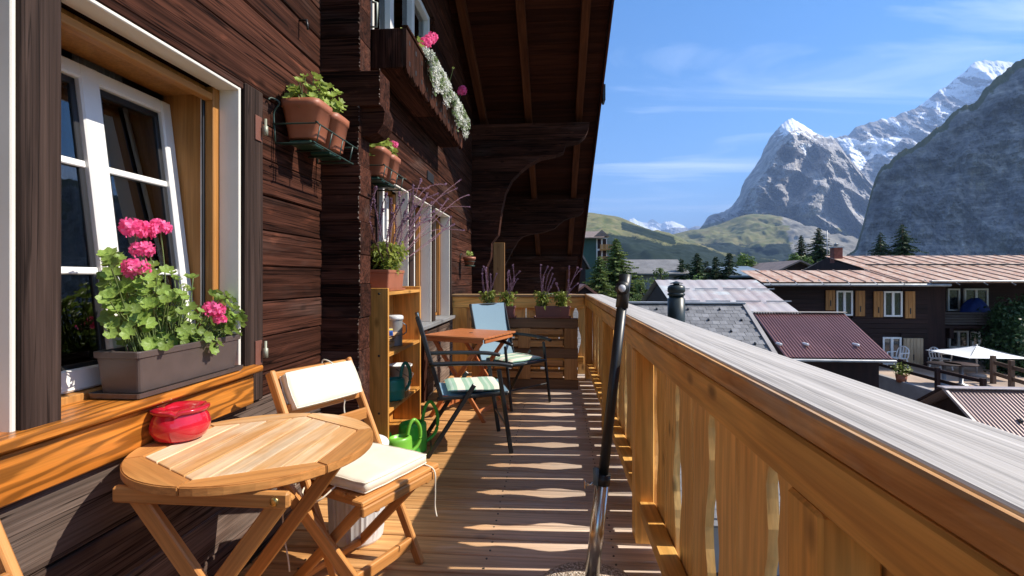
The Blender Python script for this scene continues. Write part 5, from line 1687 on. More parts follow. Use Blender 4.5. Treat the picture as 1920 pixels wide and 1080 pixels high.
for u, v in ((1463, 655), (1513, 653), (1608, 651)):
    q = at(u, v, Y=14.25)
    zz = ze_ + (zr_ - ze_) * (14.25 - 13.8) / 2.2 + .05
    g = multi('snow_guard', [((q.x - .04, q.x + .04), (14.2, 14.5), (zz - .0, zz + .07))], M_GREYP, mh, e=.02)

# --- faded pink sheet roof behind the slate ridge
pk_ = thing('outbuilding', 'low outbuilding with faded pink and grey sheet metal roof', 'outbuilding', (6.1, 21, -3.2))
pr0, pr1 = at(1228, 525, Y=21.5), at(1418, 527, Y=21.5)
pe = at(1228, 590, Y=17.5)
roof_pair(pk_, pr0.x, pr1.x, 17.5, pe.z, 21.5, pr0.z, M_PINKSH, .36, .012, 5, True)
prism('wall', [(17.9, -3.2), (17.9, pe.z), (21.5, pr0.z - .1), (25.1, pe.z), (25.1, -3.2)], 0, pr0.x + .15, pr1.x - .1, M_DARKW, pk_)
for k in range(2):
    for i in range(4):
        yy = 18.7 + 1.4 * k
        zz = pe.z + (pr0.z - pe.z) * (yy - 17.5) / 4.0 + .05
        span('snow_bar', (pr0.x + .2 + i * 1.05, pr0.x + 1.05 + i * 1.05), (yy, yy + .04), (zz, zz + .04), M_ZINC, pk_)
w0, w1 = at(1406, 545, Y=20.8), at(1434, 590, Y=20.8)
span('stucco_wall', (w0.x, w1.x), (20.8, 23.0), (-3.2, w0.z), M_STUCCO, pk_)
lathe('wall_lamp', [(.07, 0), (.12, .1), (.06, .2), (0, .22)], M_WHITEP, pk_, Matrix.Translation(at(1416, 558, Y=20.7)) @ Matrix.Rotation(radians(60), 4, 'X'), 14)

# --- the long dark chalet with the rusty seamed roof
CY = 22.0
hz = at(1500, 524, Y=CY).z
big = thing('rusty_roofed_chalet', 'long dark timber chalet with rusty seamed metal roof and orange shutters', 'house', (15, CY, -3.2))
cl, cr = at(1432, 530, Y=CY).x, at(1740, 530, Y=CY).x
# boarded walls: one object for each board course
def courses(x0, x1, y, z0, z1, h, holes):
    z = z0
    while z < z1:
        zt = min(z + h, z1)
        segs = [(x0, x1)]
        for a, b, c, d in holes:
            if z < d and zt > c:
                ns = []
                for s, e in segs:
                    if b <= s or a >= e: ns.append((s, e)); continue
                    if a - s > .02: ns.append((s, a))
                    if e - b > .02: ns.append((b, e))
                segs = ns
        for s, e in segs:
            span('wall_board', (s, e), (y + R.uniform(0, .012), y + .08), (z + .004, zt), M_DARKW, big, e=.006)
        z = zt
span('wall_core', (cl + .02, cr - .02), (CY + .09, CY + 6), (-3.2, hz - .02), M_DARKW, big)
recess = CY + 1.9
span('recess_core', (cr - .02, 27.0), (recess + .09, CY + 6), (-3.2, hz + .1), M_DARKW, big)
def far_window(u0, u1, v0, v1, Y, nmul=1, bars=0):
    a, b = at(u0, v0, Y=Y), at(u1, v1, Y=Y)
    x0, x1, z0, z1 = a.x, b.x, b.z, a.z
    f = .07
    yf = Y - .02
    items = [((x0, x0 + f), (yf, yf + .1), (z0, z1)), ((x1 - f, x1), (yf, yf + .1), (z0, z1)), ((x0 + f, x1 - f), (yf, yf + .1), (z1 - f, z1)), ((x0 + f, x1 - f), (yf, yf + .1), (z0, z0 + f))]
    for k in range(nmul):
        xm = x0 + (x1 - x0) * (k + 1) / (nmul + 1)
        items.append(((xm - .05, xm + .05), (yf + .003, yf + .097), (z0 + f, z1 - f)))
    w = multi('window', items, M_WHITE, big)
    for k in range(nmul + 1):
        xa = x0 + (x1 - x0) * k / (nmul + 1) + .05; xb = x0 + (x1 - x0) * (k + 1) / (nmul + 1) - .05
        span('pane', (xa, xb), (yf + .045, yf + .06), (z0 + f * .5, z1 - f * .5), M_FPANE, w, e=.001)
    return (x0, x1, z0, z1)
def far_shutter(u0, u1, v0, v1, mat, planks=3):
    a, b = at(u0, v0, Y=CY - .05), at(u1, v1, Y=CY - .05)
    s = span('shutter', (a.x, b.x), (CY - .05, CY - .025), (b.z, a.z), mat, big, e=.004)
    w = (b.x - a.x) / planks
    for k in range(planks):
        span('shutter_plank', (a.x + k * w + .006, a.x + (k + 1) * w - .006), (CY - .066, CY - .051), (b.z + .01, a.z - .01), mat, s, e=.003)
    span('holdback', ((a.x + b.x) / 2 - .02, (a.x + b.x) / 2 + .02), (CY - .09, CY - .067), (b.z + .18, b.z + .42), M_BLACK, s, e=.008)
holes = []
for q in ((1568, 1599, 545, 592), (1657, 1692, 546, 594), (1655, 1690, 632, 684)):
    holes.append(far_window(*q, CY))
for q in ((1548, 1566, 544, 582), (1604, 1622, 545, 593), (1638, 1656, 546, 595), (1697, 1716, 546, 597)): far_shutter(*q, M_SHUT)
far_shutter(1694, 1731, 634, 684, M_SHUTP, 6)
courses(cl, cr, CY, -3.2, hz, .20, [h for h in holes])
for q, nm in (((1746, 1758, 540, 582), 0), ((1777, 1800, 541, 583), 0), ((1808, 1853, 541, 581), 1), ((1779, 1816, 620, 652), 1), ((1822, 1850, 622, 652), 1), ((1738, 1750, 618, 680), 0)):
    far_window(*q, recess, nm)
# balcony of the chalet
bz0, bz1 = at(1762, 610, Y=CY + .4).z, at(1762, 584, Y=CY + .4).z
bxa, bxb = at(1763, 590, Y=CY + .4).x, at(1858, 590, Y=CY + .4).x
span('balcony_floor', (bxa, bxb + 2), (CY + .4, recess - .05), (bz0 - .12, bz0), M_DARKW, big)
for k in range(5):
    z = bz0 + .04 + k * (bz1 - bz0 - .04) / 5
    span('balcony_board', (bxa, bxb + 2), (CY + .36, CY + .40), (z, z + (bz1 - bz0) / 5 - .035), wood('grey_balcony_board', (0.05, 0.04, 0.036), (0.11, 0.095, 0.085), (6, 6, .6), .8) if k == 0 else bpy.data.materials['grey_balcony_board'], big)
for u in (1765, 1782, 1850):
    q = at(u, 620, Y=CY + .5)
    span('balcony_bracket', (q.x - .08, q.x + .08), (CY + .42, CY + .7), (bz0 - .55, bz0 - .125), M_DARKW, big)
bp_ = Vector((at(1830, 575, Y=recess - .5).x, recess - .5, at(1830, 583, Y=recess - .5).z))
fold = thing('folded_parasol', 'blue folded parasol cover slumped on the far chalet balcony', 'parasol', (bp_.x, bp_.y, bz0))
vs, fs = [], []
for k in range(20):
    a = 2 * pi * k / 20
    for r, z in ((.55, 0), (.55, .12), (.45, .35), (.30, .52), (.14, .62)):
        vs.append((r * (1 + .12 * sin(5 * a)) * cos(a), r * .6 * sin(a), z + .04 * sin(3 * a)))
for k in range(20):
    for j in range(4):
        a, b = k * 5 + j, ((k + 1) % 20) * 5 + j
        fs.append((a, b, b + 1, a + 1))
fs.append([k * 5 + 4 for k in range(20)])
mesh('cover', vs, fs, plain('blue_cover', (0.015, 0.05, 0.26), .6, var=.3), fold, Matrix.Translation((bp_.x, bp_.y, bz1 - .12)), True)
tube('pole', [(bp_.x, bp_.y, bz0 + .001), (bp_.x, bp_.y, bz1 + .5)], .03, M_BLACK, fold, 8)
# roof: separate seamed panels in two courses
re_z = hz + .02
rg = at(1560, 481, Y=CY + 5.2)
ey, ry = CY - .9, CY + 5.2
ez = at(1600, 529, Y=ey).z
sl_ = (rg.z - ez) / (ry - ey)
def seam_panels(x0, x1, ya, yb, w, n_course):
    x = x0
    a = math.atan(sl_)
    while x < x1 - .02:
        xb = min(x + w, x1)
        for c in range(n_course):
            y0 = ya + (yb - ya) * c / n_course; y1 = ya + (yb - ya) * (c + 1) / n_course
            p0 = Vector(((x + xb) / 2, y0, ez + sl_ * (y0 - ey) + .012 * c)); p1 = Vector(((x + xb) / 2, y1 + .03, ez + sl_ * (y1 + .03 - ey) + .012 * c))
            bar('roof_panel', p0, p1, xb - x - .012, .02, M_RUST, big, e=.004)
            bar('seam', p0 + Vector(((xb - x) / 2, 0, .025)), p1 + Vector(((xb - x) / 2, 0, .025)), .03, .05, M_RUST, big, e=.006)
        x = xb
xl = at(1556, 490, Y=ry).x
xe = at(1428, 524, Y=ey).x
RXE = 32.0
seam_panels(xl - .25, RXE, ey, ry, .62, 2)
ylow = ey + 1.75
seam_panels(xe, xl - .25, ey, ylow + .6, .66, 1)
span('roof_deck_low', (xe, xl - .3), (ey + .05, ylow + .5), (ez - .10, ez + .0), M_DARKW, big)
prism('gable_end', [(CY + .3, ez + sl_ * (CY + .3 - ey) - .06), (ry, rg.z - .08), (ry + 5, ez - .1), (ry + 5, -2), (CY + .3, -2)], 0, xl - .2, xl + 2, M_DARKW, big)
bar('soffit', ((xl + RXE) / 2, ey + .02, ez - .05), ((xl + RXE) / 2, ry, rg.z - .05), RXE - xl, .05, M_DARKW, big)
bar('rear_slope', ((xl + RXE) / 2, ry + .02, rg.z - .01), ((xl + RXE) / 2, ry + 6, ez - .1), RXE - xl, .05, M_RUST, big)
ymid = (ey + ry) / 2
span('snow_rail', (xl + .1, RXE), (ymid + .2, ymid + .25), (ez + sl_ * (ymid + .2 - ey) + .07, ez + sl_ * (ymid + .2 - ey) + .13), M_BLACK, big)
span('gutter', (xe, at(1780, 530, Y=ey).x), (ey - .16, ey - .02), (ez - .16, ez - .06), M_ZINC, big, e=.03)
span('gutter', (at(1740, 530, Y=ey).x, RXE), (ey - .20, ey - .04), (ez + .01, ez + .07), M_ZINC, big, e=.03)
x = xe + .3
while x < 24:
    bar('gutter_hook', (x, ey - .18, ez - .10), (x, ey + .25, ez + .10), .03, .03, M_ZINC, big)
    x += 1.0
# brick chimney and aerial
cq = at(1568, 478, Y=CY + 4.6)
chm = thing('brick_chimney', 'small brick chimney on the ridge of the rusty roof', 'chimney', (cq.x, CY + 4.6, rg.z - .3))
span('stack', (cq.x - .2, cq.x + .2), (CY + 4.4, CY + 4.8), (rg.z - .35, at(1568, 465, Y=CY + 4.6).z), M_BRICK, chm)
zc = at(1568, 465, Y=CY + 4.6).z
span('cap_slab', (cq.x - .25, cq.x + .25), (CY + 4.35, CY + 4.85), (zc + .001, zc + .06), M_ZINC, chm)
lathe('cowl', [(.09, 0), (.09, .1), (.14, .11), (0, .2)], M_ZINC, chm, Matrix.Translation((cq.x, CY + 4.6, zc + .061)), 14)
aq = at(1547, 480, Y=CY + 5.4)
an = thing('aerial', 'thin rooftop television aerial left of the brick chimney', 'aerial', (aq.x, CY + 5.4, aq.z))
tube('mast', [(aq.x + .1, CY + 5.4, rg.z - .5), (aq.x + .1, CY + 5.4, at(1547, 432, Y=CY + 5.4).z)], .022, M_ZINC, an, 6)
bar('boom', (at(1533, 459, Y=CY + 5.4).x, CY + 5.4, at(1533, 459, Y=CY + 5.4).z), (at(1580, 461, Y=CY + 5.4).x, CY + 5.4, at(1580, 461, Y=CY + 5.4).z), .025, .025, M_ZINC, an)
for k in range(5):
    q = at(1545 + 3 * k, 440 + 4 * k, Y=CY + 5.4)
    bar('element', (q.x - .16, CY + 5.4, q.z), (q.x + .16, CY + 5.4, q.z), .015, .015, M_ZINC, an)

# --- terrace with parasol, tables, chairs and fence
TZ_ = at(1800, 700, Y=20.5).z
FX = 12.1
ter = span('terrace', (FX, 27), (15.2, CY + 1.9), (TZ_ - .6, TZ_), M_PAVE, None, e=.02)
tag(ter, 'sunlit paved terrace in front of the dark chalet', kind='structure')
wl_ = span('terrace_wall', (FX - .22, FX - .004), (15.0, 20.6), (-3.24, TZ_ + .04), M_STUCCO, None, e=.02)
tag(wl_, 'grey concrete retaining wall along the edge of the terrace', 'wall')
q = at(1833, 700, Y=20.0)
um = thing('white_parasol', 'open white parasol over the terrace of the dark chalet', 'parasol', (q.x, 20.0, TZ_))
ze, za = at(1833, 664, Y=20.0).z, at(1833, 648, Y=20.0).z
hw_ = (at(1898, 660, Y=20.0).x - at(1770, 660, Y=20.0).x) / 2 * .9
cx_ = at(1831, 660, Y=20.0).x
for k in range(4):       # four gently sagging cloth panels
    vs, fs, n = [], [], 8
    for i in range(n + 1):
        for j in range(n + 1):
            t = i / n; s = (j / n * 2 - 1) * t
            x, y_ = t, s
            a = k * pi / 2
            sag = -.04 * sin(pi * t)
            vs.append((cx_ + hw_ * (x * cos(a) - y_ * sin(a)), 20.0 + hw_ * (x * sin(a) + y_ * cos(a)), za + (ze - za) * t + sag))
    for i in range(n):
        for j in range(n):
            a = i * (n + 1) + j
            fs.append((a, a + n + 1, a + n + 2, a + 1))
    mesh('canopy_panel', vs, fs, plain('white_canvas', (0.82, 0.83, 0.82), .8, var=.03) if k == 0 else bpy.data.materials['white_canvas'], um, None, True)
    a = k * pi / 2 + pi / 4
    bar('rib', (cx_, 20.0, za - .02), (cx_ + hw_ * 1.4 * cos(a), 20.0 + hw_ * 1.4 * sin(a), ze - .03), .02, .02, M_ZINC, um)
tube('pole', [(cx_, 20.0, TZ_ + .001), (cx_, 20.0, za + .05)], .03, M_ZINC, um, 10)
lathe('foot', [(.28, .001), (.28, .06), (.1, .1), (0, .1)], M_STUCCO, um, Matrix.Translation((cx_, 20, TZ_)), 20)
def plastic_chair(loc, rz, label):
    t = thing('plastic_chair', label, 'chair', (0, 0, 0), 0, 'white plastic chairs on the terrace')
    for sx in (-1, 1):
        for sy in (-1, 1): bar('leg', (sx * .2, sy * .2, .43), (sx * .25, sy * .25, .001), .05, .04, M_WHITEP, t)
        bar('armrest', (-.24, sx * .25, .65), (.22, sx * .25, .64), .05, .03, M_WHITEP, t)
        bar('arm_post', (.2, sx * .24, .43), (.22, sx * .25, .64), .04, .03, M_WHITEP, t)
    span('seat', (-.24, .24), (-.23, .23), (.41, .44), M_WHITEP, t, e=.012)
    tube('back_frame', spline([(-.22, -.23, .43), (-.30, -.21, .75), (-.32, 0, .88), (-.30, .21, .75), (-.22, .23, .43)], 4), .022, M_WHITEP, t, 8)
    for k in range(3): bar('back_slat', (-.22, -.12 + .12 * k, .43), (-.31, -.12 + .12 * k, .86), .045, .015, M_WHITEP, t)
    t.matrix_basis = Matrix.Translation(loc) @ Matrix.Rotation(rz, 4, 'Z'); W[t] = t.matrix_basis.copy()
    return t
q = at(1764, 692, Y=21.3)
pc = plastic_chair((q.x, 21.3, TZ_ + .001), radians(15), 'white plastic armchair on the terrace left of the parasol')
q = at(1683, 684, Y=21.3)
copy_tree(pc, Matrix.Translation((q.x, 21.3, TZ_ + .001)) @ Matrix.Rotation(radians(200), 4, 'Z'), label='white plastic chair by the lower window, half behind the maroon roof')
for i, (u, lb) in enumerate(((1770, 'left'), (1802, 'right'))):
    q = at(u, 706, Y=18.2)
    tb = thing('garden_table', 'round dark garden table on the terrace, ' + lb + ' one behind the fence', 'table', (q.x, 18.2, TZ_), 0, 'dark garden tables on the terrace')
    lathe('top', [(0, .70), (.45, .70), (.46, .72), (.45, .735), (0, .735)], M_DARKW, tb, Matrix.Translation((q.x, 18.2, TZ_)), 24)
    lathe('pedestal', [(.22, .001), (.2, .04), (.06, .08), (.06, .70)], M_ZINC, tb, Matrix.Translation((q.x, 18.2, TZ_)), 14)
fe = thing('terrace_fence', 'dark wooden rail fence along the terrace edge', 'fence', (FX - .1, 17.6, TZ_))
ysf = [20.4, 18.7, 17.0, 15.3]
for y in ysf: span('post', (FX - .16, FX - .05), (y - .055, y + .055), (TZ_ + .041, TZ_ + .78), M_DARKW, fe)
for a, b in zip(ysf, ysf[1:]):
    for z in (.32, .62): span('fence_rail', (FX - .045, FX + .005), (b, a), (TZ_ + z, TZ_ + z + .10), M_DARKW, fe)
f2 = thing('terrace_fence', 'lighter wooden rail fence at the right end of the terrace', 'fence', (15.0, 17.5, TZ_))
M_FENCE = wood('brown_fence_wood', (0.10, 0.06, 0.04), (0.20, 0.13, 0.08), (6, 6, .6), .7)
g0, g1 = at(1862, 700, Y=18.6), at(1935, 735, Y=16.6)
for k in range(3):
    x, y = g0.x + (g1.x - g0.x) * k / 2, 18.6 - 1.0 * k
    span('post', (x - .06, x + .06), (y - .06, y + .06), (TZ_ + .001, TZ_ + .95), M_FENCE, f2)
for z in (.35, .72): bar('fence_rail', (g0.x, 18.52, TZ_ + z), (g1.x, 16.52, TZ_ + z), .05, .12, M_FENCE, f2)
q = at(1690, 712, Y=18.6)
yp = thing('potted_bush', 'small yellow-green potted bush at the terrace corner', 'plant', (q.x, 18.6, TZ_))
lathe('pot', [(0, .001), (.14, .001), (.18, .25), (0, .25)], M_TERRA, yp, Matrix.Translation((q.x, 18.6, TZ_)), 16)
vs, fs = [], []
rnd = random.Random(4)
for i in range(260):
    d = Vector((rnd.gauss(0, 1), rnd.gauss(0, 1), rnd.gauss(0, 1))).normalized() * rnd.random() ** .4
    p = Vector((q.x + d.x * .32, 18.6 + d.y * .32, TZ_ + .45 + d.z * .25)); s = .05
    o = len(vs); a = Vector((rnd.gauss(0, 1), rnd.gauss(0, 1), rnd.gauss(0, 1))).normalized() * s; b = a.orthogonal().normalized() * s
    vs += [p - a, p + b * .5, p + a, p - b * .5]; fs.append((o, o + 1, o + 2, o + 3))
tag(mesh('leaves', vs, fs, M_BAS, yp), kind='stuff')

# --- the second ribbed roof at the lower right
lw = thing('shed', 'shed with pale ribbed metal roof at the lower right', 'shed', (11, 11.5, -3.3))
l0 = at(1768, 729, Y=12.5); l1 = at(1920, 731, Y=12.5)
e1 = at(1920, 850, Y=10.2)
ez2 = l0.z - .62 * 2.3
roof_pair(lw, l0.x, l0.x + 4.4, 10.2, ez2, 12.5, l0.z, M_MAROON2, .075, .022, 4)
span('ridge_flashing', (l0.x - .05, l0.x + 4.4), (12.38, 12.62), (l0.z + .022, l0.z + .05), plain('pale_ridge_flashing', (0.42, 0.36, 0.34), .45, metal=.2), lw)
prism('wall', [(10.5, -3.4), (10.5, ez2 + .1), (12.5, l0.z - .12), (14.5, ez2 + .1), (14.5, -3.4)], 0, l0.x + .25, l0.x + 4.3, M_DARKW, lw)
bar('verge_trim', (l0.x, 10.2, ez2 + .03), (l0.x, 12.5, l0.z + .03), .06, .06, bpy.data.materials['pale_ridge_flashing'], lw)
bar('rear_verge_trim', (l0.x, 14.8, ez2 + .03), (l0.x, 12.5, l0.z + .03), .06, .06, M_DARKW, lw)
for i in range(4):
    yy = 11.6; zz = ez2 + (l0.z - ez2) * (yy - 10.2) / 2.3 + .04
    span('snow_guard', (l0.x + .9 + i * .85, l0.x + .95 + i * .85), (yy, yy + .1), (zz, zz + .07), M_BLACK, lw)

# --- gabled houses farther back
def house(name, label, x0, x1, y0, y1, zb, ze, zr, wall, roof, axis='x', windows=(), group=None, over=.5):
    t = thing(name, label, 'house', ((x0 + x1) / 2, (y0 + y1) / 2, zb), 0, group)
    if axis == 'x':      # ridge along x
        ym = (y0 + y1) / 2
        prism('walls', [(y0, zb), (y0, ze), (ym, zr - .1), (y1, ze), (y1, zb)], 0, x0, x1, wall, t)
        k = (zr - ze) / (ym - y0)
        bar('roof_slope', ((x0 + x1) / 2, y0 - over, ze - k * over), ((x0 + x1) / 2, ym, zr), x1 - x0 + 2 * over, .12, roof, t)
        bar('roof_slope', ((x0 + x1) / 2, y1 + over, ze - k * over), ((x0 + x1) / 2, ym, zr), x1 - x0 + 2 * over, .12, roof, t)
    else:
        xm = (x0 + x1) / 2
        prism('walls', [(x0, zb), (x0, ze), (xm, zr - .1), (x1, ze), (x1, zb)], 1, y0, y1, wall, t)
        k = (zr - ze) / (xm - x0)
        bar('roof_slope', (x0 - over, (y0 + y1) / 2, ze - k * over), (xm, (y0 + y1) / 2, zr), y1 - y0 + 2 * over, .12, roof, t)
        bar('roof_slope', (x1 + over, (y0 + y1) / 2, ze - k * over), (xm, (y0 + y1) / 2, zr), y1 - y0 + 2 * over, .12, roof, t)
    for (xa, xb, za, zb_) in windows:
        w = span('window', (xa, xb), (y0 - .06, y0 + .02), (za, zb_), M_WHITE, t)
        span('pane', (xa + .1, xb - .1), (y0 - .075, y0 - .062), (za + .1, zb_ - .1), M_FPANE, w, e=.001)
    return t
def hp(u, v, Y): p = at(u, v, Y=Y); return p.x, p.z
Y_ = 36
a, b = hp(1165, 503, Y_), hp(1263, 487, Y_)
house('far_house', 'broad low house with dark grey roof behind the larch tree', a[0], b[0], Y_ - 2, Y_ + 4, -4, a[1] - .3, b[1], M_STUCCO, M_TILE)
Y_ = 33
a, b = hp(1378, 516, Y_), hp(1432, 498, Y_)
house('far_house', 'house with green-grey sheet roof left of the rusty roof', a[0], b[0], Y_, Y_ + 8, -4, a[1], b[1], M_DARKW, M_SHEETG, 'x')
Y_ = 40
a, b, c = hp(1450, 510, Y_), hp(1541, 510, Y_), hp(1497, 489, Y_)
house('far_house', 'house with brown gabled roof behind the rusty roof', a[0], b[0], Y_, Y_ + 9, -4, a[1], c[1], M_DARKW, M_TILEB, 'y')
Y_ = 38
a, b, c = hp(1438, 506, Y_), hp(1478, 506, Y_), hp(1448, 488, Y_)
# the tall green hotel at the left
Y_ = 60
x0, x1 = at(1078, 480, Y=Y_).x, at(1118, 480, Y=Y_).x
zt_, zr2 = at(1110, 444, Y=Y_).z, at(1110, 428, Y=Y_).z
ho = house('hotel', 'tall green and white hotel with balconies at the far left', x0, x1, Y_, Y_ + 9, -6, zt_, zr2, M_GREENB, M_TILEB, 'x', (), None, .9)
wx1 = at(1138, 480, Y=Y_).x
span('white_front', (x1, wx1), (Y_ + .02, Y_ + 9), (-6, zt_ - .1), M_WSTUCCO, ho)
xm = (x1 + wx1) / 2
prism('dormer', [(xm - .9, zt_ + .02), (xm, zt_ + (zr2 - zt_) * .8), (xm + .9, zt_ + .02)], 1, Y_ - .3, Y_ + 3, M_TILEB, ho)
for k, v in enumerate((452, 474, 497)):
    z = at(1125, v, Y=Y_).z
    for xa in (x1 + .15, x1 + .75):
        w = span('window', (xa, xa + .4), (Y_ - .03, Y_ + .03), (z - .9, z + .25), M_DARKW, ho)
    span('balcony_floor', (x1 + .35, wx1 + .5), (Y_ - 1.0, Y_ - .01), (z - 1.12, z - 1.0), M_SHUT, ho)
    for i in range(7):
        span('balcony_board', (x1 + .35 + i * .24, x1 + .35 + i * .24 + .2), (Y_ - 1.05, Y_ - 1.005), (z - 1.15, z - .45), M_SHUT, ho)
a, b, c = hp(1075, 490, 48), hp(1098, 490, 48), hp(1085, 470, 48)
house('far_house', 'small brown roofed house in front of the green hotel', a[0], b[0], 48, 53, -6, a[1], c[1], M_DARKW, M_TILEB, 'y', (), None, .4)
a, b, c = hp(1098, 548, 30), hp(1130, 548, 30), hp(1114, 535, 30)
house('far_house', 'low house with red tiled roof at the foot of the hotel', a[0] - .6, b[0] - .5, 30, 34, -5, a[1], c[1], M_DARKW, plain('red_roof_tiles', (0.36, 0.13, 0.07), .7, var=.3), 'y', (), None, .3)
# ---------------------------------------------------------------- trees
M_BARK = plain('tree_bark', (0.075, 0.05, 0.035), .9, var=.4, vscale=5)
M_SPR = leafy('spruce_needles', (0.016, 0.036, 0.016), (0.05, 0.085, 0.032), .15, .6, 1.2)
M_LAR = leafy('larch_needles', (0.075, 0.125, 0.03), (0.19, 0.24, 0.065), .3, .6, 1.2)
M_DEC = leafy('broad_leaves', (0.045, 0.095, 0.018), (0.14, 0.22, 0.045), .3, .5, 1.5)
M_DECD = leafy('dark_broad_leaves', (0.018, 0.05, 0.018), (0.06, 0.115, 0.04), .2, .4, 1.2)


def conifer(label, u, vtop, Y, wpx, zb, seed, mat, loose=1.0, dens=1.0, full=.36):
    rnd = random.Random(seed)
    top = at(u, vtop, Y=Y)
    h = top.z - zb; rad = wpx / F_PX * Y * .78
    t = thing('conifer', label, 'tree', (top.x, Y, zb))
    tube('trunk', [(top.x, Y, zb), (top.x + rnd.uniform(-.05, .05), Y, zb + h * .5), (top.x, Y, top.z)], [h * .022, h * .014, .01], M_BARK, t, 8)
    vs, fs, limbs = [], [], []
    nb = int(h * 17 * dens)
    z_lo = .18
    for i in range(nb):
        q = z_lo + (1 - z_lo) * (i + rnd.random()) / nb
        L = rad * min(1.0, (1 - q) / full) ** .85 * rnd.uniform(.62, 1.15) + .06
        a = i * 2.399 + rnd.uniform(-.4, .4)
        d = Vector((cos(a), sin(a), 0))
        base = Vector((top.x, Y, zb + h * q))
        droop = rnd.uniform(.12, .34) * loose
        tip = base + d * L + Vector((0, 0, L * (.12 - droop * 1.6)))
        if q < .75 and i % 4 == 0: limbs.append([base, base.lerp(tip, .8)])
        m = max(5, int(L * 13 * dens) + 5)
        side = Vector((-d.y, d.x, 0))
        for j in range(m):
            s = (j + rnd.random()) / m
            p = base.lerp(tip, s) + Vector((0, 0, -.05 * L * sin(pi * s)))
            w = (.16 + .26 * L * (1 - s * .75)) * rnd.uniform(.6, 1.2) * .62
            for sg in (-1, 1):
                e = (side * sg * rnd.uniform(.6, 1.2) + d * rnd.uniform(.2, .9) + Vector((0, 0, rnd.uniform(-.55, .15) * loose))).normalized()
                nrm = Vector((rnd.gauss(0, 1), rnd.gauss(0, 1), rnd.gauss(0, .7))).cross(e).normalized()
                o = len(vs)
                wd = w * rnd.uniform(.22, .40)
                vs += [p, p + e * w * .5 + nrm * wd, p + e * w, p + e * w * .5 - nrm * wd]
                fs.append((o, o + 1, o + 2, o + 3))
    if limbs: tubes('limbs', limbs, .02, M_BARK, t, 4)
    tag(mesh('crown', vs, fs, mat, t), kind='stuff')
    return t


def broadleaf(label, u, vtop, Y, wpx, zb, seed, mat, crown_h=.75, leaf=.12, n=2600, clumps=26, sparse=0.0, name='broadleaf_tree'):
    rnd = random.Random(seed)
    top = at(u, vtop, Y=Y)
    h = top.z - zb; rad = wpx / F_PX * Y / 2
    t = thing(name, label, 'tree', (top.x, Y, zb))
    c0 = Vector((top.x, Y, top.z - h * crown_h * .5))
    tube('trunk', [(top.x, Y, zb), (top.x + .05, Y, zb + h * .3), (top.x, Y, zb + h * .7)], [h * .03, h * .022, h * .008], M_BARK, t, 8)
    cl = []
    for i in range(clumps):
        d = Vector((rnd.gauss(0, 1), rnd.gauss(0, 1), rnd.gauss(0, 1))).normalized() * rnd.random() ** .35
        cl.append((c0 + Vector((d.x * rad * .82, d.y * rad * .82, d.z * h * crown_h * .42)), rad * rnd.uniform(.24, .42)))
    tubes('limbs', [spline([(top.x, Y, zb + h * rnd.uniform(.25, .5)), (Vector((top.x, Y, zb + h * .5)) + c) / 2, c], 4) for c, _ in cl[:14]], h * .006, M_BARK, t, 5)
    vs, fs = [], []
    for i in range(n):
        c, r = cl[i % clumps]
        d = Vector((rnd.gauss(0, 1), rnd.gauss(0, 1), rnd.gauss(0, 1))).normalized() * rnd.random() ** .45
        p = c + d * r * (1.0, 1.0)[0]
        s = leaf * rnd.uniform(.6, 1.2)
        nrm = (d + Vector((rnd.gauss(0, .6), rnd.gauss(0, .6), rnd.gauss(.4, .6)))).normalized()
        a = nrm.orthogonal().normalized(); a = Matrix.Rotation(rnd.uniform(0, 6.28), 3, nrm) @ a; b = nrm.cross(a)
        o = len(vs)
        vs += [p - a * s * .5, p + b * s * .28, p + a * s * .5, p - b * s * .28]
        fs.append((o, o + 1, o + 2, o + 3))
    tag(mesh('crown', vs, fs, mat, t), kind='stuff')
    return t

conifer('tall pale green larch tree beside the green hotel', 1155, 447, 33, 92, -4.2, 1, M_LAR, .8, 2.0, .5)
conifer('shorter larch tree at the left of the tall larch', 1124, 480, 31, 56, -4.2, 2, M_LAR, .8, 1.8, .4)
broadleaf('thin pale birch tree right of the tall larch', 1205, 492, 29, 60, -4.2, 3, M_LAR, .75, .15, 2600, 36)
broadleaf('slender light green tree between birch and spruces', 1242, 482, 30, 38, -4.2, 4, M_LAR, .7, .15, 2400, 30)
broadleaf('low pale bush behind the far end of the railing', 1182, 522, 26, 52, -4.0, 5, M_LAR, .75, .14, 2400, 30)
conifer('small dark spruce, leftmost of the four above the slate roof', 1278, 486, 34, 36, -4.2, 6, M_SPR, 1.0, 1.7)
conifer('broad dark spruce, second of the four above the slate roof', 1307, 475, 33, 58, -4.2, 7, M_SPR, 1.0, 1.7)
conifer('narrow dark spruce, third of the four above the slate roof', 1342, 481, 34, 44, -4.2, 8, M_SPR, 1.0, 1.7)
conifer('bluish dark spruce, rightmost of the four above the slate roof', 1367, 474, 33, 46, -4.2, 9, M_SPR, 1.0, 1.7)
broadleaf('round bright green tree behind the green-grey roof', 1400, 470, 48, 62, -4.2, 10, M_DEC, .5, .24, 4500, 34)
conifer('slim dark spruce left of the aerial', 1502, 441, 52, 36, -4.2, 11, M_SPR, 1.0, 1.5)
conifer('large dense spruce beside the aerial', 1535, 427, 50, 60, -4.2, 12, M_SPR, 1.0, 1.3)
broadleaf('bright green tree at the foot of the slim spruce', 1498, 462, 49, 50, -4.2, 13, M_DEC, .5, .24, 3600, 26)
conifer('smaller of two dark spruces above the rusty roof', 1651, 436, 46, 50, -4.2, 14, M_SPR, 1.1, 1.2)
conifer('taller of two dark spruces above the rusty roof', 1692, 420, 45, 66, -4.2, 15, M_SPR, 1.1, 1.2)
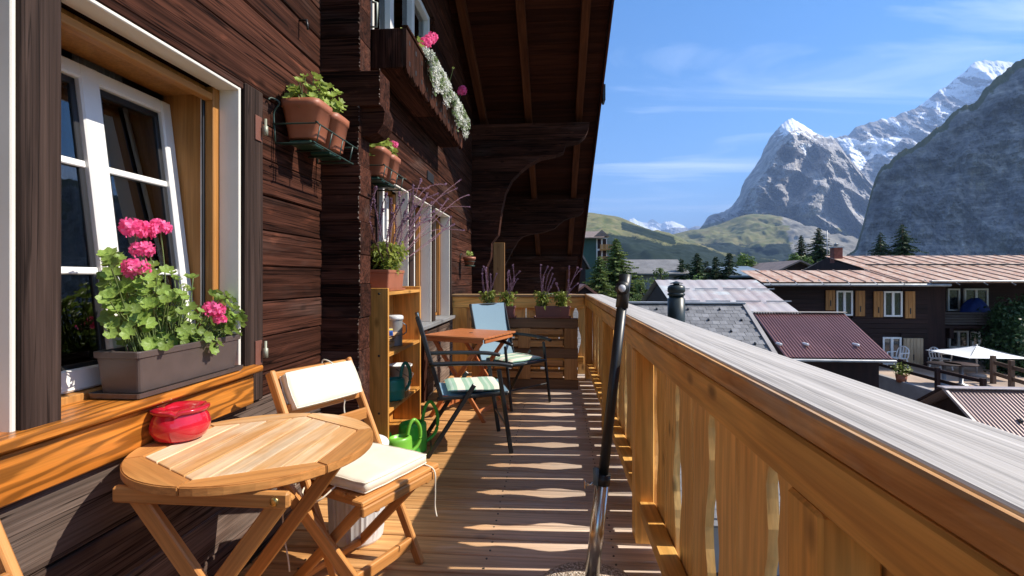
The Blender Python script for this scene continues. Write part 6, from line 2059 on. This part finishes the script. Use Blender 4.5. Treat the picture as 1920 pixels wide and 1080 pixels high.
broadleaf('dark leafy tree beside the terrace at the right edge', 1912, 556, 21.6, 130, -3.3, 16, M_DECD, .85, .15, 12000, 70)
broadleaf('dark bush below the terrace fence at the right edge', 1925, 655, 20.6, 110, -3.3, 17, M_DECD, .9, .15, 3500, 40, name='bush')
broadleaf('dark bush half hidden behind the white parasol', 1885, 640, 21.4, 70, -3.3, 18, M_DECD, .9, .15, 2200, 30, name='bush')

for i, (u, v, Y, w, lb) in enumerate(((1262, 492, 44, 34, 'small spruce between the slender tree and the spruce group'), (1325, 490, 42, 36, 'short spruce half hidden behind the four spruces'),
                                      (1290, 494, 45, 40, 'low dark spruce behind the leftmost of the four'), (1355, 492, 46, 40, 'low dark spruce behind the narrow one'),
                                      (1385, 488, 50, 36, 'small spruce left of the round bright tree'), (1222, 494, 47, 40, 'dark spruce behind the pale birch'), (1176, 486, 46, 40, 'dark spruce behind the broad grey roof'))):
    conifer(lb, u, v, Y, w, -4.2, 80 + i, M_SPR, 1.0, 1.6, .3)
broadleaf('rounded green tree just right of the slate roof flue', 1300, 505, 27, 56, -4.0, 31, M_DEC, .6, .15, 2600, 30)
broadleaf('green bushy tree left of the pink sheet roof', 1225, 505, 25, 46, -4.0, 32, M_LAR, .7, .13, 2600, 30)
# ---------------------------------------------------------------- ground, hills and mountains
M_GRASS = plain('meadow_grass', (0.09, 0.12, 0.035), .95, col2=(0.05, 0.08, 0.022), vscale=.15)
gr = mesh('ground', [(-30000, -6000, -4.4), (30000, -6000, -4.4), (30000, 30000, -4.4), (-30000, 30000, -4.4)], [(0, 1, 2, 3)], M_GRASS)
tag(gr, 'green meadow ground of the village', kind='structure')
yd = mesh('yard', [(-4, -9, -3.25), (26, -9, -3.25), (26, 30, -3.25), (-4, 30, -3.25)], [(0, 1, 2, 3)], plain('yard_gravel', (0.16, 0.15, 0.13), .95, var=.3, vscale=.6))
tag(yd, 'grey gravel yard between the houses', kind='structure')


def massif(name, label, ridge, Yr, Yb, zb, nx, ny, mat, yexp=1.0, A=0.0, sc=1.0, zA=0.0, zs=1.0, strata=0.0, ss=30.0, rid=0.0, masks=None, back=.35, seed=0.0, ridge_noise=0.0, ribs=(), aniso=1.15, smooth=False, ytilt=0.0):
    """Mountain flank: a sheet from its foot (Yb, zb) up to a ridge line and down behind, with relief."""
    u00 = ridge[0][0]
    pts3 = [at(u, v, Y=Yr + ytilt * (u - u00)) for u, v in ridge]       # ytilt: the wall runs obliquely
    pts = [(p.x, p.z) for p in pts3]
    ptsy = [(p.x, p.y - Yr) for p in pts3]
    def zr_of(pl, x):
        for (x0, z0), (x1, z1) in zip(pl, pl[1:]):
            if x0 <= x <= x1: return z0 + (z1 - z0) * (x - x0) / max(1e-6, x1 - x0)
        return pl[0][1] if x < pl[0][0] else pl[-1][1]
    zr = lambda x: zr_of(pts, x)
    x0, x1 = pts[0][0], pts[-1][0]
    nb = max(4, ny // 8)
    vs, cols, fs = [], [], []
    for i in range(nx + 1):
        x = x0 + (x1 - x0) * i / nx
        top = zr(x); yo = zr_of(ptsy, x)
        top += ridge_noise * noise.fractal(Vector((x / sc * 3.0, seed, 0)), .8, 2.1, 5)
        for j in range(ny + nb + 1):
            if j <= ny:
                t = j / ny
                y = Yb + (Yr - Yb) * t ** yexp + yo
                z = zb + (top - zb) * t
            else:
                t = 1.0
                q = (j - ny) / nb
                y = Yr + (Yr - Yb) * back * q + yo
                z = top - (top - zb) * .75 * q
            fade = min(1.0, max(0.0, (1 - t) * 7)) * min(1.0, t * 6 + .15)
            pv = Vector((x / sc, z / sc * aniso, seed + y / sc * .25))
            n1 = noise.ridged_multi_fractal(pv, .9, 2.1, 7, 1.0, 2.0) if rid > 0 else 0
            n2 = noise.fractal(pv * 1.3, .85, 2.1, 6)
            d = A * ((n1 - .9) * rid + n2 * (1 - rid))
            if strata:
                ph = z / ss + .9 * noise.noise(Vector((x / sc * .8, z / sc, 4.0))) + .25 * x / sc
                f_ = ph - math.floor(ph)
                d += strata * (f_ if f_ < .8 else (1 - f_) * 4) * (.6 + .8 * noise.noise(Vector((x / sc * 2, z / sc * 2, 9.0))))
            if ribs:
                u_, v_ = pix((x, y, z))
                for poly, amp, wd in ribs:
                    if v_ < poly[0][1] or v_ > poly[-1][1]: continue
                    for (ua, va), (ub, vb) in zip(poly, poly[1:]):
                        if va <= v_ <= vb:
                            ur = ua + (ub - ua) * (v_ - va) / (vb - va) + 7 * noise.noise(Vector((z / 60, 3.3, amp)))
                            ends = min(1, (v_ - poly[0][1]) / 14) * min(1, (poly[-1][1] - v_) / 30)
                            d += amp * ends * max(0.0, 1 - abs(u_ - ur) / wd) ** 1.2
            y2 = y - d * fade
            xs = x - d * fade * x / y
            z -= d * fade * max(0.0, z) / y       # spurs that stand out also stand lower
            z2 = z + (zA * noise.fractal(Vector((x / zs, y / zs, seed)), .8, 2.0, 5) * fade if zA else 0)
            p = Vector((xs, y2, z2))
            vs.append(p)
            cols.append(masks(p, t, x, z, noise) if masks else (0, 0, 0))
    n = ny + nb + 1
    for i in range(nx):
        for j in range(n - 1):
            a = i * n + j
            fs.append((a, a + n, a + n + 1, a + 1))
    o = mesh(name, vs, fs, mat, None, None, smooth)
    ca = o.data.color_attributes.new('cover', 'FLOAT_COLOR', 'POINT')
    flat = []
    for c in cols: flat += [c[0], c[1], c[2], 1.0]
    ca.data.foreach_set('color', flat)
    tag(o, label, kind='structure')
    return o


def terrain_mat(name, rock1, rock2, scale, grass1=(.10, .115, .035), grass2=(.17, .15, .06), forest=(.009, .02, .010), strata=0.0, bmp=0.0, vert=False):
    m, n, l, b, _ = new_mat(name)
    ge = n.new('ShaderNodeNewGeometry')
    def sc(v):
        mp = n.new('ShaderNodeMapping'); mp.inputs['Scale'].default_value = v if not isinstance(v, (int, float)) else (v,) * 3
        l.new(ge.outputs['Position'], mp.inputs[0]); return mp.outputs[0]
    base = ramp(n, l, tex(n, l, sc((1.6 / scale, 1.6 / scale, 2.0 / scale)), 1.0, 9, .7, .25), .33, .68, rock1, rock2)
    if strata:
        s2 = ramp(n, l, tex(n, l, sc((.35 / scale, .35 / scale, 9 / scale)), 1.0, 6, .7, .8), .35, .62, (1 - strata,) * 3, (1.1, 1.08, 1.05))
        base = mixc(n, l, 1.0, base, s2, 'MULTIPLY')
    # broad patches of darker and paler rock, and dark clefts
    bl = ramp(n, l, tex(n, l, sc((.32 / scale, .32 / scale, .5 / scale)), 1.0, 5, .62, .7), .38, .62, (.62, .63, .66), (1.18, 1.15, 1.1))
    base = mixc(n, l, 1.0, base, bl, 'MULTIPLY')
    cf = n.new('ShaderNodeTexNoise'); cf.noise_type = 'RIDGED_MULTIFRACTAL'; cf.inputs['Scale'].default_value = 1.0; cf.inputs['Detail'].default_value = 6; cf.inputs['Distortion'].default_value = .4
    l.new(sc((1.5 / scale, 1.5 / scale, 1.1 / scale)), cf.inputs['Vector'])
    base = mixc(n, l, 1.0, base, ramp(n, l, cf.outputs['Fac'], .25, .75, (1.1, 1.1, 1.1), (.5, .5, .53)), 'MULTIPLY')
    if vert:        # water streaks running down the wall
        s3 = ramp(n, l, tex(n, l, sc((5 / scale, 2.5 / scale, .6 / scale)), 1.0, 6, .65, .3), .36, .64, (.55, .56, .6), (1.15, 1.13, 1.1))
        base = mixc(n, l, 1.0, base, s3, 'MULTIPLY')
    at_ = n.new('ShaderNodeAttribute'); at_.attribute_name = 'cover'
    spc = n.new('ShaderNodeSeparateColor'); l.new(at_.outputs['Color'], spc.inputs[0])
    def edge(src, k=.5, noise_scale=4.0):
        nz = tex(n, l, sc(noise_scale / scale), 1.0, 7, .7, .3)
        ad = n.new('ShaderNodeMath'); ad.operation = 'MULTIPLY_ADD'; ad.inputs[1].default_value = k; ad.inputs[2].default_value = -k * .5
        l.new(nz, ad.inputs[0])
        sm = n.new('ShaderNodeMath'); sm.operation = 'ADD'; l.new(ad.outputs[0], sm.inputs[0]); l.new(src, sm.inputs[1])
        return ramp(n, l, sm.outputs[0], .44, .56)
    grs = ramp(n, l, tex(n, l, sc(3.0 / scale), 1.0, 6, .65, .5), .35, .65, grass1, grass2)
    col = mixc(n, l, edge(spc.outputs[1], .9), base, grs)
    col = mixc(n, l, edge(spc.outputs[2], 1.3, 26.0), col, forest)
    col = mixc(n, l, edge(spc.outputs[0], 1.0), col, (.80, .83, .87))
    l.new(col, b.inputs['Base Color']); b.inputs['Roughness'].default_value = .9; b.inputs['Specular IOR Level'].default_value = .15
    if bmp:
        bt_ = n.new('ShaderNodeTexNoise'); bt_.noise_type = 'RIDGED_MULTIFRACTAL'; bt_.inputs['Scale'].default_value = 1.0; bt_.inputs['Detail'].default_value = 8
        l.new(sc((2.2 / scale, 2.2 / scale, 2.6 / scale)), bt_.inputs['Vector'])
        bump(n, l, b, bt_.outputs['Fac'], bmp * .6, scale * .10)
    return m


def in_poly(u, v, poly):
    c = False
    for (x0, y0), (x1, y1) in zip(poly, poly[1:] + poly[:1]):
        if (y0 > v) != (y1 > v) and u < (x1 - x0) * (v - y0) / (y1 - y0) + x0: c = not c
    return c

sig = lambda q: 1 / (1 + math.exp(-max(-30, min(30, q))))
MT_FAR = terrain_mat('far_peak_rock', (.16, .165, .18), (.30, .30, .31), 900)
MT_ICE = terrain_mat('monch_rock', (.14, .145, .16), (.40, .40, .41), 210, strata=.3, bmp=.8)
MT_EIG = terrain_mat('eiger_rock', (.17, .168, .175), (.50, .485, .465), 150, strata=.42, bmp=1.0)
MT_HILL = terrain_mat('alp_meadow', (.16, .155, .14), (.26, .25, .22), 140, (.095, .115, .04), (.20, .175, .085), strata=0, bmp=.6)
MT_CLF = terrain_mat('cliff_rock', (.13, .132, .14), (.42, .412, .40), 70, (.06, .075, .025), (.12, .11, .045), strata=.4, bmp=.9, vert=True)

def m_far(p, t, x, z, nz):
    u, v = pix(p)
    return (sig((nz.noise(Vector((x / 700, z / 300, 1))) * 1.2 + (430 - v) / 14 - .1) * 6), 0, 0)
massif('far_peaks', 'distant snowy peaks above the green saddle', [(1130, 450), (1160, 432), (1172, 420), (1180, 411), (1188, 409), (1194, 413), (1204, 417), (1214, 418), (1219, 412), (1224, 410), (1232, 416), (1240, 421), (1247, 416), (1258, 414), (1268, 417), (1280, 422), (1290, 429), (1304, 424), (1312, 423), (1320, 430), (1350, 445)],
       13000, 11500, -50, 130, 50, MT_FAR, 1.0, 330, 700, rid=.7, strata=0, masks=m_far, ridge_noise=25)

G1 = [(1566, 254), (1590, 259), (1612, 263), (1640, 260), (1694, 256), (1678, 275), (1655, 287), (1638, 292), (1626, 306), (1610, 322), (1598, 338), (1582, 350), (1572, 353), (1586, 338), (1596, 324), (1604, 312), (1598, 300), (1588, 285), (1576, 270)]
HOLE = [(1606, 279), (1616, 275), (1632, 277), (1636, 286), (1625, 292), (1614, 288)]
def m_mon(p, t, x, z, nz):
    u, v = pix(p)
    ul, vl = u + 6 * nz.noise(Vector((x / 90, z / 90, 2))), v + 5 * nz.noise(Vector((x / 90, z / 90, 7)))
    s = 0.0
    if in_poly(ul, vl, G1) and not in_poly(ul, vl, HOLE): s = 1.0
    dia = nz.fractal(Vector((x / 130 + z / 200, z / 420 - x / 700, 3)), .7, 2.2, 5)
    up = (300 - v) / 240 + (u - 1720) / 700
    s = max(s, sig((dia * 1.6 + up - .42) * 6) * .62 if v < 300 else 0)
    if u > 1815 and v < 150: s = max(s, sig((150 - v + (u - 1850) * .25) / 5))
    return (s, sig((nz.noise(Vector((x / 200, z / 100, 1))) * 2 + (v - 452) / 6)) * .9, sig((v - 462) / 4 + 3 * nz.noise(Vector((x / 60, z / 60, 4)))))
massif('snowy_ridge', 'long snow-streaked ridge and glacier rising behind the cliff', [(1440, 330), (1500, 300), (1540, 272), (1565, 259), (1580, 255), (1592, 250), (1602, 240), (1612, 236), (1626, 232), (1640, 227), (1652, 222), (1662, 225), (1672, 220), (1690, 212), (1706, 207), (1722, 199), (1738, 190), (1748, 180), (1760, 168), (1772, 164), (1784, 156), (1798, 143), (1812, 130), (1824, 120), (1834, 115), (1848, 114), (1864, 115), (1884, 113), (1898, 118), (1930, 140), (2000, 190)],
       6500, 4700, 150, 340, 200, MT_ICE, .9, 330, 330, rid=.7, strata=40, ss=70, aniso=.8, masks=m_mon, ridge_noise=24, seed=2.0)

SNOWF = [(1497, 273), (1508, 270), (1524, 272), (1537, 275), (1526, 282), (1518, 287), (1508, 292), (1506, 282)]
TOPS = [(1462, 244), (1474, 226), (1482, 221), (1494, 226), (1512, 238), (1536, 252), (1520, 252), (1504, 243), (1494, 238), (1488, 246), (1476, 250), (1466, 252)]
def m_eig(p, t, x, z, nz):
    u, v = pix(p)
    ul, vl = u + 5 * nz.noise(Vector((x / 60, z / 60, 2))), v + 5 * nz.noise(Vector((x / 60, z / 60, 7)))
    s = 1.0 if (in_poly(ul, vl, SNOWF) or in_poly(ul, vl, TOPS)) else 0.0
    dia = nz.fractal(Vector((x / 60, z / 35, 3)), .7, 2.2, 5)
    if v < 275 and u > 1450: s = max(s, sig((dia * 1.4 + (258 - v) / 30 - .1) * 5) * .62)
    s = max(s, .5 * sig((dia - .62) * 12))
    g = sig((v - 408 - .12 * abs(u - 1420)) / 5 + 2 * nz.noise(Vector((x / 70, z / 40, 5))))
    return (s, g * .8, 0)
massif('rock_peak', 'great grey pyramid peak with snow on its summit', [(1270, 446), (1295, 438), (1312, 428), (1320, 418), (1328, 407), (1340, 400), (1356, 397), (1372, 386), (1380, 376), (1387, 366), (1391, 350), (1397, 338), (1404, 330), (1412, 318), (1420, 306), (1427, 294), (1432, 280), (1438, 270), (1444, 258), (1450, 250), (1457, 243), (1464, 234), (1471, 228), (1478, 223), (1484, 222), (1490, 226), (1500, 230), (1509, 236), (1520, 243), (1530, 250), (1539, 255), (1548, 257), (1557, 254), (1562, 258), (1568, 267), (1577, 278), (1586, 291), (1595, 301), (1604, 308), (1612, 330), (1640, 352), (1680, 380), (1740, 430)],
       4800, 3700, 120, 480, 300, MT_EIG, .85, 430, 210, rid=.75, strata=22, ss=46, aniso=.55,
       ribs=[([(1478, 226), (1455, 300), (1425, 370), (1410, 430)], 650, 60), ([(1557, 256), (1556, 300), (1540, 350), (1500, 420)], 560, 45), ([(1500, 232), (1490, 300), (1470, 360), (1465, 420)], 240, 26), ([(1398, 340), (1370, 400), (1350, 440)], 150, 30), ([(1580, 300), (1590, 340), (1560, 400)], 160, 26)], masks=m_eig, ridge_noise=11, seed=5.3)

def m_hill(p, t, x, z, nz):
    u, v = pix(p)
    n1 = nz.fractal(Vector((x / 210, z / 90, 1)), .8, 2.1, 5)
    rock = sig((u - 1475 - (v - 420) * .25) / 7 + 2 * n1)
    f = sig((v - 449 - .10 * (1460 - u) * (1 if u < 1460 else 0) * .6) / 4.0 + 4.0 * n1 - 1.2)
    patch = sig((n1 - .42) * 14) * .8 if v > 412 else 0
    return (0, 1 - rock, max(f, patch) * (1 - rock * .9))
massif('alp_hill', 'rounded green alp with forest at its foot below the peak', [(1180, 470), (1215, 452), (1250, 441), (1275, 436), (1300, 431), (1322, 428), (1345, 421), (1368, 413), (1388, 405), (1405, 402), (1425, 401), (1445, 402), (1458, 405), (1470, 412), (1486, 424), (1500, 434), (1530, 447), (1570, 456), (1620, 462), (1700, 470)],
       2900, 1500, -30, 260, 120, MT_HILL, 1.0, 60, 260, smooth=True, zA=26, zs=170, rid=.4, masks=m_hill, ridge_noise=4, seed=8.0)

def m_hill2(p, t, x, z, nz):
    u, v = pix(p)
    n1 = nz.fractal(Vector((x / 130, z / 45, 6)), .8, 2.1, 5)
    crest = 398 if u < 1120 else 398 + (u - 1120) * .36
    band = math.exp(-((v - (418 + (u - 1150) * .30)) / 8.0) ** 2) * (1 if 1165 < u < 1265 else .0)
    low = sig((v - (440 + max(0, u - 1140) * .13)) / 5 + 3.4 * n1 - .2)
    patch = sig((n1 - .5) * 14) * .7
    return (0, 1, max(low, band * 1.2, patch))
massif('meadow_slope', 'broad meadow slope with dark forest bands at the left', [(880, 402), (980, 399), (1060, 397), (1095, 398), (1115, 399), (1138, 403), (1160, 407), (1182, 415), (1202, 425), (1222, 432), (1244, 441), (1266, 450), (1290, 459), (1320, 468), (1360, 478), (1420, 490), (1500, 505)],
       1900, 700, -30, 220, 110, MT_HILL, 1.0, 45, 200, smooth=True, zA=14, zs=110, rid=.4, masks=m_hill2, ridge_noise=2, seed=11.0)

def m_clf(p, t, x, z, nz):
    g = sig((t - .965) * 90 + 2.0 * nz.noise(Vector((x / 30, z / 30, 3))))
    led = sig((nz.fractal(Vector((x / 60, z / 14, 8)), .8, 2.2, 5) - .85) * 14) * .6
    return (0, max(g, led * .35), 0)
massif('cliff', 'huge dark grey rock wall at the right', [(1560, 500), (1585, 482), (1596, 474), (1604, 462), (1610, 446), (1616, 430), (1621, 412), (1625, 396), (1629, 378), (1633, 360), (1639, 342), (1647, 322), (1656, 309), (1668, 299), (1690, 285), (1710, 273), (1730, 258), (1748, 247), (1766, 233), (1784, 219), (1800, 206), (1816, 193), (1832, 180), (1848, 168), (1866, 153), (1884, 138), (1900, 124), (1920, 107), (1960, 78), (2040, 30), (2200, -30)],
       1500, 1330, -25, 420, 260, MT_CLF, 1.3, 80, 105, rid=.3, strata=2.5, ss=30, aniso=.5, masks=m_clf, ridge_noise=16, ytilt=-.6, seed=14.0)

# ---------------------------------------------------------------- haze
m = bpy.data.materials.new('haze_air'); m.use_nodes = True
nt = m.node_tree; nt.nodes.clear()
o = nt.nodes.new('ShaderNodeOutputMaterial')
pvn = nt.nodes.new('ShaderNodeVolumePrincipled')
pvn.inputs['Color'].default_value = (0.38, 0.58, 1.0, 1)
pvn.inputs['Density'].default_value = 0.00008
pvn.inputs['Anisotropy'].default_value = 0.1
nt.links.new(pvn.outputs[0], o.inputs['Volume'])
vs = [(x, y, z) for x in (-31000, 31000) for y in (-7000, 31000) for z in (-140, 2900)]
hzb = mesh('haze', vs, [(0, 1, 3, 2), (4, 6, 7, 5), (0, 4, 5, 1), (2, 3, 7, 6), (0, 2, 6, 4), (1, 5, 7, 3)], m)
tag(hzb, 'thin blue mountain haze', kind='stuff')
